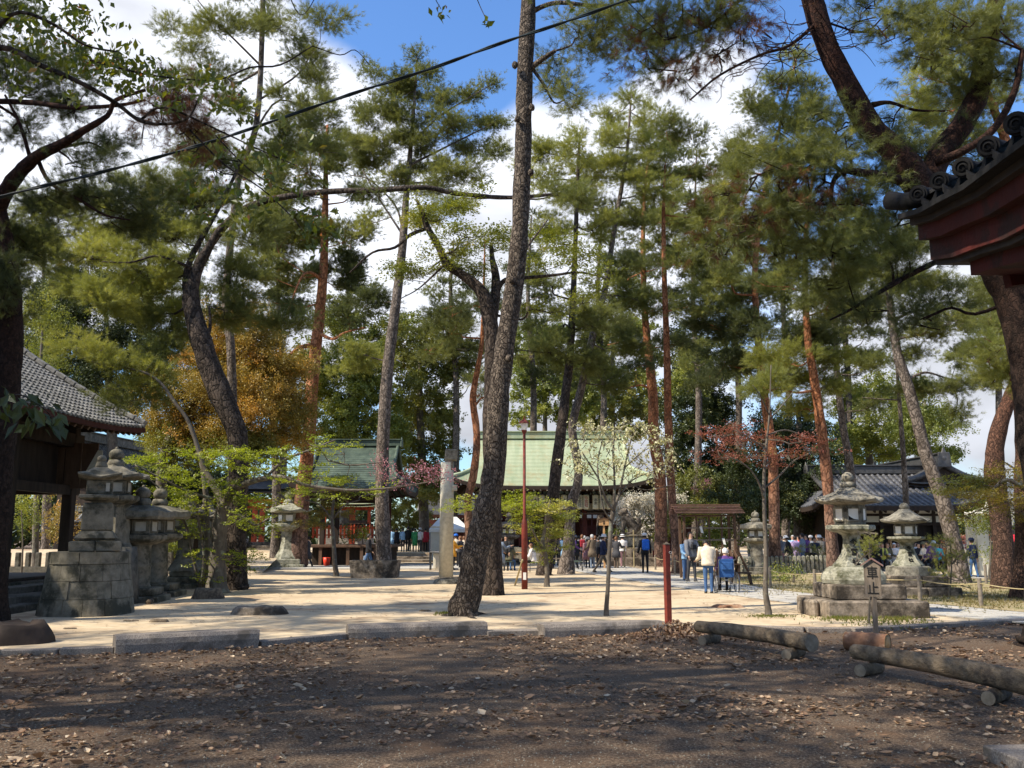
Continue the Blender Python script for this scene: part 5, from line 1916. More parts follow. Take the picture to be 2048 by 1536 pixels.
# --- shade trees standing just outside the left of the frame; their tops shade the forecourt
def wtree(name,label,rows,bark,padlist,m,dens,n_tufts=260,cat='pine tree'):
 root = thing(name,label,cat,(rows[0][0],rows[0][1],0),pine_grp)
 w = MB()
 rs = smooth_path(rows,4)
 w.tube(rs,[r[3] for r in rs],14,True,.15)
 f = Foliage()
 for (x,y,z,rx,ry,rz) in padlist:
  c = np.array([x,y,z])
  q = min(rs,key=lambda a: math.dist(a[:3],c) + max(0,a[2] - z) * .8)
  w.tube([q[:3],((q[0] + x) / 2,(q[1] + y) / 2,(q[2] + z) / 2 - .3),(x,y,z - rz * .3)],[min(.1,q[3] * .6),.06,.03],5,False,.1)
  ncl = int(7 + rx * ry * 1.5 * dens)
  cc = unit(rng.normal(size=(ncl,3))) * (rng.uniform(.1,1,(ncl,1)) ** .5) * np.array([rx,ry,rz])
  C = c + cc
  for p in C:
   w.tube([c,(c + p) / 2 + rng.normal(size=3) * .1,p],[.025,.016,.008],3,False)
  per = 34
  r = rng.normal(size=(ncl,per,3)) * np.array([1,1,.5]) * .34
  pos = (C[:,None,:] + r).reshape(-1,3)
  dr = unit(r + np.array([0,0,.3])).reshape(-1,3)
  f.needles(pos,dr,6,.25,.05,1.0,rng.uniform(.1,.8,ncl * per))
 w.build('trunk',bark,root)
 TOTAL[0] += f.count()
 f.build('crown',M[m],root)
 return root
wtree('pine_tree','tall pine just left of the picture whose crown shades the forecourt',[(-9.5,6.5,-.1,.5),(-9.3,6.5,1,.36),(-8.8,6.8,5,.3),(-8.4,6.6,10,.24),(-8.2,6.3,15,.12)],
 M['bark_rednear'],[(-9,6.4,14.6,3.0,3.4,1.0),(-6.4,7.4,12.6,1.5,1.6,.7),(-11.5,5.5,13,2.6,2.6,.9),(-8.5,4.0,11.6,2.8,2.4,.8),(-8,8.6,13.6,2.6,1.8,.8),(-5.2,5.0,11.3,1.5,1.5,.7),
      (-12.5,8.4,14.2,2.4,2.2,.8),(-13,5.6,14,2.4,2,.8),(-4,11,13.6,1.6,1.2,.6),(-1.8,11.8,13.8,2,1.5,.6)],'needles',1.0)
wtree('pine_tree','broad pine standing behind the viewer whose boughs hang over the forecourt',[(-3.4,-3.5,-.1,.5),(-3.3,-3.3,1,.36),(-3.0,-2.8,5,.3),(-3.2,-2.0,9,.22),(-3.6,-1.2,13.5,.1)],
 M['bark_rednear'],[(-3.8,2.4,9.6,2.8,2.0,.8),(-6.2,1.4,10.6,2.4,2.4,.8),(-1.2,1.2,9.8,2.2,2.2,.8),(-4.2,-1.2,13,3,3,1),(-2.4,4.2,11.2,2.2,1.6,.7),(-.2,3.4,10.2,1.8,1.8,.6)],'needles',1.0)
wtree('pine_tree','second tall pine outside the left of the picture, nearest the viewer',[(-17.5,3.5,-.1,.5),(-17.3,3.5,1,.36),(-17,3.8,6,.3),(-16.6,4.2,11,.22),(-16.2,4.6,16,.1)],
 M['bark_rednear'],[(-16,6,15,3,2.6,.9),(-18.5,5,15,2.8,2.4,.8),(-15,3.4,14,2.8,2.4,.8),(-12.4,2.8,13,2.4,2,.8),(-18.5,8.5,15.4,2.6,1.8,.7),(-20.5,3.5,14,2.4,2.4,.8),(-17.5,1.6,13,2.6,2.2,.8)],'needles',1.0)
wtree('pine_tree','tall pine beside the old left hall, outside the picture, shading the lanterns',[(-15.5,15.5,-.1,.5),(-15.3,15.4,1,.36),(-14.8,15.2,6,.3),(-14.5,15,11,.22),(-14.2,14.6,16.5,.1)],
 M['bark_rednear'],[(-14.5,14,16,3.2,3,1),(-12.2,12.2,14.8,2.6,2.6,.8),(-16.5,16,14,3,2.6,.9),(-14.6,11,13.2,2.4,2.2,.8),(-17,12.6,15,2.6,2.4,.8),(-18.2,14.6,12.2,2.6,1.8,.7),(-16.4,16.8,11,2,1.5,.6),(-20.5,13.5,13,2,2,.7)],'needles',1.0)
for k,(x,y,lb) in enumerate(((-9,-9,'unseen pine added far behind the viewer, to the left'),(2,-13,'unseen pine added far behind the viewer, straight back'),(11,-6,'unseen pine added behind the gate, to the right of the viewer'),(15,6,'unseen pine added beyond the gate at right, outside the picture'),
       (-16,-5,'unseen pine added behind and well left of the viewer'),(12,-15,'unseen pine added far behind the gate'))):
 wtree('pine_tree',lb,[(x,y,-.1,.5),(x + .1,y,1,.36),(x + .3,y + .3,7,.28),(x,y,16,.1)],M['bark_rednear'],
  [(x + rnd.uniform(-3,3),y + rnd.uniform(-3,3),rnd.uniform(8,15),3,3,1.2) for _ in range(6)],'needles',.45)  # rear pines out of view, added to cut skylight on the forecourt
print('pines',TOTAL[0])
# ------------------------------------------------------------------ broadleaf and background trees
bgg = 'trees standing behind the shrine buildings'
def bgtree(label,d,trunk,lst,m,style='broad',dens=1.0,bark='bark_smooth',name='broadleaf_tree',cat='tree',tint=0,group=bgg,m2=None,lst2=(),scale=1.0):
 t = Tree(name,label,d,trunk,M[bark],cat,group=group,seg=8)
 t.pads(lst,m=m,style=style,dens=dens,tint=tint,scale=scale)
 if m2: t.pads(lst2,m=m2,style=style,dens=dens,scale=scale)
 t.done()
bgtree('tree with rust-orange young leaves behind the S-curved pine',37,[(322,1150,24),(322,1000,22),(330,900,20),(380,820,16),(440,720,10),(470,650,6)],
 [(460,675,80,44),(400,745,80,55),(530,720,70,55),(350,825,56,52),(470,810,100,60),(580,790,46,62),(500,640,50,30),(540,850,70,46),(400,860,70,50),(560,760,60,50),
  (450,750,80,50)],'leaf_orange',dens=1.1,scale=1.3,m2='leaf_olive',lst2=[(380,890,70,36),(330,870,40,30),(440,890,70,30),(500,900,70,30)])
bgtree('dark evergreen behind the ridge of the left tiled roof',52,[(230,1130,26),(225,900,22),(215,700,12),(210,580,5)],
 [(200,640,80,60),(160,700,80,50),(240,740,80,70),(130,620,60,60),(200,800,80,50),(270,680,60,50),(100,690,50,60),(180,560,60,50),(250,600,50,50),(120,760,60,40)],
 'leaf_dark',dens=1.1,scale=1.5)
bgtree('yellow-sprigged shrub tree poking above the left tiled roof',40,[(70,1140,12),(75,900,10),(80,760,7),(85,660,4)],
 [(85,650,34,20),(100,690,26,30),(110,720,20,16),(70,610,30,20)],'leaf_yelgreen',dens=.7,scale=1.3)
bgtree('large mid-green tree behind the vermilion pavilion, left half',64,[(690,1110,22),(690,950,20),(700,820,14),(705,700,6)],
 [(690,780,60,60),(660,850,60,50),(740,820,60,60),(700,720,60,40),(640,760,40,50),(740,740,50,50),(680,900,50,36),(760,880,50,50)],
 'leaf_green',dens=1.05,scale=1.6,m2='leaf_yelgreen',lst2=[(650,655,40,22),(700,650,44,20),(620,690,30,26)])
bgtree('large olive-green tree with yellowish top behind the pavilion, right half',68,[(850,1108,22),(845,950,20),(840,820,14),(840,700,6)],
 [(810,740,60,50),(860,780,60,60),(820,840,66,56),(890,720,46,40),(880,860,50,50),(800,900,60,44),(850,930,60,50),(790,670,46,26),(880,680,50,30),(830,980,66,40)],
 'leaf_olive',dens=1.0,scale=1.6,m2='leaf_yelgreen',lst2=[(775,640,36,16),(845,642,46,16),(900,640,40,18),(760,700,24,20)])
bgtree('bluish-green bushy tree behind the left end of the green roof',84,[(1090,1100,16),(1090,950,14),(1090,850,10),(1090,700,5)],
 [(1080,740,50,46),(1110,800,50,44),(1060,830,30,30),(1140,740,46,46),(1050,700,40,40),(1100,670,50,30),(1150,820,40,36),(1180,790,34,30),(1040,760,30,40)],'leaf_green',dens=1.1,scale=1.7,tint=-.15)
bgtree('tree with yellow-green top behind the middle of the green roof',90,[(1230,1100,16),(1225,950,14),(1225,800,10),(1225,660,5)],
 [(1200,740,50,40),(1250,790,50,40),(1210,820,50,30),(1180,690,40,34),(1285,740,40,50),(1270,840,50,30),(1330,800,40,40),(1160,850,40,24)],'leaf_olive',dens=1.1,scale=1.7,
 m2='leaf_yelgreen',lst2=[(1240,655,36,24),(1200,640,26,16),(1275,665,30,20),(1285,760,20,14),(1210,855,44,16)])
bgtree('dark glossy evergreen to the right of the green-roofed hall',66,[(1400,1112,24),(1400,1000,20),(1395,860,14),(1395,720,6)],
 [(1390,740,50,50),(1370,820,44,60),(1430,800,46,60),(1390,900,50,60),(1440,880,50,60),(1420,980,60,50),(1360,960,30,40),(1380,680,40,40),(1440,940,50,50),(1360,1010,40,30)],
 'leaf_dark',dens=1.1,scale=1.6,tint=.15,m2='leaf_green',lst2=[(1370,760,34,40),(1385,860,34,36)])
bgtree('blackish cedar standing between the two right-hand red pines',52,[(1600,1130,26),(1600,1000,22),(1598,880,14),(1598,800,6)],
 [(1600,850,46,40),(1570,900,50,44),(1630,910,44,44),(1590,960,70,40),(1560,1010,60,40),(1620,1000,60,44),(1500,960,40,50),(1480,1010,50,40),(1540,870,40,40)],
 'leaf_dark',dens=1.15,scale=1.4)
bgtree('rounded green tree behind the ridge of the tiled hall, left of the leaning pine',60,[(1740,1118,18),(1740,950,16),(1735,860,10),(1735,780,5)],
 [(1720,800,44,34),(1760,840,50,36),(1700,870,44,40),(1740,900,56,34),(1690,830,36,36),(1780,900,40,30),(1760,770,40,24)],'leaf_green',dens=1,scale=1.5,tint=.1)
bgtree('rounded green tree behind the ridge of the tiled hall, right of the leaning pine',57,[(1850,1120,18),(1850,950,16),(1850,880,10),(1850,800,5)],
 [(1830,800,44,30),(1860,850,44,34),(1880,890,34,28),(1820,880,44,36),(1850,780,30,20),(1800,840,36,34),(1890,840,24,22)],'leaf_green',dens=1,scale=1.5,tint=0)
for i,(u,d_,vt,side) in enumerate(((90,62,470,'leftmost'),(300,58,420,'second from the left'),(400,66,380,'third from the left'),(560,60,330,'fourth from the left'),(700,70,470,'fifth from the left'),(905,66,480,'sixth from the left'),(1060,72,430,'seventh from the left'),(1200,68,440,'eighth from the left'),
         (1390,60,300,'fifth from the right'),(1470,64,400,'fourth from the right'),(1570,58,300,'third from the right'),(1690,60,400,'second from the right'),(1990,56,500,'rightmost'))):
 vb = 1072 + F * 1.6 / d_
 t = Tree('pine_tree','distant pine of the rear row, ' + side + ' there',d_,[(u,vb,16),(u + 8,800,13),(u - 4,600,9),(u + 3,vt,3)],M['bark_grey'],group=pine_grp,seg=7)
 for k in range(13):
  f_ = (k + .5) / 13
  v = vt + f_ * (770 - vt)
  ww = 18 + 52 * min(1,f_ * 2.2)
  t.pad(u + rnd.uniform(-1,1) * ww * .7,v,ww * rnd.uniform(.6,.95),rnd.uniform(16,28),rnd.uniform(-2,2),dens=.62,m='needles' if k % 3 else 'needles_dark')
 t.done()
# far mass of woodland closing every gap near the ground
fm = Foliage()
for k in range(190):
 a = rnd.uniform(-1.25,1.25)
 R_ = rnd.uniform(118,150)
 hgt = rnd.uniform(7,12.5) if a < .36 else rnd.uniform(4.5,6.5)
 x,y = R_ * math.sin(a),R_ * math.cos(a)
 n = 330
 dv = unit(rng.normal(size=(n,3))) * (rng.uniform(.3,1,(n,1)) ** .4)
 pos = np.array([x,y,hgt * .5]) + dv * np.array([6,4,hgt * .5])
 fm.leaves(pos,rng.normal(size=(n,3)) + np.array([0,0,.8]),1.0,.75,np.full(n,rnd.uniform(.1,.8)) + rng.normal(size=n) * .1)
fm.build('woodland',M['leaf_dark'],loc=(0,120,0))['kind'] = 'stuff'
bpy.data.objects['woodland']['label'] = 'far dark woodland closing the view behind the shrine'
# ---- maple with fresh leaves at left
t = Tree('maple_tree','fresh green maple with a mossy forked trunk beside the left stone lanterns',26.5,
  [(432,1184,34),(436,1110,30),(440,1050,30),(446,1015,26),(440,990,18),(424,965,14),(408,935,10),(398,905,6)],M['bark_smooth'],'maple tree',seg=14,rough=.25,k=1.6)
t.limb([(448,1020,20),(458,992,16,-.2),(480,972,13,-.5),(530,956,11,-.8),(569,955,9,-1),(607,969,7,-1.2),(658,977,6,-1.3),(700,980,5,-1.3),(759,978,4,-1.4),(835,968,3,-1.4),(890,956,2,-1.4)])
t.limb([(530,956,7,-.8),(570,920,6,-.7),(620,900,4,-.6),(670,880,3,-.6)])
t.limb([(655,920,4,-.7),(700,930,3,-.7),(760,925,2,-.7)])
t.limb([(400,1175,6,.2),(385,1110,6,.1),(375,1060,5),(350,1010,4,-.3),(300,960,3,-.6),(260,940,2,-.8)])
t.limb([(404,1170,7,0),(408,1110,6,-.1),(400,1060,5,-.2),(390,1000,4,-.4)])
t.limb([(436,1000,8),(380,985,5,-.5),(330,960,4,-.9),(270,930,3,-1.1)])
t.limb([(445,1010,7),(480,1030,5,-.6),(510,1050,4,-.8),(540,1035,3,-1)])
lst = [(270,930,44,12),(320,918,44,14),(300,955,48,12),(350,945,44,14),(380,905,44,16),(420,925,40,14),(370,975,60,16),(430,960,40,16),(330,985,40,12),(400,1010,50,16),
 (460,910,50,18),(510,930,50,16),(550,910,40,16),(500,990,50,16),(540,1010,40,14),(470,1040,44,16),(385,1060,34,14),(400,1110,26,18),(520,1060,30,14),(480,1110,36,12),
 (500,1130,30,9),(410,1150,20,12),(370,1030,30,12),(590,935,40,12),(450,990,30,14),(560,960,40,10),(340,1010,26,10)]
for q in lst:
 t.pad(q[0],q[1],q[2],q[3],rnd.uniform(-1.3,.6),m='leaf_maple',style='layer',dens=.4,scale=1.0)
t.pads([(640,950,50,12),(700,960,50,12),(660,990,50,10),(600,990,40,12),(740,985,40,8),(690,900,44,20),(640,890,44,16)],m='leaf_maple',style='layer',dens=.2,scale=1)
for q in [(790,955,30,10),(830,945,30,9),(860,960,24,8),(880,950,18,8),(770,935,24,8)]:
 t.pad(q[0],q[1],q[2],q[3],-1.4,m='petal_pink',style='broad',dens=.05,scale=.5)
t.done()
# ---- cherry boughs hanging close at upper left
t = Tree('cherry_tree','near cherry boughs with red-tinged young leaves hanging across the upper left',7.5,
  [(-420,1330,130),(-400,900,90),(-330,600,76),(-250,420,60),(-180,300,44),(-110,200,32),(-60,140,24)],M['bark_dark'],'cherry tree',seg=14,ground=False)
t.limb([(-70,150,22),(0,95,14),(80,130,12),(160,165,10),(230,205,9,.2),(290,245,8,.3),(370,240,5,.3),(400,190,3,.3)])
t.limb([(-60,140,16),(20,30,9,-.2),(100,45,7,-.2),(170,90,5,-.1),(240,105,4)])
t.limb([(280,240,6,.3),(330,215,5,.3),(440,262,4,.4),(520,300,3,.5),(590,330,2.5,.6)])
t.limb([(180,120,5),(300,150,4,.3),(430,160,4,.5),(500,135,4,.6),(560,130,4,.8),(625,92,2.5,.9)])
t.limb([(625,92,2.5,.9),(680,110,2.5,1),(710,100,2,1),(740,130,1.5,1)])
t.limb([(380,260,4,.4),(450,330,3.5,.5),(520,375,3,.6),(580,430,2.5,.6),(620,480,2,.6)])
t.limb([(430,270,3,.4),(500,340,3,.5),(570,380,2.5,.6),(660,400,2,.6)])
t.limb([(560,-60,3,.5),(600,30,2,.5),(640,-20,2,.5)])
t.limb([(860,-60,2.5,.3),(868,-10,2,.3),(882,18,1.6,.3)])
t.limb([(930,-70,2.5,.3),(955,0,2,.3),(972,38,1.6,.3)])
fc = t.fol.setdefault('leaf_cherry',Foliage())
def cher(u,v,su,sv,n,dz=.2):
 for _ in range(n):
  a,b,dd = u + rnd.gauss(0,su),v + rnd.gauss(0,sv),7.5 + dz + rnd.gauss(0,.35)
  c = np.array(P(a,b,dd)[:])
  k = rnd.randint(3,6)
  pos = c + rng.normal(size=(k,3)) * .035 + np.array([0,0,-.03])
  fc.leaves(pos,rng.normal(size=(k,3)) * .8 + np.array([0,-.3,.4]),.085,.042,rng.uniform(0,.82,k),.9)
  if rnd.random() < .35:
   fc.leaves(c + rng.normal(size=(2,3)) * .02,rng.normal(size=(2,3)),.03,.02,np.full(2,1.0),1)
for q in [(40,40,60,30,40),(130,60,50,26,36),(80,110,60,24,30),(170,120,50,22,36),(230,130,40,20,30),(290,140,30,14,18),(350,150,36,14,22),(420,165,30,12,16),
  (260,170,40,10,12),(20,150,20,10,6),(40,175,20,8,5),(340,195,30,12,9),(450,200,40,12,12),(510,240,30,18,10),(480,300,40,24,12),(540,350,40,30,18),
  (400,380,40,22,12),(470,400,40,24,18),(590,420,40,24,20),(620,470,24,24,10),(420,330,30,20,7),(130,190,20,10,5),(560,290,30,20,9),(660,440,20,20,5),
  (150,20,40,14,14),(60,-20,60,20,16)]:
 cher(*q)
cher(882,24,4,5,2)
cher(975,42,6,4,2)
cher(1150,8,6,3,1)
t.done()
# dark large leaves in the lower left
t = Tree('young_tree','dark drooping large-leaved sprig in the shade at the left edge',9.0,[(-60,1290,12),(-50,1050,10),(-30,900,7),(-5,800,5)],M['bark_dark'],'sapling',seg=7,ground=False)
t.limb([(-5,800,5),(40,790,3),(90,820,2),(130,870,1.5)])
fc = t.fol.setdefault('leaf_dark',Foliage())
for k in range(60):
 a,b = rnd.uniform(-20,130),0
 b = 800 + abs(a) * .45 + rnd.gauss(0,22)
 c = np.array(P(a,b,9 + rnd.gauss(0,.3))[:])
 fc.leaves(c[None],rng.normal(size=(1,3)) * .6 + np.array([0,-.5,.5]),.17,.085,rng.uniform(.1,.7,1),1.1)
t.done()
# ---- dogwood with cream flowers
t = Tree('dogwood_tree','slim dogwood sapling with cream flowers behind the third granite block',18.9,
  [(1213,1235,9),(1216,1170,8),(1219,1100,9),(1222,1050,9),(1227,1022,10)],M['bark_smooth'],'sapling',seg=8,k=1.3)
for L in ([(1227,1022,7),(1212,1000,5,-.2),(1198,960,4,-.3),(1180,930,3,-.4),(1165,905,2,-.5)],[(1227,1022,8),(1229,960,5),(1226,900,4,.2),(1232,860,2,.3)],
  [(1227,1022,7),(1240,980,5,.2),(1250,930,4,.3),(1262,880,3,.3),(1275,850,2,.3)],[(1240,990,4,.2),(1265,960,3,.4),(1300,945,2.5,.5),(1330,935,2,.6)],
  [(1220,1040,4),(1205,1010,3,-.3),(1195,930,3,-.2),(1205,880,2,-.1)],[(1250,935,3,.3),(1290,900,2,.4),(1325,890,2,.5)],[(1260,965,3,.4),(1290,980,2,.4),(1345,970,2,.5)]):
 t.limb(L,seg=5)
for k in range(330):
 an = rnd.uniform(0,2 * math.pi)
 rr_ = math.sqrt(rnd.random())
 u,v = 1240 + 108 * rr_ * math.cos(an),900 + 58 * rr_ * math.sin(an)
 if rnd.random() < .35: u,v = rnd.choice([(1175,850),(1330,930),(1200,860),(1260,860),(1300,950),(1145,940),(1320,880)]); u += rnd.gauss(0,14); v += rnd.gauss(0,10)
 c = np.array(P(u,v,18.9 + rnd.gauss(0,.5))[:])
 t.fol.setdefault('petal_cream',Foliage()).leaves(c + rng.normal(size=(6,3)) * .035,rng.normal(size=(6,3)) + np.array([0,-.2,.8]),.062,.05)
 if k % 2 == 0: t.wood.tube([c,c + np.array([rnd.gauss(0,.12),rnd.gauss(0,.1),-.16])],[.006,.009],3,False)
 if k % 3 == 0: t.fol.setdefault('leaf_maple',Foliage()).leaves(c + rng.normal(size=(3,3)) * .05,rng.normal(size=(3,3)),.05,.025)
t.done()
# ---- dogwood with coppery leaves
t = Tree('dogwood_tree','slim pale-barked dogwood with coppery red leaves left of the big lantern',18.9,
  [(1537,1235,12),(1531,1180,10),(1532,1110,9),(1529,1030,8),(1528,960,7),(1532,900,6),(1537,850,4),(1540,800,3),(1542,730,2)],M['bark_smooth'],'sapling',seg=8,k=1.3)
for L in ([(1529,1000,5),(1515,960,4,-.2),(1490,930,3,-.4),(1450,910,2,-.6)],[(1530,975,5),(1560,950,4,.3),(1590,920,3,.4),(1625,905,2,.5)],
  [(1533,900,4),(1505,880,3,-.3),(1470,860,2,-.4)],[(1535,870,4),(1570,860,3,.3),(1605,870,2,.4)],[(1538,840,3),(1565,810,2.5,.2),(1585,785,2,.3)],[(1538,830,3),(1520,790,2,-.2),(1505,770,1.5,-.3)]):
 t.limb(L,seg=5)
for q in [(1450,868,36,10),(1490,880,36,12),(1440,912,30,7),(1500,910,30,10),(1600,880,34,12),(1575,905,34,10),(1620,900,22,9),(1470,850,26,7),(1530,880,26,10),(1540,925,26,9)]:
 t.pad(q[0],q[1],q[2],q[3],rnd.uniform(-.5,.5),m='leaf_red',style='layer',dens=.5,scale=.75)
t.done()
# ---- small maple before the lamp post (fresh green) and its stake
t = Tree('maple_tree','small leafy maple right of the red lamp post',29.5,
  [(1094,1172,10),(1094,1140,9),(1090,1110,10),(1085,1080,8),(1095,1040,6),(1100,1000,4)],M['bark_smooth'],'maple tree',seg=8)
t.limb([(1092,1110,6),(1075,1080,4,-.2),(1060,1050,3,-.4)])
for q in [(1100,1045,34,26),(1110,1085,26,22),(1080,1060,30,16),(1075,1095,22,14),(1095,1115,18,16),(1050,1055,36,8),(1120,1020,30,18),(1090,1010,30,16)]:
 t.pad(q[0],q[1],q[2],q[3],rnd.uniform(-.6,.6),m='leaf_green',style='layer',dens=.42,scale=.7,tint=.25)
for q in [(1040,1000,36,9),(1060,1018,24,12),(1025,1015,26,10),(1010,1000,20,7),(1050,1035,20,8),(925,1015,24,8),(930,1003,18,6)]:
 t.pad(q[0],q[1],q[2],q[3],rnd.uniform(-.4,.4),m='leaf_maple',style='layer',dens=.9,scale=.9,tint=.15)
t.done()
# ---- saplings on the court
t = Tree('maple_tree','small bronze-green maple before the pavilion, left of the stone trough',37.0,
  [(672,1148,10),(669,1120,9),(667,1080,8),(664,1040,7),(667,1000,5),(672,970,3)],M['bark_smooth'],'maple tree',seg=7)
t.limb([(664,1040,4),(690,1010,3),(720,1000,2)])
t.limb([(665,1040,4),(640,1010,3),(610,1000,2)])
t.pads([(670,1005,40,10),(650,1030,36,9),(695,1030,30,10),(630,1050,30,8),(660,980,40,10),(610,1045,30,8)],m='leaf_gold',style='layer',dens=.5,tint=-.25,scale=.8)
t.pads([(680,960,50,10),(720,985,30,8),(600,985,34,10)],m='leaf_maple',style='layer',dens=.45,scale=.8)
t.done()
t = Tree('broadleaf_tree','grey straight tree trunk in front of the stepped stone lantern, beside the pavilion',46,
  [(549,1137,22),(551,1080,19),(553,1000,18),(552,940,16),(545,860,12),(540,780,6)],M['bark_grey'],'tree',seg=10)
t.pads([(520,880,50,24),(570,870,50,30),(540,820,50,30)],m='leaf_olive',style='broad',dens=.6)
t.done()
# ---- golden maple at right
t = Tree('maple_tree','golden-leaved maple spreading in from the right edge',23.0,
  [(2110,1195,30),(2108,1100,24),(2096,1040,20),(2070,1000,16),(2045,975,10),(2010,960,7),(1980,985,5),(1950,1005,3)],M['bark_smooth'],'maple tree',seg=10)
t.limb([(2060,990,8),(2020,1000,5),(1960,1020,3),(1935,1030,2)])
t.limb([(2045,975,7),(2030,940,5),(2010,925,3)])
for q in [(2010,935,44,10),(1990,990,50,10),(1950,985,40,10),(2030,960,40,12),(1940,1035,30,9),(2020,1000,40,12),(1985,1010,40,8),(2050,1030,30,12),(1960,960,30,8)]:
 t.pad(q[0],q[1],q[2],q[3],rnd.uniform(-1,.6),m='leaf_gold',style='layer',dens=.7,scale=.8)
for q in [(1920,965,40,9),(1960,970,36,10),(1905,980,30,8)]:
 t.pad(q[0],q[1],q[2],q[3],rnd.uniform(0,1.6),m='leaf_olive',style='layer',dens=.8,scale=.8)
t.done()
# ---- blossom shrub behind the guardian statue
def shrub(label,d,lst,m,dens=.9,style='broad',name='shrub',cat='shrub',v0=None,scale=1.0,m2=None,lst2=(),group=None):
 u0 = sum(q[0] for q in lst) / len(lst)
 vb = 1072 + F * CAMH / d
 vt = min(q[1] for q in lst)
 t = Tree(name,label,d,[(u0,vb,4),(u0 + 3,(vb + vt) / 2,3),(u0,vt,1.5)],M['bark_smooth'],cat,seg=5,group=group)
 for q in lst:
  t.pad(q[0],q[1],q[2],q[3],rnd.uniform(-.6,.6),m=m,style=style,dens=dens,scale=scale)
 for q in lst2:
  t.pad(q[0],q[1],q[2],q[3],rnd.uniform(-.6,.6),m=m2,style=style,dens=dens,scale=scale)
 t.done('foliage')
shrub('white-blossomed magnolia behind the guardian statue',52,[(1290,1015,40,26),(1260,1040,26,26),(1315,1045,34,26),(1335,1010,26,22),(1285,1065,34,18)],'petal_white',1.3,scale=1.1,
 m2='leaf_green',lst2=[(1300,1065,24,12),(1240,1070,12,10)],name='magnolia_bush',cat='flowering tree')
shrub('pale pinkish budding tree behind the votive rack',58,[(1385,960,30,18),(1375,990,24,20),(1405,985,26,22)],'leaf_olive',.6,m2='petal_pink',lst2=[(1400,975,14,6)],name='broadleaf_tree',cat='tree')
shrub('feathery green shrub behind the votive rack',50,[(1370,1020,24,20),(1400,1030,30,18),(1350,1040,16,20),(1440,1060,30,20),(1420,1085,30,16)],'leaf_green',1.0)
shrub('clipped round shrub on the pavilion stage, brownish green',49,[(704,1070,12,8)],'leaf_olive',1.4,scale=.7)
shrub('small bright green shrub beside the clipped one on the pavilion stage',49,[(724,1073,9,6)],'leaf_maple',1.2,scale=.7)
shrub('layered garden pine behind the crowd, left of the white tent',70,[(830,1030,30,9),(810,1045,30,9),(845,1050,18,6),(800,1020,24,14),(790,1060,24,12)],'needles',1.0,style='pine',name='garden_pine',cat='pine tree')
shrub('young pine sapling growing in the roped bed, right of the second lantern',24.5,[(1895,1105,26,20),(1875,1150,26,14),(1915,1120,20,16),(1890,1080,14,14),(1925,1160,20,10)],'needles_yel',.28,style='pine',name='pine_sapling',cat='pine sapling',scale=.6)
shrub('pine sapling tuft rising behind the hanging wooden sign',17.2,[(1738,1090,11,13),(1742,1078,8,10),(1735,1105,8,8)],'needles_yel',.6,style='pine',name='pine_sapling',cat='pine sapling',scale=.33)
shrub('low leafy plant in the roped bed beside the bench',33,[(1560,1150,12,10),(1575,1160,14,7),(1545,1158,10,8)],'leaf_green',.5,scale=.8,name='low_plant',cat='plant')
shrub('low leafy plant in the roped bed before the baluster fence',32,[(1595,1150,14,9),(1580,1140,10,8)],'leaf_green',.45,scale=.8,name='low_plant',cat='plant')
shrub('young pines planted inside the baluster fence, left clump',41,[(1590,1105,18,10),(1570,1114,10,6)],'needles',.3,scale=.5,style='pine',name='pine_sapling',cat='pine sapling')
shrub('young pines planted inside the baluster fence, right clump',42,[(1625,1100,18,10),(1640,1112,12,6)],'needles',.3,scale=.5,style='pine',name='pine_sapling',cat='pine sapling')
shrub('round green bush between the left stone lanterns',40,[(338,1085,12,20),(342,1100,14,10)],'leaf_green',1.3,scale=.9)
shrub('yellowing shrub seen under the left hall',42,[(110,1050,24,20),(130,1030,20,20),(120,1080,16,10)],'leaf_orange',.7)
shrub('leafy shrub beside the column of the left hall',36,[(40,1020,14,26),(45,1050,12,16)],'leaf_green',.8)
shrub('ivy-like climber against the white wall end at right',34,[(1975,1020,16,24),(1985,1060,10,26),(1990,1100,8,20),(1965,1040,14,14)],'leaf_green',.9)
shrub('red-leaved dwarf maple behind the seated crowd at right',40,[(1930,1083,22,7),(1950,1078,16,5),(1945,1092,16,4)],'leaf_red',.9,scale=.7,style='layer')
# under-storey greenery behind the left part of the court
shrub('dark undergrowth behind the tiled garden wall at left',56,[(330,960,50,40),(400,970,60,50),(470,990,50,40),(290,1000,50,40)],'leaf_dark',1.0,scale=1.2)
shrub('dark hedge behind the maple, left of the vermilion gate',50,[(430,1050,50,26),(370,1060,50,26),(480,1060,40,26)],'leaf_dark',1.0,scale=1.2)
print('all foliage',TOTAL[0],NSPRAY[0])
# ------------------------------------------------------------------ stone lanterns
def slanted(mb,c,s,ph,**k):
 mb.box(c,s,rz=ph,**k)
def kasuga_lantern(label,u,vb,vt,spec,group='stone lanterns',ph=0,name='stone_lantern',mt='stone',d=None):
 """spec: list of (part name, kind, [(half px, v), ...]) given in photo pixels down the axis; turned into metres at its distance"""
 if d is None:
  g_ = G(u,vb)
  d = g_.y
 x = X(u,d)
 o = thing(name,label,'stone lantern',(x,d,0),group)
 return o,x,d
def lantern_from(o,x,d,parts,ph):
 out = {}
 for (nm,n,prof,m,kw) in parts:
  mb = MB()
  mb.lathe([(W(q[0],d),Zv(q[1],d),*([W(q[2],d)] if len(q) > 2 else [])) for q in prof],n,(x,d,0),ph=ph + (math.pi / n if n <= 8 else 0),**kw)
  out[nm] = mb.build(nm,M[m],o)
 return out
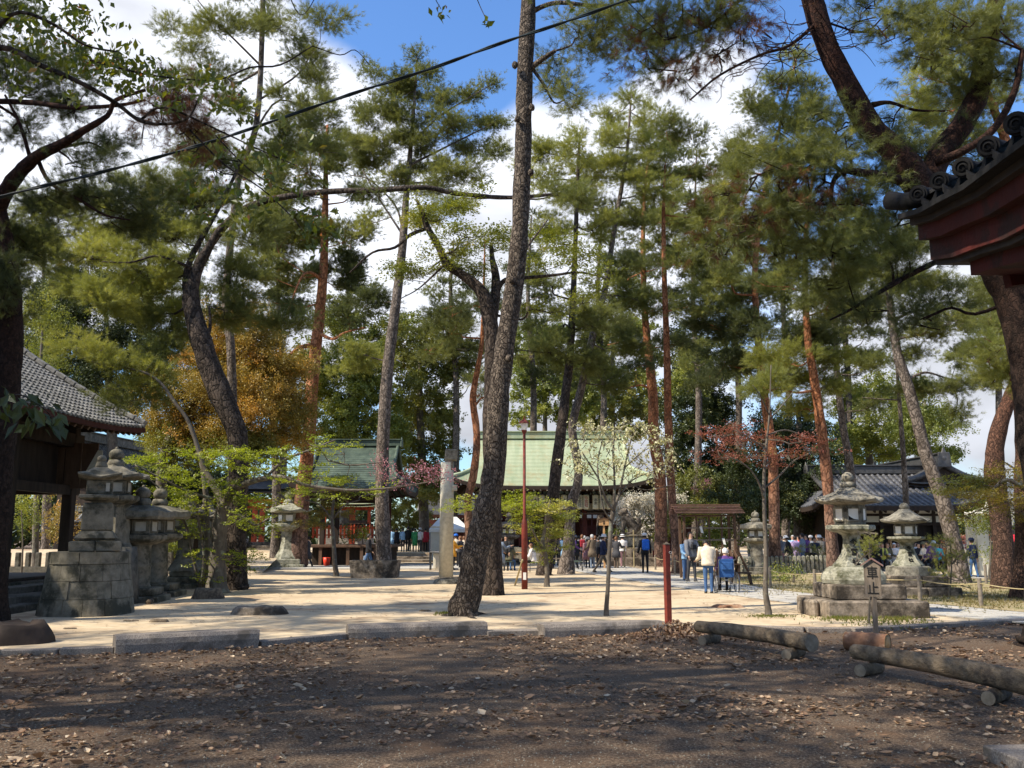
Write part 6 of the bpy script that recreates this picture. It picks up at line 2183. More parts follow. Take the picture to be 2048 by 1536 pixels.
# nearer big lantern at right: square steps, flared shaft, six-sided light box and cap
o,x,d = kasuga_lantern('nearer of the two big stone lanterns at right, ink characters on its flared shaft',1702,1240,945,None,'big stone lanterns at right',d=19.3)
LZ = lambda v: Zv(v,d)
blk = [(1612,1640,'a'),(1640,1682,'b')]
# lowest tier of separate blocks
def tier(o,x,d,w,z0,z1,m,nx,ny,rz=0,gap=.012,ch=.025,name='plinth_stone',wy=None):
 wy = wy or w
 cr_,sr_ = math.cos(rz),math.sin(rz)
 for i in range(nx):
  for j in range(ny):
   if nx > 2 and ny > 2 and 0 < i < nx - 1 and 0 < j < ny - 1: continue
   lx,ly = -w / 2 + w * (i + .5) / nx,-wy / 2 + wy * (j + .5) / ny
   m_ = MB()
   m_.box((x + lx * cr_ - ly * sr_,d + lx * sr_ + ly * cr_,(z0 + z1) / 2),(w / nx - gap,wy / ny - gap,z1 - z0),rz=rz,ch=ch,jit=.006)
   m_.build(name,M[m],o)
rzL = math.radians(0)
tier(o,x + .1,d,2.0,-.02,LZ(1196) + .0,'stone_warm',1,1,rzL,ch=.035)
m_ = MB(); m_.box((x - .99,d - .1,LZ(1196) / 2),(.16,1.0,LZ(1196)),ch=.05); m_.build('plinth_stone',M['stone_warm'],o)
tier(o,x + .08,d,1.42,LZ(1196) + .004,LZ(1167),'stone_warm',2,2,rzL,ch=.025)
PHL = math.radians(24)
LP = lantern_from(o,x,d,[
 ('lotus_base',8,[(62,1166),(65,1158),(63,1148),(54,1137),(47,1133)],'stone_lichen',{}),
 ('shaft',6,[(40,1134),(39,1130),(29,1119),(21,1106),(17,1092),(16,1078),(18,1070),(26,1066)],'stone_lichen',{}),
 ('platform',6,[(26,1066),(44,1061),(48,1058),(48,1052),(45,1050)],'stone_lichen',{}),
 ('light_box',6,[(29,1050),(30,1048),(30,1010),(28,1008)],'stone',{}),
 ('cap',6,[(28,1010),(64,1007,3),(68,1004,5),(66,1001,5),(44,992,2),(27,983,0),(19,977,0),(14,975,0)],'stone',{'flare': 1}),
 ('neck',12,[(14,975),(16,971),(15,966),(11,964)],'stone',{}),
],PHL)
m_ = MB(); m_.ball((x,d,LZ(955)),W(11.5,d),1,1,.95,16,.03); m_.build('finial_ball',M['stone'],o)
# paper windows on the light-box faces
def window(o,x,d,r,ang,z0,z1,w,torn=False,fr='stone',m='white'):
 n = Vector((math.cos(ang),math.sin(ang),0))
 s = Vector((-math.sin(ang),math.cos(ang),0))
 c = Vector((x,d,0)) + n * r
 zc,h = (z0 + z1) / 2,z1 - z0
 m_ = MB()
 if torn:
  q = [(-.5,-.1),(-.1,-.36),(.5,-.5),(.5,.5),(-.5,.5)]
  m_.add([c + s * (a * w) + n * .012 + Vector((0,0,zc + b * h)) for a,b in q],[tuple(range(5))])
  m_.add([c + s * (a * w) + n * .03 + Vector((0,0,zc + b * h)) for a,b in ((-.45,-.15),(-.1,-.34),(.4,-.5),(.0,-.42))],[(0,1,3),(1,2,3)])
 else:
  m_.box(c + n * .012 + Vector((0,0,zc)),(w,.01,h),rz=ang - math.pi / 2)
 m_.build('paper_window',M[m],o)
 m_ = MB()
 if torn:
  m_.box(c + n * .004 + Vector((0,0,zc)),(w,.004,h),rz=ang - math.pi / 2)
  m_.build('hollow_plate',M['ink'],o)  # black plate painting the dark hollow behind the torn paper
  m_ = MB()
 for sg in (-1,1):
  m_.box(c + s * (sg * (w / 2 + .015)) + n * .01 + Vector((0,0,zc)),(.03,.04,h + .06),rz=ang - math.pi / 2)
  m_.box(c + n * .01 + Vector((0,0,zc + sg * (h / 2 + .015))),(w,.04,.03),rz=ang - math.pi / 2)
 m_.build('window_frame',M[fr],o)
fa = [PHL + math.pi / 6 + math.pi / 6 + k * math.pi / 3 for k in range(6)]
for k,a in enumerate(fa):
 a0 = (a + math.pi) % (2 * math.pi) - math.pi
 window(LP['light_box'],x,d,W(26,d),a,LZ(1040),LZ(1018),W(19,d),torn=(abs(a0 + 1.4) < .52))
tz = [1086,1104,1124]
for ch_,v,w_ in zip('今宮社',tz,(14.6,18,29)):
 ang = min(fa,key=lambda a: abs(((a + math.pi) % (2 * math.pi) - math.pi) + 1.25))
 n = Vector((math.cos(ang),math.sin(ang),0))
 tl = {1086: .0,1104: .42,1124: .85}[v]
 q = Vector((x,d,LZ(v))) + n * (W(w_,d) + .012)
 text_obj(ch_,.155,q,ang + math.pi / 2,M['ink'],LP['shaft'],tilt=tl,extr=.02)
# farther big lantern
o,x,d = kasuga_lantern('farther of the two big stone lanterns at right, behind the rope fence',1812,1190,1008,None,'big stone lanterns at right',d=25.5)
LZ = lambda v,d=d: Zv(v,d)
tier(o,x,d,1.9,0,LZ(1172),'stone_warm',2,2,.1)
tier(o,x,d,1.45,LZ(1172) + .004,LZ(1150),'stone_warm',2,2,.1)
LP = lantern_from(o,x,d,[
 ('lotus_base',8,[(46,1150),(44,1134),(40,1132)],'stone',{}),
 ('shaft',6,[(32,1133),(31,1129),(22,1118),(16,1104),(13,1092),(14,1086),(20,1083)],'stone_lichen',{}),
 ('platform',6,[(20,1083),(34,1079),(37,1077),(37,1074),(34,1073)],'stone_lichen',{}),
 ('light_box',6,[(20,1073),(21,1071),(21,1049),(20,1048)],'stone',{}),
 ('cap',6,[(20,1048),(47,1045,2),(49,1042,3),(30,1033,1),(16,1023,0),(10,1018,0)],'stone',{'flare': 1}),
],PHL)
m_ = MB(); m_.ball((x,d,LZ(1013)),W(9,d),1,1,.8,14); m_.build('finial_ball',M['stone'],o)
for a in fa:
 window(LP['light_box'],x,d,W(18.3,d),a,LZ(1067),LZ(1053),W(14.5,d))
for ch_,v,w_ in zip('今宮社',(1097,1108,1120),(12,15.4,20.5)):
 ang = fa[4] if False else min(fa,key=lambda a: abs(((a + math.pi) % (2 * math.pi) - math.pi) + 1.25))
 n = Vector((math.cos(ang),math.sin(ang),0))
 q = Vector((x,d,LZ(v))) + n * (W(w_,d) + .012)
 text_obj(ch_,.13,q,ang + math.pi / 2,M['ink'],LP['shaft'],tilt={1097: .0,1108: .4,1120: .75}[v],extr=.015)
# small lantern near the baluster fence
def small_lantern(label,u,vb,d,sc,shaft='round',mt='stone',group='stone lanterns',cap='flat',ph=.3,win=True,base=2,name='stone_lantern'):
 """classic proportions, total height sc metres above its base tiers"""
 x = X(u,d)
 o = thing(name,label,'stone lantern',(x,d,0),group)
 z = 0
 for b in range(base):
  w = sc * (.62 - .14 * b)
  h = sc * .085
  tier(o,x,d,w,z + .002,z + h,mt,2 if b == 0 else 1,1,.12)
  z += h
 S = sc
 def L(nm,n,prof,**kw):
  mb = MB()
  mb.lathe([(r * S / (math.cos(math.pi / n) if n <= 8 else 1),z + zz * S,*(f * S for f in ff)) for r,zz,*ff in prof],n,(x,d,0),ph=ph,**kw)
  return mb.build(nm,M[mt],o)
 if shaft == 'round':
  L('shaft',16,[(.155,0),(.135,.03),(.13,.22),(.14,.24),(.13,.26),(.125,.46),(.14,.48)])
 elif shaft == 'square':
  L('shaft',4,[(.17,0),(.15,.05),(.13,.45),(.15,.48)])
 else:
  L('shaft',6,[(.2,0),(.19,.04),(.12,.16),(.09,.32),(.1,.45),(.15,.48)])
 L('platform',6,[(.15,.48),(.235,.52),(.25,.54),(.25,.58),(.22,.59)])
 lb = L('light_box',6,[(.15,.59),(.16,.60),(.16,.75),(.15,.76)])
 if cap == 'flat':
  L('cap',6,[(.15,.76),(.30,.76,.0),(.32,.78,.02),(.31,.84,.02),(.2,.89,.0),(.1,.92,0)],flare=1)
 else:
  L('cap',6,[(.15,.76),(.33,.775,.03),(.335,.80,.035),(.2,.86,.01),(.1,.92,0),(.085,.94,0)],flare=1)
 L('neck',10,[(.085,.92),(.1,.95),(.08,1.0)])
 mb = MB(); mb.ball((x,d,z + 1.06 * S),.085 * S,1,1,.85,14); mb.ball((x,d,z + 1.135 * S),.02 * S,1,1,1,8); mb.build('finial_ball',M[mt],o)
 if win:
  for k in range(6):
   window(lb,x,d,.16 * S * .999,ph + math.pi / 6 + k * math.pi / 3,z + .63 * S,z + .73 * S,.11 * S,fr=mt,m='paper_old' if mt == 'stone_left' else 'white')
 return o
small_lantern('grey stone lantern behind the silvery stem beside the baluster fence',1512,1140,39,2.0,'round','stone')
small_lantern('square-shafted stone lantern behind the vermilion-gate tree, on stepped base',576,1133,46,2.9,'flared','stone_lichen',base=2,cap='curved')
small_lantern('stone lantern behind the crowd to the right of the big leaning trunk',1018,1120,52,2.2,'round','stone_warm')
# left group
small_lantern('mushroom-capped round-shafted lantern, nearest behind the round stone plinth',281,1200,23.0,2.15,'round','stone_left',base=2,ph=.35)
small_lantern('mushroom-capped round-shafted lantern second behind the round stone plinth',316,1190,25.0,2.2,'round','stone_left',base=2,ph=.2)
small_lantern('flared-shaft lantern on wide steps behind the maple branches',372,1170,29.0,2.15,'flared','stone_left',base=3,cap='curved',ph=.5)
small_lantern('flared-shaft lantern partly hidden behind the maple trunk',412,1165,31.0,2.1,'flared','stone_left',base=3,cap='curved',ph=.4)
# the tall left lantern on its coursed round-cornered plinth
d = 19.3
x = X(193,d)
o = thing('stone_lantern','tall lantern on a big tapering plinth of coursed stone at the left','stone lantern',(x,d,0),'stone lanterns')
LZ = lambda v: Zv(v,d)
def drum_course(o,x,y,r0,r1,z0,z1,n,off,m,name='plinth_stone',sq=.5):
 """ring of wedge stones in a rounded-square plan"""
 def rad(a,r):
  c_,s_ = abs(math.cos(a)),abs(math.sin(a))
  return r / (c_ ** 4 + s_ ** 4) ** (.25 * sq)
 for i in range(n):
  a0,a1 = off + 2 * math.pi * (i + .008) / n,off + 2 * math.pi * (i + .992) / n
  V = []
  e = .004
  for (r,z) in ((r0,z0 + e),(r1,z1 - e)):
   for k in range(4):
    a = a0 + (a1 - a0) * k / 3
    V.append((x + rad(a,r) * math.cos(a),y + rad(a,r) * math.sin(a),z))
  for (r,z) in ((r0 * .6,z0 + e),(r1 * .6,z1 - e)):
   for k in range(4):
    a = a0 + (a1 - a0) * k / 3
    V.append((x + r * math.cos(a),y + r * math.sin(a),z))
  Fc = [(k,k + 1,k + 5,k + 4) for k in range(3)] + [(k + 4,k + 5,k + 13,k + 12) for k in range(3)] + [(0,4,12,8),(3,11,15,7)]
  jr = rnd.uniform(-.012,.016)
  V = [(p[0] + jr * math.cos((a0 + a1) / 2),p[1] + jr * math.sin((a0 + a1) / 2),p[2]) for p in V]
  MB().add(V,Fc).build(name,M[m],o)
xb = X(180,d)
R0 = W(84,d)
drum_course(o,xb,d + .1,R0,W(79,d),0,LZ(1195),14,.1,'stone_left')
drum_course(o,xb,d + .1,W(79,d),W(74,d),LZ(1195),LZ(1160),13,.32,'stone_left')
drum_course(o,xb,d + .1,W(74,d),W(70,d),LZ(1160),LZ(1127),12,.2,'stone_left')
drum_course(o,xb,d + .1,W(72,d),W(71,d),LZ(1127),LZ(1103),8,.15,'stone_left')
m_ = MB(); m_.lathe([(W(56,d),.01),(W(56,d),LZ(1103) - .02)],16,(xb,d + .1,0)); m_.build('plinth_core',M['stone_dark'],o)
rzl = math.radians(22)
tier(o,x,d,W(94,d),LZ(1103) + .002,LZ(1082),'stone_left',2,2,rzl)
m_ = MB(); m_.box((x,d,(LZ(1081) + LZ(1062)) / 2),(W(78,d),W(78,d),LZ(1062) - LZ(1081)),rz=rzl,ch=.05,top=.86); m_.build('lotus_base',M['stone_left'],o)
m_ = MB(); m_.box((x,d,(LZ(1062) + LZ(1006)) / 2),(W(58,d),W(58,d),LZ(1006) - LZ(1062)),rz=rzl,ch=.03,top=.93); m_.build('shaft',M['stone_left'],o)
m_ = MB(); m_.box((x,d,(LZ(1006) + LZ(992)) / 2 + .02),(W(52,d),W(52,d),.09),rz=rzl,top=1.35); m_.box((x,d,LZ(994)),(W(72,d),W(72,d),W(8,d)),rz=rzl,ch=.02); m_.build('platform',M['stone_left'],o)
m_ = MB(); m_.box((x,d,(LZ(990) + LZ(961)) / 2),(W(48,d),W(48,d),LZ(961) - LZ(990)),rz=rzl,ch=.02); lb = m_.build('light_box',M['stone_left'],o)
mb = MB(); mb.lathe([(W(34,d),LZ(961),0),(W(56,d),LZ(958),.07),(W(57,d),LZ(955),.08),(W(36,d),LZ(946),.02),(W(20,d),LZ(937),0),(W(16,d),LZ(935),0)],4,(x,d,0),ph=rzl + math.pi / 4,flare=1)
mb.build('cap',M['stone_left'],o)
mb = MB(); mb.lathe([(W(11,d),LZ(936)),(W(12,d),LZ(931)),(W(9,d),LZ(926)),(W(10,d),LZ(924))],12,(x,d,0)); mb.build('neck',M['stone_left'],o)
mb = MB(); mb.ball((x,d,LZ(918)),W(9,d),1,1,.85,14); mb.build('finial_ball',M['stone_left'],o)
for a in (rzl,rzl - math.pi / 2):
 n = Vector((math.cos(a),math.sin(a),0)); s = Vector((-n.y,n.x,0))
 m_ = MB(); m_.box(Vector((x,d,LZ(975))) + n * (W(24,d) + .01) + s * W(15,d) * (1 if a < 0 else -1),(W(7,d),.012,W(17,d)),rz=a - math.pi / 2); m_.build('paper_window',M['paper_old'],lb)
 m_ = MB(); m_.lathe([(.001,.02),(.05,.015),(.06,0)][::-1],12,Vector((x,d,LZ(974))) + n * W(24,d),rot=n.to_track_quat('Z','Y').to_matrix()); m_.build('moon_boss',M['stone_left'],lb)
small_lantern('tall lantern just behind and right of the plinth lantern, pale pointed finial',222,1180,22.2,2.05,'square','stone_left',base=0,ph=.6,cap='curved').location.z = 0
bpy.data.objects['stone_lantern'].name = 'stone_lantern'
# lift that one onto its own plinth
ob = [q for q in bpy.data.objects if q.get('label','').startswith('tall lantern just behind')][0]
H0 = 1.35
ob.location.z = H0
m_ = MB()
m_.lathe([(.75,-.02),(.68,H0 * .5),(.62,H0 + .0)],10,(ob.location.x,ob.location.y,0))
p_ = m_.build('plinth',M['stone_dark'],ob)
p_.location.z = 0
# ------------------------------------------------------------------ stone blocks, trough, stumps
def block(label,ul,ur,vb_l,vb_r,h,dep,name='granite_block',group='granite blocks along the kerb',m='kerb'):
 a,b = G(ul,vb_l,.06),G(ur,vb_r,.06)
 a.z = b.z = 0
 L = (b - a).length
 rz = math.atan2(b.y - a.y,b.x - a.x)
 c = (a + b) / 2 + Vector((-math.sin(rz),math.cos(rz),0)) * dep / 2
 mb = MB()
 nx = 14
 # rough sides: subdivided box with small displacement
 V,Fc = [],[]
 ys = [-dep / 2,-dep / 2 + .035,dep / 2 - .035,dep / 2]
 ring = [(-dep / 2,0),(-dep / 2 - .005,h * .5),(-dep / 2 + .008,h - .05),(-dep / 2 + .05,h),(0,h + .004),(dep / 2 - .05,h),(dep / 2,h - .05),(dep / 2,0)]
 for i in range(nx + 1):
  xx = -L / 2 + L * i / nx
  endk = .94 if i in (0,nx) else 1
  for (yy,zz) in ring:
   q = Vector((xx,yy * endk,zz * (1 - (1 - endk) * .6)))
   w = noise.noise(q * 3.1 + Vector((ul,0,0))) * .016
   q += Vector((w if 0 < i < nx else w * 2,w,w * .6 if zz > 0 else 0))
   V.append((c.x + q.x * math.cos(rz) - q.y * math.sin(rz),c.y + q.x * math.sin(rz) + q.y * math.cos(rz),q.z))
 k = len(ring)
 for i in range(nx):
  for j in range(k - 1):
   Fc.append((i * k + j,(i + 1) * k + j,(i + 1) * k + j + 1,i * k + j + 1))
 Fc += [tuple(range(k))[::-1],tuple(range(nx * k,nx * k + k))]
 mb.add(V,Fc)
 ob = mb.build(name,M[m],None,(c.x,c.y,0))
 tag(ob,label,'stone block',group)
block('long granite block on the kerb at left, below the lanterns',228,517,1301,1287,.25,.42)
block('long granite block on the kerb at the foot of the leaning pine',697,975,1272,1265,.22,.42)
block('long granite block on the kerb just left of the red post',1090,1332,1268,1260,.2,.46)
# half-buried block by the steps
a = G(40,1222)
m_ = MB(); m_.box((a.x - .1,a.y + .2,.16),(1.1,.5,.36),ch=.03,rz=.1,jit=.01)
tag(m_.build('stone_block',M['stone_dark'],None,(a.x,a.y,0)),'dark squared stone beside the left plinth','stone block')
# water trough
a = G(750,1158)
d = a.y
o = thing('stone_trough','rectangular stone water trough on the sand in front of the pavilion','stone trough',(a.x,d + .5,0))
xt0,xt1 = X(700,d),X(797,d)
mb = MB()
h = Zv(1121,d)
cx_ = (xt0 + xt1) / 2
w_,dp = xt1 - xt0,1.0
outer = [(-w_ / 2 * .93,0),(w_ / 2 * .93,0),(w_ / 2 * .93,dp),(-w_ / 2 * .93,dp)]
V = [(cx_ + px,d + py,0) for px,py in outer] + [(cx_ + px / .93,d + py,h) for px,py in outer]
inn = [(px * .9,.1 + py * .8) for px,py in outer]
V += [(cx_ + px / .93,d + py,h) for px,py in inn] + [(cx_ + px / .93,d + py,h - .3) for px,py in inn]
Fc = [(i,(i + 1) % 4,4 + (i + 1) % 4,4 + i) for i in range(4)] + [(4 + i,4 + (i + 1) % 4,8 + (i + 1) % 4,8 + i) for i in range(4)] + [(8 + i,8 + (i + 1) % 4,12 + (i + 1) % 4,12 + i) for i in range(4)] + [(12,13,14,15)]
mb.add(V,Fc)
mb.build('basin',M['stone_warm'],o)
def mound(label,u,v,su,h,name,m,cat='stump',seedv=1,sy=.5,flat=.75,parent=None):
 p = G(u,v)
 r = W(su,p.y)
 mb = MB()
 V,Fc = [],[]
 n,k = 22,7
 for j in range(k):
  t = j / (k - 1)
  rr_ = 1 - .55 * t ** 1.5
  zz = h * (min(1,t * 1.5) ** .8)
  for i in range(n):
   a = 2 * math.pi * i / n
   w = 1 + .28 * noise.noise(Vector((math.cos(a) * 1.6 + seedv,math.sin(a) * 1.6,t * 1.5)))
   V.append((p.x + r * rr_ * w * math.cos(a),p.y + r * sy * rr_ * w * math.sin(a),max(-.02,zz * (1 + .3 * noise.noise(Vector((math.cos(a) * 2,math.sin(a) * 2,seedv)))) - .02)))
 for j in range(k - 1):
  for i in range(n):
   Fc.append((j * n + i,j * n + (i + 1) % n,(j + 1) * n + (i + 1) % n,(j + 1) * n + i))
 Fc.append(tuple(range((k - 1) * n,k * n)))
 mb.add(V,Fc,True)
 return tag(mb.build(name,M[m],parent,(p.x,p.y,0)),label,cat)
mound('wide flat-topped boulder half buried in the sand left of centre',515,1232,66,.2,'boulder','stone_warm','rock',3)
mound('weathered low tree stump with orange rot, in the sand near the path',1456,1218,34,.11,'tree_stump','log_orange','stump',7,.6)
mound('dark earthy root mound at the foot of the left edge pine',20,1290,80,.34,'root_mound','wood_dark','mound',11,.7)
mound('low worn stump beyond the curve of the path',1167,1163,26,.08,'tree_stump','log','stump',4,.6)
mound('rough pedestal of roots around the stone pillar',893,1160,34,.14,'root_mound','stone_warm','mound',14,.7)
mound('red-brown root heap at the foot of the maple',415,1200,34,.3,'root_mound','log','mound',9,.7)
mound('small dark root knob in the sand beside the boulder',318,1248,22,.1,'soil_hump','log','root hump',5)
mound('small dark root knob in the sand below the plinth',262,1246,20,.07,'soil_hump','log','root hump',6)
mound('small root knob right of the leaning pine',850,1226,16,.08,'soil_hump','log','root hump',8)
mound('small root knob left of the kerb at far left',140,1262,18,.07,'soil_hump','log','root hump',12)
# surface roots of the leaning pine
rt = MB()
b = G(926,1238)
for (u,v,u2,v2) in ((950,1234,990,1232),(940,1238,965,1243),(905,1236,885,1234)):
 p,q = G(u,v),G(u2,v2)
 mid = (p + q) / 2 + Vector((rnd.uniform(-.1,.1),rnd.uniform(-.1,.1),0))
 rt.tube([p + Vector((0,0,.05)),mid + Vector((0,0,.03)),q + Vector((0,0,-.02))],[.06,.04,.015],7,True,.2)
main_pine = [q for q in bpy.data.objects if q.get('label','').startswith('tall thick grey-barked pine leaning right')][0]
rt.build('roots',M['bark_main'],main_pine)['kind'] = 'stuff'
# fallen branch
p,q = G(296,1212),G(350,1190)
m_ = MB(); m_.tube([p + Vector((0,0,.08)),(p + q) / 2 + Vector((0,0,.12)),q + Vector((0,0,.2))],[.06,.055,.04],8,True,.2)
tag(m_.build('fallen_branch',M['log'],None,(p.x,p.y,0)),'short thick fallen branch lying by the left stone lanterns','branch')
# ------------------------------------------------------------------ stone pillar (one leg of an old torii)
d = 31.5
x = X(893,d)
o = thing('stone_pillar','tall cream stone pillar with a stub of crossbeam at its top, left of the leaning pine','pillar',(x,d,0))
mb = MB(); mb.lathe([(W(14,d),Zv(1148,d) - .1),(W(13.6,d),Zv(1000,d)),(W(12.6,d),Zv(925,d))],20,(x,d,0)); mb.build('column',M['stone_pale'],o)
mb = MB(); mb.lathe([(W(27,d),0),(W(25,d),.08),(W(22,d),.17),(W(16,d),.2)],18,(x,d,0),smooth=True); mb.build('base',M['stone'],o)
mb = MB(); mb.box((x + .06,d,Zv(930,d)),(W(16,d),W(20,d),W(22,d)),ch=.02); mb.build('tie_beam_stub',M['stone_warm'],o)
mb = MB(); mb.box((x + .13,d,Zv(910,d)),(W(24,d),W(24,d),W(22,d)),ch=.03,rot=Matrix.Rotation(.06,3,'Y')); mb.build('lintel_stub',M['stone'],o)
mb = MB(); mb.box((x + .26,d - .1,Zv(976,d)),(W(10,d),W(10,d),W(12,d)),ch=.015); mb.build('wedge',M['stone_pale'],o)
# ------------------------------------------------------------------ street lamp
d = 28.2
x = X(1049,d)
o = thing('street_lamp','slender dark red lamp post with a small square white lantern head','street lamp',(x,d,0))
mb = MB(); mb.lathe([(W(6,d),0),(W(6,d),Zv(1050,d)),(W(5,d),Zv(1042,d)),(W(3,d),Zv(1036,d)),(W(2.8,d),Zv(868,d))],10,(x,d,0),smooth=True); mb.build('post',M['pole_red'],o)
mb = MB(); mb.lathe([(W(3,d),Zv(868,d)),(W(6,d),Zv(863,d)),(W(6,d),Zv(860,d))],4,(x,d,0),ph=.5); mb.build('lamp_base',M['pole_red'],o)
mb = MB(); mb.lathe([(W(5.5,d),Zv(860,d)),(W(9,d),Zv(847,d))],4,(x,d,0),ph=.5); mb.build('lamp_shade',M['white'],o)
mb = MB(); mb.lathe([(W(13,d),Zv(847,d)),(W(12,d),Zv(845,d)),(W(5,d),Zv(840,d)),(W(1.5,d),Zv(837,d)),(W(1.2,d),Zv(832,d))],4,(x,d,0),ph=.5); mb.build('lamp_roof',M['pole_red'],o)
mb = MB(); mb.box((x,d - W(6.3,d),Zv(1152,d)),(W(6,d),.01,W(14,d))); mb.build('notice',M['white'],o)
# leaning wooden prop beside it
p,q = G(1029,1173),P(1045,1120,28.0)
m_ = MB(); m_.tube([p,q],.03,8); tag(m_.build('wooden_prop',M['wood_bamboo'],None,(p.x,p.y,0)),'thin pale pole leaning against the lamp post','pole')
# red square post
p = G(1337,1252)
d = p.y
o = thing('red_post','dark red square post standing at the end of the third granite block','post',(p.x,d,0))
mb = MB(); mb.box((p.x,d,Zv(1089,d) / 2),(.1,.1,Zv(1089,d)),rz=.35,ch=.006); mb.build('post',M['pole_red'],o)
mb = MB(); mb.lathe([(.075,0),(.07,.01),(.012,.04),(.005,.05)],4,(p.x,d,Zv(1089,d)),ph=.35 + math.pi / 4); mb.build('cap',M['stone_warm'],o)
mb = MB()
a_ = [Vector((p.x + .06 + .022 * math.cos(k * math.pi / 5),d - .06,Zv(1105,d) + .022 * math.sin(k * math.pi / 5))) for k in range(11)]
mb.tube(a_,.005,5,False); mb.build('ring',M['metal'],o)
# ------------------------------------------------------------------ log barriers
def log_mesh(mb,a,b,r0,r1,seg=18,mi=0,bend=.02):
 a,b = Vector(a),Vector(b)
 pts = []
 n = 12
 for i in range(n + 1):
  t = i / n
  p = a.lerp(b,t)
  p.z += bend * math.sin(math.pi * t) + .008 * noise.noise(p * 1.3)
  p.x += .012 * noise.noise(p * 1.1 + Vector((5,0,0)))
  pts.append(p)
 rad = [r0 + (r1 - r0) * i / n + .004 * noise.noise(Vector((i * .7,a.x,0))) for i in range(n + 1)]
 mb.tube(pts,rad,seg,False,.05)
 # sawn faces
 for e,s_,r in ((pts[0],-1,rad[0]),(pts[-1],1,rad[-1])):
  t_ = (pts[-1] - pts[0]).normalized() * s_
  mb.lathe([(r * .999,-.004),(r * .97,.004),(.001,.006)],seg,e,rot=t_.to_track_quat('Z','Y').to_matrix(),smooth=False,mi=1)
def log_barrier(label,ends,supports,r):
 (u0,v0),(u1,v1) = ends
 zc = r + .115
 a,b = G(u0,v0,0),G(u1,v1,0)
 a.z = b.z = zc
 o = thing('log_barrier',label,'log barrier',(((a + b) / 2).x,((a + b) / 2).y,0),'log barriers')
 mb = MB(); log_mesh(mb,a,b,r * .78,r * 1.02); mb.build('log',[M['log'],M['log_end']],o)
 dv = (b - a).normalized()
 s = Vector((-dv.y,dv.x,0))
 if s.x > 0: s = -s
 s = Matrix.Rotation(math.radians(28),3,'Z') @ s
 for t in supports:
  c = a.lerp(b,t)
  c.z = .068
  mb = MB(); log_mesh(mb,c + s * .28,c - s * .22,.07,.074,14,bend=0); mb.build('support_log',[M['log'],M['log_end']],o)
log_barrier('nearer-to-centre log barrier beside the leaf heap, resting on two short logs',((1398,1283),(1627,1323)),(.12,.86),.112)
log_barrier('long log barrier running out of the picture at lower right',((1712,1343),(2090,1424)),(.10,.80),.115)
# fresh-cut log with the sign
pl = G(1745,1306)
o = thing('cut_log','short orange fresh-cut log lying behind the long log barrier','log',(pl.x,pl.y,0))
mb = MB()
r = .13
a,b = Vector((pl.x - .24,pl.y + .34,r)),Vector((pl.x + .2,pl.y - .06,r * 1.02))
mb.tube([a,a.lerp(b,.25),a.lerp(b,.5),a.lerp(b,.75),b],[r * .93,r,r * .98,r * 1.02,r],18,False,.1)
mb.build('bark',M['log_orange'],o)
mb = MB()
for e,s_ in ((a,-1),(b,1)):
 t_ = (b - a).normalized() * s_
 mb.lathe([(r * .99,-.005),(.001,.012)],18,e,rot=t_.to_track_quat('Z','Y').to_matrix())
mb.build('cut_face',M['log_fresh'],o)
# sign
d = pl.y + .1
x = X(1740,d)
o = thing('wooden_sign','gabled wooden sign on a post reading two black characters, no cars','sign',(x,d,0))
mb = MB(); mb.box((x,d,Zv(1195,d) / 2 + .1),(W(8.5,d),W(7,d),Zv(1195,d) - .2),ch=.004); mb.build('post',M['wood_sign'],o)
rzs = math.radians(-24)
hw_,hd = W(15.5,d),W(5,d)
mb = MB()
z0,z1,zp = Zv(1193,d),Zv(1130,d),Zv(1120,d)
V = []
for yy in (-hd,hd):
 for (xx,zz) in ((-hw_ * .96,z0),(hw_ * .96,z0),(hw_,z1),(0,zp),(-hw_,z1)):
  V.append((x + xx * math.cos(rzs) - yy * math.sin(rzs),d + xx * math.sin(rzs) + yy * math.cos(rzs),zz))
mb.add(V,[(0,1,2,3,4),(9,8,7,6,5)] + [(i,5 + i,5 + (i + 1) % 5,(i + 1) % 5) for i in range(5)])
bd = mb.build('board',M['wood_sign'],o)
for sg in (-1,1):
 mb = MB()
 V = []
 for yy in (-hd * 1.9,hd * 1.9):
  for (xx,zz) in ((0,zp + .035),(sg * hw_ * 1.35,z1 + .0),(sg * hw_ * 1.35,z1 - .018),(0,zp + .012)):
   V.append((x + xx * math.cos(rzs) - yy * math.sin(rzs),d + xx * math.sin(rzs) + yy * math.cos(rzs),zz))
 mb.add(V,[(0,1,2,3),(7,6,5,4),(0,4,5,1),(1,5,6,2),(2,6,7,3),(3,7,4,0)])
 mb.build('sign_roof',M['bark_roof'],o)
n = Vector((math.sin(rzs),-math.cos(rzs),0))
for ch_,v in (('車',1147),('止',1178)):
 q = Vector((x,d,Zv(v,d))) + n * (hd + .006)
 text_obj(ch_,.19,q,rzs,M['ink'],bd,sx=.85)
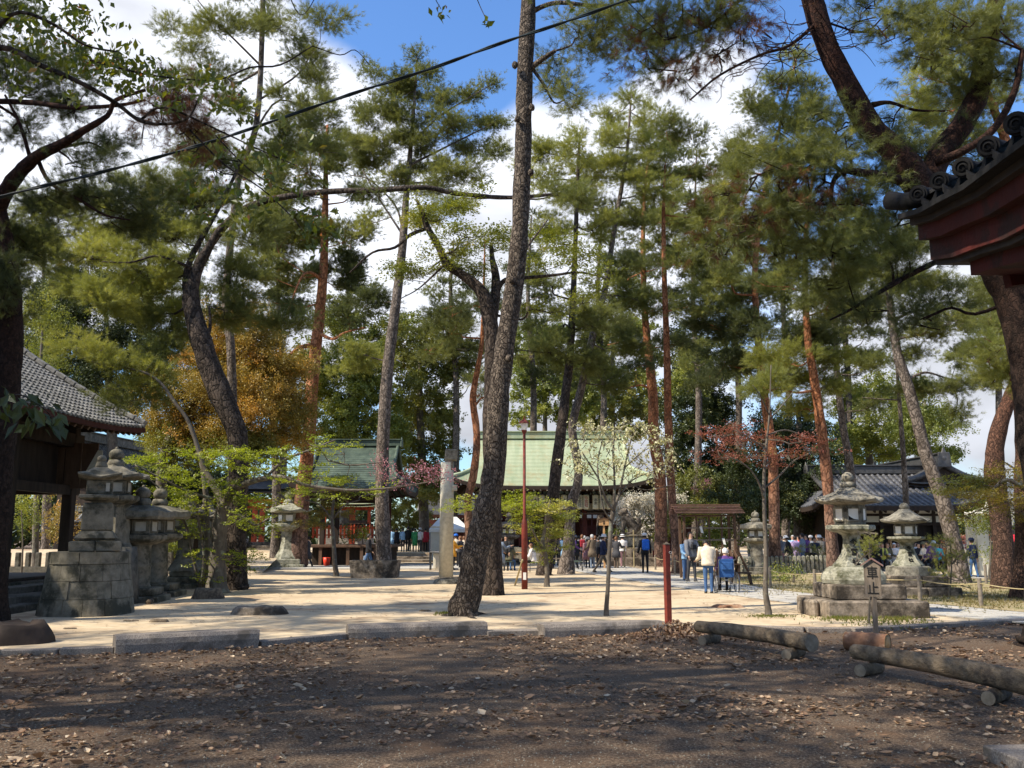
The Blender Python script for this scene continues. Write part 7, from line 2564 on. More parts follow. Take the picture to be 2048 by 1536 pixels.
# ------------------------------------------------------------------ rope fence
posts = [(1311,1141),(1333,1145),(1350,1150),(1376,1153),(1541,1177),(1631,1186),(1841,1205),(1963,1216),(1973,1170),(2120,1232)]
labs = ['leftmost short post of the rope fence, by the red pines','second short rope-fence post beside the red pines','third short rope-fence post, before the darker red pine','pale new short post beside the photographer',
  'rope-fence post by the silvery dogwood stem','rope-fence post left of the nearer big lantern','rope-fence post just right of the big lantern steps','rope-fence post under the golden maple',
  'taller rope-fence post behind, near the walking man in navy','rope-fence post beyond the right edge']
tops = []
for (u,v),lb in zip(posts,labs):
 p = G(u,v)
 hp = .66 if v > 1160 else .72
 m_ = MB()
 m_.lathe([(.048,-.02),(.046,hp - .01),(.038,hp)],10,(p.x,p.y,0),smooth=False)
 tag(m_.build('fence_post',M['wood_bamboo' if u == 1376 else 'wood_grey'],None,(p.x,p.y,0)),lb,'post','posts of the rope fence')
 tops.append(Vector((p.x,p.y,hp - .12)))
for seq,lb in (((0,1,2,3),'rope strung between the posts by the red pines'),((4,5,6,7,9),'long thin rope strung along the path edge in front of the second lantern')):
 m_ = MB()
 for a,b in zip(seq[:-1],seq[1:]):
  p,q = tops[a],tops[b]
  m_.tube([p.lerp(q,k / 6) + Vector((0,-.05,-.06 * math.sin(math.pi * k / 6))) for k in range(7)],.012,5)
 tag(m_.build('rope',M['wood_bamboo'],None,tops[seq[0]]),lb,'rope')
# baluster fence at right
d = 38.5
x0,x1 = X(1478,d),X(1655,d + 2.5)
o = thing('baluster_fence','row of short grey stone balusters behind the turf bed at right','fence',(x0,d,0))
n = 21
for k in range(n):
 t_ = k / (n - 1)
 xx,yy = x0 + (x1 - x0) * t_,d + 2.5 * t_
 m_ = MB()
 m_.box((xx,yy,.36),(.13,.13,.74),ch=.012,jit=.004)
 m_.add([(xx + a * .065,yy + b * .065,.73) for a,b in ((-1,-1),(1,-1),(1,1),(-1,1))] + [(xx,yy,.79)],[(0,1,4),(1,2,4),(2,3,4),(3,0,4)])
 m_.build('baluster',M['stone_lichen'],o)
m_ = MB()
m_.beam((x0,d + .09,.5),(x1,d + 2.59,.5),.06,.09)
m_.build('rail',M['stone'],o)
m_ = MB()
m_.beam((x0,d + .09,.2),(x1,d + 2.59,.2),.06,.09)
m_.build('rail',M['stone'],o)
# ------------------------------------------------------------------ votive rack
d = 34.5
o = thing('votive_rack','small roofed wooden rack with lattice of shelves beside the path','rack',(X(1420,d),d,0))
xa,xb_ = X(1369,d),X(1470,d)
zt = Zv(1032,d)
for xx,yy in ((xa,d),(xb_,d),(xa,d + .9),(xb_,d + .9)):
 m_ = MB(); m_.box((xx,yy,zt / 2),(.09,.09,zt)); m_.build('post',M['wood_brown'],o)
for v in (1056,1080,1105,1125):
 m_ = MB(); m_.box(((xa + xb_) / 2,d + .02,Zv(v,d)),(xb_ - xa - .09,.05,.05)); m_.build('rail',M['wood_sign'],o)
for k in range(1,4):
 m_ = MB(); m_.box((xa + (xb_ - xa) * k / 4,d + .06,(zt + .5) / 2),(.06,.05,zt - .5)); m_.build('upright',M['wood_brown'],o)
for (v,nn) in ((1030,1),):
 m_ = MB(); m_.box(((xa + xb_) / 2,d + .5,zt + .02),(xb_ - xa + .1,.9,.05)); m_.build('top_frame',M['wood_brown'],o)
for sg in (-1,1):
 nb = 5
 for k in range(nb):
  t0,t1 = k / nb,(k + 1.05) / nb
  ya,yb_ = d + .45 + sg * .85 * t0,d + .45 + sg * .85 * t1
  za,zb_ = zt + .36 - .28 * t0,zt + .36 - .28 * t1
  m_ = MB()
  m_.beam((xa - .35,(ya + yb_) / 2,(za + zb_) / 2 + .006 * (nb - k)),(xb_ + .3,(ya + yb_) / 2,(za + zb_) / 2 + .006 * (nb - k)),.19,.02)
  m_.build('roof_board',M['bark_roof'],o)
m_ = MB(); m_.beam((xa - .38,d + .45,zt + .42),(xb_ + .33,d + .45,zt + .42),.12,.06); m_.build('ridge_cap',M['wood_brown'],o)
m_ = MB(); m_.beam((xb_ + .02,d - .05,1.2),(xb_ + .55,d + .1,.1),.06,.06); m_.beam((xa,d + .05,.55),(xa + .9,d + .05,1.35),.05,.05); m_.build('brace',M['wood_brown'],o)
for u,v in ((1440,1106),(1402,1060),(1446,1083)):
 m_ = MB()
 c = Vector((X(u,d),d - .03,Zv(v,d)))
 m_.add([c + Vector((-.05,0,.12)),c + Vector((.04,-.01,.13)),c + Vector((.09,-.02,-.12)),c + Vector((.0,-.02,-.1))],[(0,1,2,3)])
 m_.build('paper_slip',M['white'],o)
sb = thing('shelf_box','dark sloped votive box standing inside the roofed rack','box',(X(1450,d),d - .2,0))
m_ = MB()
for k in range(5):
 m_.box((X(1432,d) + k * .16,d - .15,Zv(1118,d)),(.05,.5,.5),rot=Matrix.Rotation(.5,3,'X'))
m_.box((X(1450,d),d - .15,Zv(1128,d)),(.9,.5,.05))
m_.box((X(1450,d),d - .15,Zv(1148,d)),(.8,.06,.06))
m_.build('slats',M['wood_brown'],sb)
for sx in (-.4,.4):
 m_ = MB(); m_.box((X(1450,d) + sx,d - .15,Zv(1128,d) / 2),(.07,.4,Zv(1128,d))); m_.build('leg',M['wood_brown'],sb)
# bench in the bed
p = G(1482,1172)
o = thing('bench','low dark wooden trestle bench right of the wheelchair','bench',(p.x,p.y,0))
m_ = MB(); m_.box((p.x,p.y,.42),(.66,.3,.05)); m_.build('seat',M['wood_dark'],o)
for sx in (-.26,.26):
 m_ = MB(); m_.beam((p.x + sx,p.y,.4),(p.x + sx * 1.3,p.y - .05,0),.05,.25); m_.build('leg',M['wood_dark'],o)
# ------------------------------------------------------------------ guardian statue
d = 50
x = X(1257,d)
o = thing('guardian_statue','seated stone guardian dog on its pedestal beside the white magnolia','statue',(x,d,0))
tier(o,x + .05,d,2.4,0,.5,'stone_warm',3,2,0)
tier(o,x + .05,d,2.15,.502,.98,'stone_warm',2,2,0)
m_ = MB(); m_.box((x,d,1.3),(1.5,.8,.56),ch=.03); m_.build('pedestal',M['stone'],o)
m_ = MB(); m_.box((x,d,1.63),(1.6,.9,.09),ch=.02); m_.build('pedestal_top',M['stone_warm'],o)
sk = MB()
zb = 1.68
sk.tube([(x + .42,d,zb + .12),(x + .34,d,zb + .32),(x + .1,d,zb + .62),(x - .14,d,zb + .9),(x - .2,d,zb + 1.08)],[.2,.3,.29,.27,.2],12,True,.06)
sk.ball((x - .24,d - .03,zb + 1.18),.25,1.05,.9,1,12,.1)
sk.ball((x - .42,d - .04,zb + 1.1),.14,1,.8,.8,10,.1)
for s_ in (-1,1):
 sk.tube([(x - .2,d + s_ * .15,zb + .72),(x - .28,d + s_ * .17,zb + .35),(x - .28,d + s_ * .17,zb + .02)],[.13,.1,.09],8)
 sk.ball((x - .33,d + s_ * .17,zb + .06),.11,1.3,1,.6,8)
 sk.ball((x + .22,d + s_ * .22,zb + .2),.2,1.2,.7,1.0,8)
 sk.ball((x + .02,d + s_ * .22,zb + .06),.12,1.5,.9,.55,8)
 sk.ball((x - .14,d + s_ * .2,zb + 1.3),.07,.6,.8,1.2,6)
sk.tube([(x + .5,d,zb + .2),(x + .62,d,zb + .5),(x + .55,d,zb + .8),(x + .45,d,zb + .9)],[.1,.13,.11,.05],8)
for k in range(10):
 a = k * .63
 sk.ball((x - .12 + .2 * math.cos(a),d + .2 * math.sin(a),zb + .98 + .06 * math.sin(a * 2)),.08,1,1,1,6)
sk.build('body',M['stone_warm'],o)
# stakes and rails before it
sf = thing('bamboo_rail','rough bamboo railing in front of the guardian statue','fence',(x,d - 3,0))
for u in (1233,1248,1267):
 m_ = MB(); m_.lathe([(.035,0),(.035,1.9 if u != 1248 else 1.1)],8,(X(u,d - 3),d - 3,0)); m_.build('post',M['wood_bamboo'],sf)
for z in (1.0,1.62):
 m_ = MB(); m_.tube([(X(1230,d - 3),d - 3.05,z),(X(1270,d - 3),d - 3.05,z)],.025,6); m_.build('rail',M['wood_bamboo'],sf)
# orange notice board
d = 46
x = X(1208,d)
o = thing('notice_board','small orange gabled wooden notice board on a post before the hall','notice board',(x,d,0))
m_ = MB(); m_.box((x,d,1.1),(.09,.09,2.2)); m_.build('post',M['wood_new'],o)
m_ = MB()
hw_,z0,z1,zp = W(10,d),Zv(1051,d),Zv(1040,d),Zv(1037,d)
V = [(x + a,d + b,c) for b in (-.1,-.05) for a,c in ((-hw_,z0),(hw_,z0),(hw_,z1),(0,zp),(-hw_,z1))]
m_.add(V,[(0,1,2,3,4),(9,8,7,6,5)] + [(i,5 + i,5 + (i + 1) % 5,(i + 1) % 5) for i in range(5)]); bd = m_.build('board',M['wood_new'],o)
for sg in (-1,1):
 m_ = MB(); m_.beam((x,d - .08,zp + .03),(x + sg * (hw_ + .1),d - .08,z1 + .01),.16,.03); m_.build('board_roof',M['wood_brown'],o)
text_obj('由\n緒',.11,(x,d - .105,(z0 + z1) / 2),0,M['ink'],bd,line=.9)
# smaller notice
# white festival tent
d = 53
o = thing('festival_tent','grey-white canopy tent over a trestle table behind the stone pillar','tent',(X(900,d),d,0))
xl,xr = X(858,d),X(938,d)
zc,zpk = Zv(1058,d),Zv(1033,d)
ridge = [(X(880,d + 1.2),d + 1.2,zpk),(X(913,d + 1.2),d + 1.2,zpk)]
V = [(xl,d,zc),(xr,d,zc),(xr,d + 2.6,zc),(xl,d + 2.6,zc),ridge[0],ridge[1]]
m_ = MB(); m_.add(V,[(0,1,5,4),(1,2,5),(2,3,4,5),(3,0,4)])
V2 = [(a,b,c - .18) for a,b,c in V[:4]]
m_.add(V[:4] + V2,[(i,(i + 1) % 4,4 + (i + 1) % 4,4 + i) for i in range(4)]); m_.build('canopy',M['white'],o)
for a,b in ((xl + .05,d + .05),(xr - .05,d + .05),(xr - .05,d + 2.5),(xl + .05,d + 2.5)):
 m_ = MB(); m_.box((a,b,zc / 2),(.05,.05,zc)); m_.build('pole',M['metal'],o)
m_ = MB(); m_.box((X(872,d + 1),d + 1.3,1.15),(.06,2.2,2.0)); m_.box((X(877,d + 1),d + .1,1.2),(W(26,d),.04,1.9)); m_.build('side_cloth',M['plaster'],o)
tb = thing('trestle_table','small table with a grey top beside the stone pillar','table',(X(874,44),44,0))
m_ = MB(); m_.box((X(874,44),44,.86),(W(26,44),.6,.05),ch=.01); m_.build('table_top',M['tile'],tb)
m_ = MB(); m_.box((X(876,44),44.1,.45),(W(17,44),.4,.7),ch=.01); m_.build('drawer_box',M['plaster'],tb)
for sx in (-1,1):
 for sy in (-.25,.25):
  m_ = MB(); m_.box((X(874,44) + sx * W(12,44),44 + sy,.42),(.05,.05,.84)); m_.build('leg',M['metal_dark'],tb)
# stools and tables by the seated visitors
def stool(label,u,v,h=.45,mt='metal_dark',w=.36):
 p = G(u,v)
 o = thing('stool',label,'stool',(p.x,p.y,0),'folding stools by the food stall')
 m_ = MB(); m_.box((p.x,p.y,h),(w,.34,.03),ch=.008); m_.build('seat',M['copper_dark'],o)
 for sx in (-1,1):
  for sy in (-1,1):
   m_ = MB(); m_.tube([(p.x + sx * w * .45,p.y + sy * .15,h - .02),(p.x + sx * w * .5,p.y + sy * .17,0)],.014,6); m_.build('leg',M[mt],o)
 return p
st1 = stool('green-topped folding stool under the seated visitor in brown',1017,1143)
st2 = stool('folding stool under the seated visitor in white',1068,1146)
stool('empty green-topped stool right of the crooked pine',1157,1144)
stool('empty green-topped stool just right of another, by the crooked pine',1149,1141)
p = G(1039,1142)
o = thing('stall_table','narrow orange-topped table between the two seated visitors','table',(p.x,p.y,0))
m_ = MB(); m_.box((p.x,p.y,.84),(W(30,p.y),.5,.04),ch=.01); m_.build('table_top',M['wood_new'],o)
for sx in (-.25,.25):
 m_ = MB(); m_.box((p.x + sx,p.y,.41),(.05,.4,.82)); m_.build('leg',M['wood_brown'],o)
p = G(1113,1138)
o = thing('bench','thin wooden bench left of the crooked pale pine','bench',(p.x,p.y,0))
m_ = MB(); m_.box((p.x,p.y,.5),(W(22,p.y),.36,.05)); m_.build('seat',M['wood_sign'],o)
for sx in (-.2,.2):
 m_ = MB(); m_.box((p.x + sx,p.y,.24),(.04,.3,.48)); m_.build('leg',M['wood_sign'],o)
# red bucket
x_ = X(655,48)
m_ = MB(); m_.lathe([(.14,.12),(.2,.52),(.185,.52),(.12,.16)],14,(x_,48,0),smooth=True)
ob = m_.build('bucket',mat('bucket_red',(.7,.05,.02),None,3,.4,0),None,(x_,48,0)); tag(ob,'red bucket in front of the pavilion stage','bucket')
# red parasol at far right
d = 47
x = X(2028,d)
o = thing('red_parasol','bright red flat parasol in front of the tea house','parasol',(x,d,0))
m_ = MB(); m_.lathe([(W(16,d),Zv(1084,d)),(W(15,d),Zv(1080,d)),(W(8,d),Zv(1073,d)),(.02,Zv(1069,d))],12,(x,d,0)); m_.build('canopy',mat('parasol_red',(.72,.03,.05),None,3,.6,0),o)
m_ = MB(); m_.lathe([(.03,0),(.03,Zv(1070,d))],8,(x,d,0)); m_.build('pole',M['wood_bamboo'],o)
# orange shelf at the tiled hall
d = 46
o = thing('display_stand','orange wooden display stand behind the seated crowd','stand',(X(1790,d),d,0))
for v in (1080,1088,1096):
 m_ = MB(); m_.box((X(1789,d),d,Zv(v,d)),(W(18,d),.3,.05)); m_.build('shelf',M['wood_new'],o)
for sx in (-1,1):
 m_ = MB(); m_.box((X(1789,d) + sx * W(9.5,d),d,.7),(.06,.3,1.4)); m_.build('side_panel',M['wood_new'],o)
# benches for the seated crowd
for k,(u0,u1,d,lb) in enumerate(((1742,1800,43.5,'long low red-covered bench left of the second big lantern'),(1826,1896,43.5,'long low bench behind the sapling, right of the second big lantern'))):
 o = thing('long_bench',lb,'bench',(X((u0 + u1) / 2,d),d,0),'benches of the seated crowd')
 m_ = MB(); m_.box(((X(u0,d) + X(u1,d)) / 2,d,.42),(X(u1,d) - X(u0,d),.5,.08),ch=.01); m_.build('seat',M['gate_red'],o)
 for u in (u0 + 3,u1 - 3):
  m_ = MB(); m_.box((X(u,d),d,.19),(.08,.4,.38)); m_.build('leg',M['wood_brown'],o)
# cable overhead and far wires
o = thing('power_cable','thick twisted black cable slanting across the sky from lower left to upper right','cable',P(-200,446,11))
cp = [P(u,v,10.5) for u,v in ((-500,535),(-200,452),(30,386),(200,345),(430,281),(700,189),(860,138),(1000,87),(1130,44),(1260,-3),(1500,-98),(1800,-225))]
cs = [Vector(q) for q in smooth_path([p[:] for p in cp],6)]
for ph_ in (0,math.pi):
 m_ = MB()
 dd = []
 tot = 0
 for i,q in enumerate(cs):
  if i: tot += (q - cs[i - 1]).length
  dd.append(q + Vector((0,math.cos(tot * 5 + ph_),math.sin(tot * 5 + ph_))) * .011)
 m_.tube(dd,.0125,7)
 m_.build('strand',M['cable'],o)
for k,v in enumerate((949,955)):
 m_ = MB()
 a,b = P(1700,v - 4,95),P(2300,v - 2,95)
 m_.tube([a.lerp(b,i / 8) + Vector((0,0,-.3 * math.sin(math.pi * i / 8))) for i in range(9)],.03,4)
 tag(m_.build('wire',M['cable'],None,a),('upper' if k == 0 else 'lower') + ' of two thin distant wires low in the sky at right','wire','distant wires')
# stone corner at bottom right
a = G(2000,1530)
m_ = MB(); m_.box((X(2060,6.9),6.85,.04),(.75,.5,.12),rz=.06,ch=.01)
tag(m_.build('step_stone',M['kerb'],None,(X(2060,6.9),6.85,0)),'corner of a flat grey stone at the lower right','stone step')
# ------------------------------------------------------------------ people
def solid(name,c,c2=None,rough=.8):
 return mat(name,c,c2 or tuple(min(1,x * 1.35 + .004) for x in c),12,rough,.25,40)
CL = dict(black=solid('cloth_black',(.012,.012,.014)),charcoal=solid('cloth_charcoal',(.04,.04,.045)),grey=solid('cloth_grey',(.13,.13,.14)),navy=solid('cloth_navy',(.012,.018,.05)),
  denim=solid('cloth_denim',(.04,.09,.2)),lightblue=solid('cloth_light_blue',(.25,.42,.6)),white=solid('cloth_white',(.62,.6,.58)),beige=solid('cloth_beige',(.55,.47,.36)),
  brown=solid('cloth_brown',(.10,.07,.05)),khaki=solid('cloth_khaki',(.12,.09,.06)),mauve=solid('cloth_mauve',(.28,.15,.16)),yellow=solid('cloth_mustard',(.65,.3,.03)),
  green=solid('cloth_green',(.05,.28,.1)),red=solid('cloth_dark_red',(.3,.02,.03)),brightred=solid('cloth_red',(.6,.05,.03)),teal=solid('cloth_teal',(.06,.4,.42)),
  purple=solid('cloth_purple',(.08,.035,.15)),lilac=solid('cloth_lilac',(.5,.38,.6)),blue=solid('cloth_blue',(.02,.12,.5)),olive=solid('cloth_olive',(.09,.085,.05)),
  slate=solid('cloth_slate',(.16,.2,.26)),orange=solid('cloth_orange_bag',(.62,.14,.05)),yellowgreen=solid('cloth_yellow_green',(.5,.5,.1)),chair_blue=solid('wheelchair_blue',(.02,.075,.22)))
SKIN = mat('skin',(.50,.30,.20),(.58,.36,.25),8,.6,.05)
HAIRS = dict(black=mat('hair_black',(.012,.01,.009),(.03,.024,.02),30,.5,.3),grey=mat('hair_grey',(.3,.3,.3),(.5,.5,.5),30,.6,.3),white=mat('hair_white',(.6,.58,.54),(.75,.73,.7),30,.6,.3),
   brown=mat('hair_brown',(.10,.045,.02),(.2,.09,.04),30,.5,.3))
SHOE = mat('shoe',(.02,.018,.017),(.05,.045,.04),9,.5,.1)
PEND = []
def person(label,u,d,H=1.65,face=0,stride=0,seat=None,lean=0,top='black',bottom='black',hair='black',hat=None,coat=.0,arms=(10,10),elbows=(20,20),shoe=None,skirt=False,group='visitors',head=0,
  armout=6,zbase=0,v=None,hood=False,skinleg=False,puffy=1.0):
 """face: heading in degrees, 0 looks away from the camera, 90 to the left, 180 towards it.  arms/elbows: forward swing, left and right"""
 if v is not None:
  d = G(1024,v,zbase).y
 x = X(u,d)
 root = thing('person',label,'person',(x,d,zbase),group)
 S = H / 1.7
 rz = math.radians(face)
 hipz = .90
 if seat: hipz = seat / S + .06
 def rot(v_,ang):      # about x: positive swings forward (+y)
  c_,s_ = math.cos(math.radians(ang)),math.sin(math.radians(ang))
  return Vector((v_.x,v_.y * c_ - v_.z * s_,v_.y * s_ + v_.z * c_))
 J = {}
 pel = Vector((0,0,hipz + .03))
 L = -lean
 def up_(v_): return pel + rot(v_,L)
 J['pelvis'] = pel
 J['waist'] = up_(Vector((0,0,.16)))
 J['chest'] = up_(Vector((0,-.01,.38)))
 J['neck'] = up_(Vector((0,0,.53)))
 hd = lambda z,y: up_(Vector((0,0,.53)) + rot(Vector((0,y,z)),-head))
 J['head0'] = hd(.09,.01); J['head1'] = hd(.17,.02); J['head2'] = hd(.235,.01)
 for s,nm,ar,el in ((-1,'L',arms[0],elbows[0]),(1,'R',arms[1],elbows[1])):
  J['sh' + nm] = up_(Vector((s * .175,0,.46)))
  ua = rot(Vector((s * math.sin(math.radians(armout)),0,-math.cos(math.radians(armout)))) * .28,ar + L * .6)
  J['el' + nm] = J['sh' + nm] + ua
  fa_ = rot(Vector((s * .03,0,-.24)),ar + el + L * .6)
  J['wr' + nm] = J['el' + nm] + fa_
  J['ha' + nm] = J['wr' + nm] + fa_.normalized() * .085
  J['hip' + nm] = pel + Vector((s * .09,0,-.05))
  if seat:
   th_,shn = 84,-6
   kn = J['hip' + nm] + rot(Vector((s * .02,0,-.43)),th_)
   an = kn + rot(Vector((0,0,-.42)),shn)
   an.z = max(an.z,.08)
  else:
   th_ = stride * (1 if s < 0 else -1)
   kn = J['hip' + nm] + rot(Vector((0,0,-.41)),th_)
   back = -abs(stride) * .35 if th_ < 0 else -3
   an = kn + rot(Vector((0,0,-.38)),th_ + back)
  J['kn' + nm] = kn
  J['an' + nm] = an
  J['toe' + nm] = an + Vector((0,.15,-.045 if not (th_ < 0 and not seat) else -.06))
  J['heel' + nm] = an + Vector((0,-.05,-.04))
 if not seat:
  mz = min(J['anL'].z,J['anR'].z) - .075
  for k in J: J[k] = J[k] - Vector((0,0,mz))
 names = list(J)
 idx = {k: i for i,k in enumerate(names)}
 E = [('pelvis','waist'),('waist','chest'),('chest','neck'),('neck','head0'),('head0','head1'),('head1','head2')]
 for nm in 'LR':
  E += [('chest','sh' + nm),('sh' + nm,'el' + nm),('el' + nm,'wr' + nm),('wr' + nm,'ha' + nm),('pelvis','hip' + nm),('hip' + nm,'kn' + nm),('kn' + nm,'an' + nm),('an' + nm,'toe' + nm),('an' + nm,'heel' + nm)]
 RAD = dict(pelvis=(.13,.11),waist=(.12,.10),chest=(.14,.11),neck=(.052,.052),head0=(.07,.08),head1=(.083,.095),head2=(.065,.075))
 for nm in 'LR':
  for k,r in (('sh',.062),('el',.045),('wr',.03),('ha',.03),('hip',.09),('kn',.058),('an',.042),('toe',.035),('heel',.034)):
   RAD[k + nm] = (r,r)
 Rm = Matrix.Rotation(rz,3,'Z')
 base = Vector((x,d,zbase))
 def Wp(p): return base + Rm @ (Vector(p) * S)
 me = bpy.data.meshes.new('body')
 me.from_pydata([(Rm @ (J[k] * S))[:] for k in names],[(idx[a],idx[b]) for a,b in E],[])
 ob = bpy.data.objects.new('body',me)
 COL.objects.link(ob)
 ob.parent = root
 md = ob.modifiers.new('skin','SKIN')
 md.use_smooth_shade = True
 for i,k in enumerate(names):
  sv = me.skin_vertices[0].data[i]
  sv.radius = (RAD[k][0] * S,RAD[k][1] * S)
  sv.use_root = (k == 'pelvis')
 s2 = ob.modifiers.new('sub','SUBSURF')
 s2.levels = s2.render_levels = 1
 hc = Rm @ ((J['head0'] * .45 + J['head1'] * .55) * S)
 info = dict(ob=ob,head=hc,neck=Rm @ (J['neck'] * S),hands=[Rm @ (J['haL'] * S),Rm @ (J['haR'] * S)],wr=[Rm @ (J['wrL'] * S),Rm @ (J['wrR'] * S)],el=[Rm @ (J['elL'] * S),Rm @ (J['elR'] * S)],
    feet=[Rm @ (J['toeL'] * S),Rm @ (J['toeR'] * S)],bottom=CL[bottom],S=S,fwd=Rm @ Vector((0,1,0)),right=Rm @ Vector((1,0,0)),skinleg=skinleg,hipz=J['pelvis'].z * S)
 PEND.append(info)
 # garment
 g_ = MB()
 pts = [J['pelvis'] + (J['pelvis'] - J['waist']) * .35,J['pelvis'],J['waist'],J['chest'],up_(Vector((0,0,.47))) - Vector((0,0,0 if seat else mz)),J['neck'] + (J['neck'] - J['chest']) * .12]
 hx = [.185 + coat * .12,.185,.165,.20,.17,.062]
 hy = [.145 + coat * .12,.135,.125,.135,.11,.06]
 if coat > 0 and not seat:
  pts = [J['pelvis'] - Vector((0,0,.1 + coat * .55))] + pts
  hx = [.2 + coat * .12] + hx
  hy = [.16 + coat * .12] + hy
 V,Fc = [],[]
 n = 14
 for p,a,b in zip(pts,hx,hy):
  for k in range(n):
   an = 2 * math.pi * k / n
   w = 1 + .05 * noise.noise(Vector((k * .8,p.z * 5,x)))
   q = Vector((a * math.cos(an) * w * puffy,b * math.sin(an) * w * puffy,0))
   q = rot(q,L if p is not pts[0] else 0)
   V.append(Wp(p + q))
 for j in range(len(pts) - 1):
  for k in range(n):
   Fc.append((j * n + k,j * n + (k + 1) % n,(j + 1) * n + (k + 1) % n,(j + 1) * n + k))
 Fc.append(tuple(range(n))[::-1])
 g_.add(V,Fc,True)
 for nm in 'LR':
  a,b,c = J['sh' + nm],J['el' + nm],J['wr' + nm]
  inn = a + (J['chest'] - a) * .35 + Vector((0,0,.02))
  g_.tube([Wp(inn),Wp(a),Wp(a.lerp(b,.5)),Wp(b),Wp(b.lerp(c,.5)),Wp(c)],[.07 * S,.082 * S * puffy,.07 * S * puffy,.062 * S * puffy,.054 * S,.045 * S],9)
 g_.build('coat' if coat > .2 else 'jacket',CL[top],root)
 # hair, face, hat
 hcw = base + hc
 Hm = Matrix.Rotation(rz,3,'Z') @ Matrix.Rotation(math.radians(L - head),3,'X')
 h_ = MB()
 V,Fc = [],[]
 n,m_n = 14,7
 for j in range(m_n):
  th_ = math.radians(2 + j * 19)
  for k in range(n):
   a = 2 * math.pi * k / n
   fr = math.sin(a)          # +1 front
   t2 = min(th_,math.radians(62)) if fr > .35 else th_
   q = Vector((math.sin(t2) * math.cos(a) * .094,math.sin(t2) * math.sin(a) * .112 - .008,math.cos(t2) * .118 + .01)) * (1 + .05 * noise.noise(Vector((k,j,x))))
   V.append(hcw + Hm @ (q * S))
 for j in range(m_n - 1):
  for k in range(n):
   Fc.append((j * n + k,j * n + (k + 1) % n,(j + 1) * n + (k + 1) % n,(j + 1) * n + k))
 Fc.append(tuple(range(n)))
 h_.add(V,Fc,True)
 if not hood: h_.build('hair',HAIRS[hair],root)
 if hood:
  h_ = MB(); h_.ball(hcw + Hm @ Vector((0,-.015,0)),.125 * S,.95,1.05,1.15,12); h_.build('hood',CL[top],root)
 for s in (-1,1):
  f_ = MB()
  f_.ball(hcw + Hm @ (Vector((s * .033,.092,.012)) * S),.011 * S,1,.6,.8,6)
  f_.build('eye',HAIRS['black'],root)
 f_ = MB(); f_.box(hcw + Hm @ (Vector((0,.094,-.052)) * S),(.04 * S,.01,.009 * S),rot=Hm); f_.build('mouth',CL['red'],root)
 if hat:
  kind,colr = hat
  t_ = MB()
  if kind == 'brim':
   t_.lathe([(.165,-.01),(.17,0),(.112,.012),(.108,.07),(.085,.11),(.02,.125)],16,hcw + Hm @ (Vector((0,0,.055)) * S),rot=Hm,smooth=True)
  else:
   t_.lathe([(.108,0),(.11,.05),(.085,.1),(.02,.12)],14,hcw + Hm @ (Vector((0,-.005,.04)) * S),rot=Hm,smooth=True)
   t_.box(hcw + Hm @ (Vector((0,.13,.05)) * S),(.13 * S,.09 * S,.012),rot=Hm)
  t_.build('hat',CL[colr],root)
 if skirt:
  t_ = MB()
  a_ = J['pelvis']
  t_.lathe([(.2,-.46),(.17,-.1),(.14,.1)],14,Wp(a_),smooth=True)
  t_.build('skirt',CL[bottom],root)
 return root,Wp,J,Rm,S
def backpack(label,res,colr,w=.3,h=.44,dz=0):
 root,Wp,J,Rm,S = res
 c = J['chest'] + Vector((0,-.2,-.06 + dz))
 o = thing('backpack',label,'backpack',Wp(c))
 m_ = MB(); m_.box(Wp(c),(w * S,.16 * S,h * S),rot=Rm,ch=.045 * S); bg_ = m_.build('bag',CL[colr],o)
 m_ = MB(); m_.box(Wp(c + Vector((0,-.1,-.08))),(w * .7 * S,.07 * S,h * .45 * S),rot=Rm,ch=.025 * S); m_.build('front_pocket',CL[colr],bg_)
 m_ = MB()
 for s in (-1,1):
  m_.tube([Wp(J['chest'] + Vector((s * .1,-.14,.08))),Wp(J['chest'] + Vector((s * .12,.0,.16))),Wp(J['chest'] + Vector((s * .12,.15,.02))),Wp(J['chest'] + Vector((s * .14,.02,-.2))),Wp(J['chest'] + Vector((s * .12,-.14,-.22)))],
    [.018 * S] * 5,6)
 m_.build('strap',CL['black'],o)
 return o
def handbag(label,res,colr,off=(.25,.05,-.05),size=(.28,.12,.22),at='chest',strap=True,name='handbag'):
 root,Wp,J,Rm,S = res
 c = J[at] + Vector(off)
 o = thing(name,label,'bag',Wp(c))
 m_ = MB(); m_.box(Wp(c),[q * S for q in size],rot=Rm,ch=.03 * S,top=.85); m_.build('bag',CL[colr],o)
 if strap:
  m_ = MB(); m_.tube([Wp(c + Vector((0,0,size[2] * .45))),Wp(c + Vector((-.03 if off[0] > 0 else .03,0,size[2] * .45 + .2))),Wp(J['neck'] + Vector((.06 if off[0] > 0 else -.06,-.02,-.06)))] if at == 'chest' else
      [Wp(c + Vector((-.06,0,size[2] * .45))),Wp(J[at]),Wp(c + Vector((.06,0,size[2] * .45)))],.009,5); m_.build('strap',CL[colr],o)
 return o
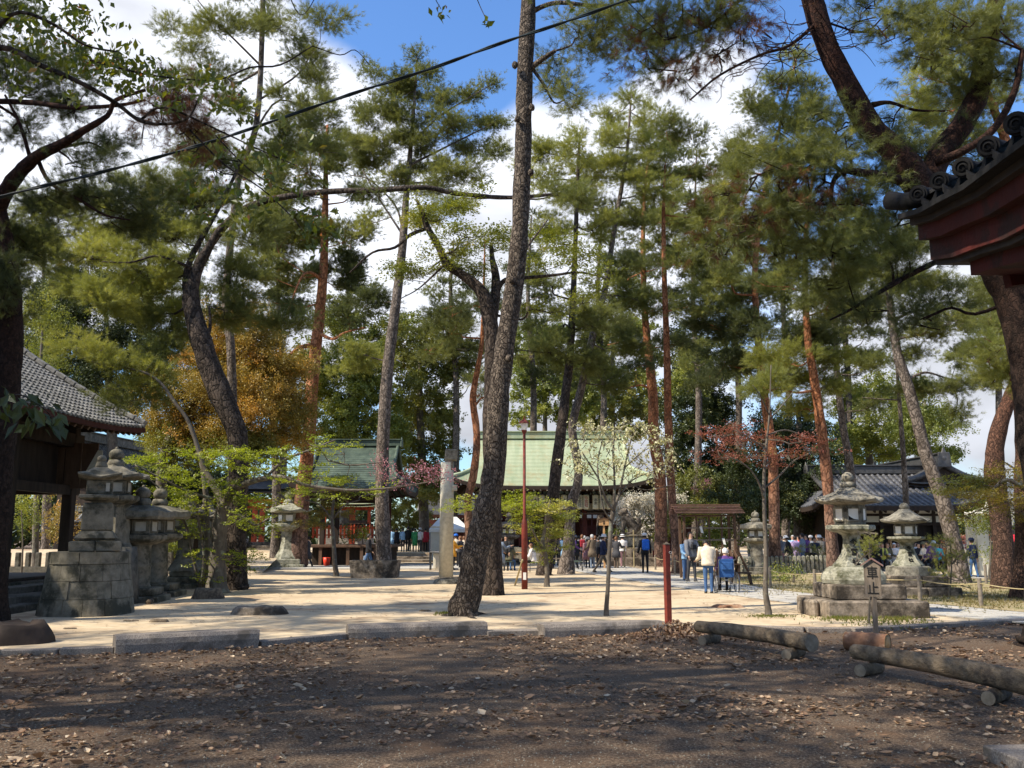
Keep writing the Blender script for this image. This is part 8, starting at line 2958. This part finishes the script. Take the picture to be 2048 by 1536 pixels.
# --- walkers in front of the pavilion
r = person('woman in dark grey walking left under a black umbrella',617,46.5,1.6,90,16,top='charcoal',bottom='charcoal',coat=.5,arms=(35,8),elbows=(75,10))
root,Wp,J,Rm,S = r
o = thing('umbrella','black umbrella tilted over the walking woman in grey','umbrella',Wp(J['haL']))
tip = Wp(J['haL']) + Vector((-.25,0,.85))
ax = (tip - Wp(J['haL'])).normalized()
m_ = MB(); m_.lathe([(.52,-.3),(.4,-.12),(.2,-.03),(.01,0),(.19,-.04),(.39,-.13),(.51,-.31)],8,tip,rot=Vector((-.55,0,.83)).to_track_quat('Z','Y').to_matrix()); m_.build('canopy',CL['black'],o)
m_ = MB(); m_.tube([Wp(J['haL']),tip],.012,6); m_.build('shaft',M['metal_dark'],o)
r = person('man in a black jacket and jeans walking right with a checked blue bag',738,43.5,1.74,-90,20,top='black',bottom='denim',arms=(-18,10),elbows=(5,30))
handbag('blue and white checked bag carried by the man in black',r,'slate',(0,0,-.2),(.36,.2,.26),'haL',True,'carrier_bag')
# --- crowd on the rear terrace
cg = 'crowd on the rear terrace'
for (u,lab,kw) in ((783,'person in white at the left end of the rear crowd, half behind the grey pine',dict(top='lightblue',bottom='grey',coat=.5)),
     (793,'person all in black in the rear crowd',dict(top='black',bottom='black',coat=.4)),
     (806,'person in a pale blue shirt among the rear crowd',dict(top='lightblue',bottom='black')),
     (816,'taller person in a black suit among the rear crowd',dict(top='black',bottom='black',H=1.76)),
     (830,'woman in a green dress in the rear crowd',dict(top='green',bottom='green',skirt=True,skinleg=True)),
     (840,'woman in a white top in the rear crowd',dict(top='white',bottom='charcoal',hat=('brim','white'))),
     (851,'woman in a dark red jacket at the right end of the rear crowd',dict(top='red',bottom='black',coat=.2)),
     (824,'person in an olive coat behind the woman in green',dict(top='khaki',bottom='black'))):
 person(lab,u,66 if u != 824 else 67.5,kw.pop('H',1.63),rnd.uniform(-20,20),0,group=cg,zbase=.5,**kw)
# --- stall group left of the leaning trunk
person('person in a mustard-yellow jacket standing right of the stone pillar',906,44,1.62,-70,4,top='yellow',bottom='black',arms=(30,40),elbows=(50,60),coat=.25,group='visitors at the stall')
person('person in dark patterned clothes behind the mustard jacket',921,45,1.6,60,0,top='charcoal',bottom='black',arms=(30,30),elbows=(60,50),group='visitors at the stall',hair='brown')
person('person in a blue cap mostly hidden behind the mustard jacket',912,47.5,1.68,10,0,top='beige',bottom='black',hat=('cap','blue'),group='visitors at the stall')
person('person in a beige coat beside the leaning trunk, at the stall',928,48,1.6,30,0,top='beige',bottom='brown',coat=.3,group='visitors at the stall',hair='brown')
person('standing person in slate grey right of the leaning trunk',1000,40,1.6,-60,0,top='slate',bottom='charcoal',coat=.6,arms=(20,40),elbows=(40,70),group='visitors at the stall')
person('dark-haired person behind the seated visitor in brown',1012,43,1.62,160,0,top='black',bottom='black',group='visitors at the stall')
pr = G(1017,1143)
person('seated visitor in an olive-brown coat, seen from behind',1017,pr.y,1.62,-30,0,seat=.47,top='olive',bottom='denim',lean=12,arms=(30,45),elbows=(50,50),group='visitors at the stall',puffy=1.15)
pr = G(1066,1146)
person('seated visitor in a white top facing left',1067,pr.y,1.58,80,0,seat=.47,top='white',bottom='black',lean=10,arms=(25,35),elbows=(45,50),group='visitors at the stall',puffy=1.15,hair='brown')
# --- group at the hall steps
hg = 'visitors in front of the hall'
r = person('person in black with arm raised, left of the crooked pine',1122,49,1.66,10,0,top='black',bottom='black',arms=(20,120),elbows=(20,60),group=hg)
backpack('small black backpack with a white patch, left of the crooked pine',r,'navy',.28,.36)
r = person('person with a beige shoulder bag left of the crooked pine',1112,50,1.6,10,0,top='black',bottom='charcoal',group=hg,coat=.3)
handbag('beige shoulder bag left of the crooked pine',r,'beige',(-.05,-.2,-.25),(.3,.14,.26))
r = person('dark-clad person directly right of the crooked pine, grey cap',1150,46,1.62,-5,6,top='black',bottom='black',hat=('cap','grey'),coat=.3,group=hg)
r = person('person in a grey jacket with a red-trimmed backpack',1164,49,1.68,0,5,top='grey',bottom='charcoal',hair='brown',group=hg)
backpack('dark red backpack on the person in grey',r,'red',.28,.4)
person('woman in a mauve coat and pale brimmed hat seen from behind',1175,46.5,1.5,5,0,top='mauve',bottom='black',coat=.55,hat=('brim','beige'),group=hg,puffy=1.1)
r = person('woman in brown with a white scarf down her back',1190,49,1.62,-5,5,top='brown',bottom='brown',coat=.5,hair='brown',group=hg)
handbag('orange-red handbag hanging behind the woman in brown',r,'orange',(.0,-.2,-.22),(.32,.14,.26))
root,Wp,J,Rm,S = r
m_ = MB(); m_.box(Wp(J['chest'] + Vector((-.06,-.16,-.08))),(.1,.03,.42),rot=Rm); o = m_.build('scarf',CL['white'],root)
person('person in black further back beside the notice board',1181,54,1.6,0,0,top='black',bottom='black',group=hg)
person('person with raised arms photographing the hall',1157,53,1.62,0,0,top='brown',bottom='denim',arms=(90,90),elbows=(60,60),group=hg)
person('person in dark clothes and jeans just behind the slim dogwood stem',1226,50,1.64,0,0,top='charcoal',bottom='denim',group=hg)
person('person in a purple jacket by the statue pedestal',1238,53,1.55,0,0,top='purple',bottom='charcoal',group=hg,hair='brown')
person('person in white beyond the man with the blue backpack, left',1276,54,1.6,0,0,top='white',bottom='charcoal',group=hg)
person('person in white and pink beyond the man with the blue backpack, right',1303,53,1.58,10,0,top='white',bottom='red',group=hg)
person('person with dark hair at the foot of the hall, between trunks',1140,56,1.62,0,0,top='charcoal',bottom='black',group=hg)
person('person in green far back before the hall',1137,58,1.6,0,0,top='yellowgreen',bottom='black',group=hg)
# --- striding man
r = person('striding man in a navy jacket, brown trousers and light brimmed hat',1205,40.6,1.72,-90,27,top='navy',bottom='khaki',hat=('brim','white'),arms=(-20,15),elbows=(10,40),lean=3)
handbag('black shoulder bag on the striding man\'s back',r,'black',(-.12,-.2,-.25),(.3,.16,.3))
# --- blue backpack man
r = person('man in black wearing a white cap and a blue backpack, seen from behind',1289,40.2,1.7,4,3,top='black',bottom='black',hat=('cap','white'),arms=(4,4),armout=14)
backpack('bright blue backpack on the man in the white cap',r,'blue',.3,.46)
# --- photographer pair, wheelchair pair
r = person('man in a dark grey jacket with a camera bag slung on his chest',1381,32.4,1.74,-150,7,top='grey',bottom='charcoal',arms=(25,12),elbows=(55,20),puffy=1.15,armout=12,head=-8)
handbag('small black camera bag on the chest of the man in grey',r,'black',(.05,.2,-.08),(.22,.12,.18),name='camera_bag')
root,Wp,J,Rm,S = r
m_ = MB(); m_.tube([Wp(J['neck'] + Vector((.1,.02,-.06))),Wp(J['chest'] + Vector((.05,.15,.05))),Wp(J['waist'] + Vector((-.17,.05,0))),Wp(J['chest'] + Vector((-.05,-.15,.0))),Wp(J['neck'] + Vector((.1,-.04,-.06)))],.016,6); m_.build('strap',CL['black'],root)
person('woman in a light blue top half hidden behind the man in grey',1370,33.4,1.56,-150,0,top='lightblue',bottom='denim',arms=(20,20),elbows=(50,50),hair='brown',armout=14)
person('person in a beige jacket and jeans bowing beside the wheelchair, seen from behind',1414,26.2,1.56,2,0,top='beige',bottom='denim',lean=14,head=38,arms=(20,20),elbows=(60,60),puffy=1.12,armout=10)
person('white-haired person sitting in the blue wheelchair',1449,26.4,1.5,0,0,seat=.50,top='purple',bottom='black',hair='white',arms=(20,20),elbows=(50,50))
# wheelchair
d = 26.35
x = X(1449,d)
o = thing('wheelchair','wheelchair with a blue canvas back, seen from behind','wheelchair',(x,d,0))
for sx in (-1,1):
 c = Vector((x + sx * .29,d,.3))
 m_ = MB()
 m_.tube([c + Vector((0,.295 * math.cos(k * math.pi / 12),.295 * math.sin(k * math.pi / 12))) for k in range(25)],.014,7,False)
 w = m_.build('wheel',M['metal_dark'],o)
 m_ = MB()
 m_.tube([c + Vector((sx * .03,.26 * math.cos(k * math.pi / 12),.26 * math.sin(k * math.pi / 12))) for k in range(25)],.008,5,False)
 m_.build('hand_rim',M['metal'],w)
 m_ = MB()
 for k in range(12):
  a = k * math.pi / 6
  m_.tube([c,c + Vector((0,.29 * math.cos(a),.29 * math.sin(a)))],.003,3)
 m_.build('spokes',M['metal'],w)
 m_ = MB()
 q = Vector((x + sx * .2,d + .42,.09))
 m_.tube([q + Vector((0,.08 * math.cos(k * math.pi / 6),.08 * math.sin(k * math.pi / 6))) for k in range(13)],.014,6,False)
 m_.build('caster',M['metal_dark'],o)
m_ = MB()
for sx in (-1,1):
 xx = x + sx * .21
 m_.tube([(xx,d - .22,.95),(xx,d - .08,.93),(xx,d - .06,.5),(xx,d - .04,.28),(xx,d + .4,.28)],.013,6)
 m_.tube([(xx,d - .06,.72),(xx,d + .3,.72),(xx,d + .34,.5),(xx,d + .4,.1)],.012,6)
m_.tube([(x - .2,d - .05,.28),(x + .2,d - .05,.5)],.01,6)
m_.tube([(x + .2,d - .05,.28),(x - .2,d - .05,.5)],.01,6)
m_.build('frame',M['metal'],o)
m_ = MB(); m_.box((x,d - .09,.72),(.41,.025,.5),ch=.01); m_.build('backrest',CL['chair_blue'],o)
m_ = MB(); m_.box((x + .01,d - .125,.78),(.3,.05,.22),ch=.015); m_.build('back_pocket',CL['chair_blue'],o)
m_ = MB(); m_.box((x,d + .15,.47),(.4,.42,.03)); m_.build('seat',CL['chair_blue'],o)
for sx in (-1,1):
 m_ = MB(); m_.box((x + sx * .21,d - .26,.955),(.035,.1,.035),ch=.01); m_.build('handle',M['metal_dark'],o)
 m_ = MB(); m_.box((x + sx * .1,d + .5,.1),(.14,.16,.02)); m_.build('footrest',M['metal_dark'],o)
# --- crowd at right
rg = 'crowd before the tiled hall'
for (u,dd,lab,kw) in ((1568,45.6,'person in a beige coat in the crowd left of the bright red pine',dict(top='beige',bottom='beige',coat=.6,face=-60)),
      (1579,44.9,'person in black leaning with a white hat, crowd left of the bright red pine',dict(top='black',bottom='black',lean=15,hat=('brim','white'),face=60)),
      (1590,45.6,'person in lilac-white in the crowd left of the bright red pine',dict(top='lilac',bottom='lilac',coat=.4,face=-20)),
      (1596,47.0,'person in red in the crowd left of the bright red pine',dict(top='brightred',bottom='black',face=90)),
      (1604,44.2,'tall person in a slate jacket, crowd left of the bright red pine',dict(top='slate',bottom='denim',face=60,H=1.72)),
      (1554,47.0,'person in dark purple at the left end of the right-hand crowd',dict(top='purple',bottom='black',face=-30)),
      (1621,45.6,'person in cream with folded arms, crowd beside the bright red pine',dict(top='white',bottom='charcoal',face=170,hat=('cap','white'))),
      (1629,44.2,'person in navy with folded arms, crowd beside the bright red pine',dict(top='navy',bottom='black',face=170,H=1.52,arms=(40,40),elbows=(70,70))),
      (1638,44.9,'person in a cream hat and coat, crowd beside the bright red pine',dict(top='beige',bottom='charcoal',face=150,hat=('brim','white'),coat=.3)),
      (1648,45.6,'person in dark brown next to the bright red pine trunk',dict(top='brown',bottom='black',face=160,H=1.55))):
 kw = dict(kw)
 person(lab,u,dd,kw.pop('H',1.6),kw.pop('face',0),0,group=rg,**kw)
for (u,lab,kw) in ((1752,'seated person in black left of the second big lantern',dict(top='black',bottom='black',face=150)),
     (1763,'seated person with a yellow-green top left of the second big lantern',dict(top='yellowgreen',bottom='charcoal',face=170,hair='brown')),
     (1773,'seated person in olive and white left of the second big lantern',dict(top='olive',bottom='beige',face=190,hair='brown')),
     (1787,'seated bald person in white left of the second big lantern',dict(top='white',bottom='grey',face=150,hair='white')),
     (1835,'seated person in black behind the second big lantern, right side',dict(top='black',bottom='black',face=190)),
     (1845,'seated person in a green brimmed hat right of the second big lantern',dict(top='beige',bottom='black',face=180,hat=('brim','olive'))),
     (1858,'seated person in blue and crimson right of the second big lantern',dict(top='purple',bottom='navy',face=180,hair='grey')),
     (1873,'seated person in a teal jacket behind the young pine',dict(top='teal',bottom='charcoal',face=170)),
     (1886,'seated person in red behind the young pine',dict(top='brightred',bottom='black',face=170))):
 kw = dict(kw)
 person(lab,u,43.4,1.6,kw.pop('face',0),0,seat=.46,group='seated crowd at right',arms=(20,30),elbows=(60,60),**kw)
r = person('person in purple striding left past the benches',1866,37,1.5,70,24,top='purple',bottom='black',lean=20,arms=(20,30),elbows=(30,30),group=rg)
person('man in a navy jacket and cap walking away at the right, beside the leaning pine',1942,36,1.5,30,8,top='navy',bottom='denim',hat=('cap','navy'),arms=(10,-10),elbows=(20,10),group=rg)
person('person in dark clothes at the left hall side of the red-leaved dwarf maple',1918,44,1.55,170,0,top='beige',bottom='charcoal',group=rg)
CN = ['black','charcoal','navy','beige','white','brown','slate','red','olive','mauve','grey','lightblue','purple','khaki']
for k,(u,dd,st,where) in enumerate(((1097,52,0,'left of the hall crowd behind the small maple'),(1106,54,0,'left of the crooked pine, far back'),(1146,52,0,'just right of the crooked pine, far back'),(1169,56,0,'between the grey and the mauve figure, far back'),
          (1199,55,0,'right of the woman in brown, far back'),(1212,53,0,'behind the notice board post'),(1219,57,0,'near the slim dogwood stem, farthest back'),(985,50,0,'right behind the big leaning trunk'),
          (1500,44,0,'behind the baluster fence, near the silvery stem'),(1512,45.5,0,'behind the small lantern at the baluster fence'),(1561,43.6,0,'second from the left end of the right-hand crowd'),(1585,47,0,'behind the lilac figure in the right-hand crowd'),
          (1612,45,0,'between the two parts of the right-hand crowd'),(1634,46.5,0,'behind the cream-hatted figure'),(1656,44.6,0,'left edge of the bright red pine trunk'),(1758,46,.46,'seated behind the yellow-green top'),
          (1780,46,.46,'seated behind the bald figure, left'),(1795,45,.46,'seated just left of the second big lantern shaft'),(1829,46,.46,'seated just right of the second big lantern shaft'),(1851,46,.46,'seated behind the crimson figure'),
          (1866,46,.46,'seated left of the teal jacket, one row back'),(1880,46,.46,'seated between the teal and red figures, one row back'),(1897,44,.46,'seated at the right end by the leaning pine'),(1930,46,0,'standing beyond the man in navy'),(1103,47,0,'under the small maple, nearer row'),(1130,47,0,'against the left side of the crooked pine'),(1143,45,0,'just right of the crooked pine trunk'),(1184,46,0,'between the mauve coat and the woman in brown'),
(1197,47,0,'just behind the striding man'),(1232,46,0,'left of the bamboo railing'),(945,46,0,'half hidden by the big leaning trunk, at the stall'),(990,44,0,'beside the slate-grey visitor at the stall'),(1245,48,0,'behind the bamboo railing'))):
 c1,c2 = CN[k % 14],CN[(k * 5 + 3) % 11]
 person('person in %s, %s' % ({'lightblue': 'light blue'}.get(c1,c1),where),u,dd,1.56 + .02 * (k % 7),rnd.uniform(-40,40) if u < 1400 else rnd.uniform(100,240),0,seat=st or None,top=c1,bottom=c2,coat=.4 * (k % 2),hair=['black','brown','black','grey'][k % 4],
  hat=('brim','white') if k % 6 == 2 else None,arms=(20,20 + 20 * (k % 2)),elbows=(30,50),group='visitors in the background')
# bake the skinned bodies in one pass
bpy.context.view_layer.update()
dg = bpy.context.evaluated_depsgraph_get()
for p in PEND:
 ob = p['ob']
 me = bpy.data.meshes.new_from_object(ob.evaluated_get(dg),depsgraph=dg)
 p['me'] = me
for p in PEND:
 ob,me = p['ob'],p['me']
 ob.modifiers.clear()
 ob.data = me
 me.materials.clear()
 for m_ in (p['bottom'],SKIN,SHOE): me.materials.append(m_)
 S,fwd,right = p['S'],p['fwd'],p['right']
 bm_v = [v.co.copy() for v in me.vertices]
 hd_,nk = p['head'],p['neck']
 # nose: pull the front of the face forward a little
 for v in me.vertices:
  q = v.co - hd_
  if q.length < .16 * S and q.dot(fwd) > .07 * S and abs(q.dot(right)) < .02 * S and -.03 * S < q.z < .03 * S:
   v.co += fwd * .022 * S
 for f in me.polygons:
  c = f.center
  k = 0
  if (c - hd_).length < .165 * S and c.z > nk.z - .03: k = 1
  elif min((c - h).length for h in p['hands']) < .085 * S: k = 1
  elif min((c - h).length for h in p['feet']) < .14 * S or c.z < .085: k = 2
  elif p['skinleg'] and c.z < p['hipz'] * .55: k = 1
  f.material_index = k
  f.use_smooth = True
 # fingers
 V,Fc = [],[]
 for h,w in zip(p['hands'],p['wr']):
  dr = (h - w).normalized()
  sd = dr.cross(Vector((.2,.1,1)) if abs(dr.z) < .9 else fwd).normalized()
  fl = dr.cross(sd)
  for k,(o_,ln,sp) in enumerate(((-.024,.07,-.12),(-.008,.08,-.03),(.008,.076,.05),(.024,.062,.14),(.03,.05,.9))):
   a = h + sd * o_ * S + (dr * .012 if k < 4 else dr * -.03) * S
   dirn = (dr + sd * sp).normalized()
   b = a + dirn * ln * .55 * S
   c = b + (dirn + fl * .5).normalized() * ln * .45 * S
   n0 = len(V)
   for q,r in ((a,.0095),(b,.0085),(c,.005)):
    V += [q + sd * r * S,q + fl * r * S,q - sd * r * S,q - fl * r * S]
   for j in range(2):
    for i in range(4):
     Fc.append((n0 + j * 4 + i,n0 + j * 4 + (i + 1) % 4,n0 + j * 4 + 4 + (i + 1) % 4,n0 + j * 4 + 4 + i))
   Fc.append((n0 + 8,n0 + 9,n0 + 10,n0 + 11))
 # join them to the body mesh
 vs = [tuple(v.co) for v in me.vertices]
 fs = [tuple(f.vertices) for f in me.polygons]
 mi = [f.material_index for f in me.polygons]
 n0 = len(vs)
 vs += [tuple(v) for v in V]
 fs += [tuple(i + n0 for i in f) for f in Fc]
 mi += [1] * len(Fc)
 m2 = bpy.data.meshes.new('body')
 m2.from_pydata(vs,[],fs)
 for m_ in (p['bottom'],SKIN,SHOE): m2.materials.append(m_)
 m2.polygons.foreach_set('material_index',mi)
 m2.polygons.foreach_set('use_smooth',[True] * len(fs))
 m2.update()
 ob.data = m2
# ------------------------------------------------------------------ litter, straw, grass, pebbles
def inside_fore(x,y):
 """is the point on the viewer's side of the kerb"""
 for a,b in zip(kerb_w[:-1],kerb_w[1:]):
  if a.x <= x <= b.x:
   t_ = (x - a.x) / (b.x - a.x)
   return y < a.y + (b.y - a.y) * t_ - .1,a.y + (b.y - a.y) * t_
 return y < 15,15
V,C = [],[]
count = 0
while count < 9500:
 y = rnd.uniform(5.2,19)
 x = rnd.uniform(-.62,.62) * y
 ok,ky = inside_fore(x,y)
 if not ok: continue
 w = .4 + 1.3 * noise.noise(Vector((x * .5,y * .5,3))) + .5 * noise.noise(Vector((x * 2,y * 2,8)))
 w += max(0,1 - abs(ky - .25 - y) / .9) * .75
 if rnd.random() > w: continue
 L = rnd.uniform(.032,.08)
 if rnd.random() < .1: L *= 1.5
 a = rnd.uniform(0,2 * math.pi)
 u_ = np.array([math.cos(a),math.sin(a),rnd.uniform(-.25,.25)])
 s_ = np.array([-math.sin(a),math.cos(a),rnd.uniform(-.5,.5)])
 z0 = .008 + L * .12
 c0 = np.array([x,y,z0])
 curl = rnd.uniform(.05,.35) * L
 wd = L * rnd.uniform(.22,.36)
 up = np.array([0,0,1.0])
 t0,t1 = c0 - u_ * L / 2 + up * curl * .6,c0 + u_ * L / 2 + up * curl
 l1,l2 = c0 - u_ * L * .12 + s_ * wd + up * curl * .8,c0 + u_ * L * .2 + s_ * wd * .8 + up * curl * .8
 r1,r2 = c0 - u_ * L * .12 - s_ * wd + up * curl * .8,c0 + u_ * L * .2 - s_ * wd * .8 + up * curl * .8
 m0,m1 = c0 - u_ * L * .12,c0 + u_ * L * .2
 tri = [(t0,m0,l1),(l1,m0,m1),(l1,m1,l2),(l2,m1,t1),(t0,r1,m0),(r1,m1,m0),(r1,r2,m1),(r2,t1,m1)]
 V += tri
 C += [rnd.betavariate(1.7,1.3)] * 8
 count += 1
# heap beside the red post
for _ in range(1500):
 p = G(1340 + rnd.gauss(0,55),1262 + abs(rnd.gauss(0,11)))
 ok,ky = inside_fore(p.x,p.y)
 h = .2 * math.exp(-((p.x - G(1340,1262).x) / .5) ** 2 - ((p.y - ky + .35) / .4) ** 2)
 L = rnd.uniform(.04,.08)
 c0 = np.array([p.x,min(p.y,ky - .12),h * rnd.random() + .02])
 q = unit(rng.normal(size=3)) * L / 2
 s_ = unit(np.cross(q,rng.normal(size=3))) * L * .3
 V += [(c0 - q,c0 + s_,c0 + q),(c0 - q,c0 + q,c0 - s_)]
 C += [rnd.betavariate(1.3,2.2)] * 2
# scattered debris on the sand court
for _ in range(6000):
 y = rnd.uniform(14,34)
 x = rnd.uniform(-.56,.45) * y
 ok,ky = inside_fore(x,y)
 if ok and y < ky + .2: continue
 if rnd.random() > .35 + 1.3 * noise.noise(Vector((x * .4,y * .4,1))): continue
 L = rnd.uniform(.03,.075)
 c0 = np.array([x,y,.05 + L * .1])
 a = rnd.uniform(0,6.28)
 q = np.array([math.cos(a),math.sin(a),rnd.uniform(-.15,.15)]) * L / 2
 s_ = np.array([-math.sin(a),math.cos(a),rnd.uniform(-.3,.3)]) * L * .28
 V += [(c0 - q,c0 + s_,c0 + q),(c0 - q,c0 + q,c0 - s_)]
 C += [rnd.betavariate(1.2,2.5)] * 2
o = tris_obj('fallen_leaves',np.array(V),M['litter'],None,(0,12,0),np.array(C))
tag(o,'brown fallen leaves scattered over the shaded forecourt','fallen leaves',kind='stuff')
# pine straw
N_ = 26000
y = rng.uniform(5.2,18,N_)
x = rng.uniform(-.62,.62,N_) * y
keep = []
for i in range(N_):
 w = .1 + 1.6 * noise.noise(Vector((x[i] * .45 + 7,y[i] * .45,2)))
 ok,ky = inside_fore(x[i],y[i])
 keep.append(ok and rnd.random() < w)
x,y = x[keep],y[keep]
n = len(x)
a = rng.uniform(0,2 * np.pi,n)
L = rng.uniform(.05,.12,n)
c = np.stack([x,y,rng.uniform(.006,.02,n)],1)
dv = np.stack([np.cos(a),np.sin(a),rng.uniform(-.06,.06,n)],1) * (L / 2)[:,None]
sv = np.stack([-np.sin(a),np.cos(a),np.zeros(n)],1) * .0028
o = tris_obj('pine_straw',np.stack([c - dv,c + dv,c + sv],1),M['straw'],None,(0,12,0),rng.uniform(0,1,n))
tag(o,'fallen brown pine needles matted on the gravel','pine straw',kind='stuff')
# pebbles
N_ = 9000
y = 5.2 + 9 * rng.uniform(0,1,N_) ** 1.5
x = rng.uniform(-.6,.6,N_) * y
V = []
r = rng.uniform(.004,.011,N_)
for k in range(4):
 a0,a1 = k * np.pi / 2,(k + 1) * np.pi / 2
 V.append(np.stack([np.stack([x + r * np.cos(a0),y + r * np.sin(a0),np.zeros(N_)],1),np.stack([x + r * np.cos(a1),y + r * np.sin(a1),np.zeros(N_)],1),np.stack([x,y,r * .9],1)],1))
o = tris_obj('gravel_stones',np.concatenate(V),M['stone'],None,(0,9,0))
tag(o,'loose gravel stones on the forecourt','gravel',kind='stuff')
# grass tufts: turf bed, lantern foot, moss patch
def grass(name,label,regions,m,h,n,kind='stuff'):
 f = Foliage()
 for (u,v,su,sv_,k) in regions:
  for _ in range(int(n * k)):
   p = G(u + rnd.gauss(0,su),v + rnd.gauss(0,sv_))
   f.needles(np.array([[p.x,p.y,.045]]),np.array([[0,0,1.0]]),4,h,.008 + h * .06,.7)
 o = f.build(name,m,loc=(0,20,0))
 tag(o,label,'grass',kind=kind)
grass('grass','dry yellowing grass in the roped beds',[(1620,1176,90,8,1),(1860,1190,90,10,1.3),(1980,1205,60,10,1),(1740,1188,60,8,.8),(1500,1158,40,6,.4)],M['grass'],.09,700)
grass('grass','fresh green grass at the foot of the nearer big stone lantern',[(1720,1243,50,2.5,1),(1680,1240,18,2,.5),(1800,1243,22,3,.5),(1780,1252,60,4,.7)],M['moss'],.07,260)
grass('moss','yellow-green moss patch round the coppery dogwood stem',[(1540,1237,24,1.8,1)],M['moss'],.03,420)
grass('moss','mossy tuft at the foot of the big leaning pine',[(895,1232,12,2,1)],M['moss'],.05,160)
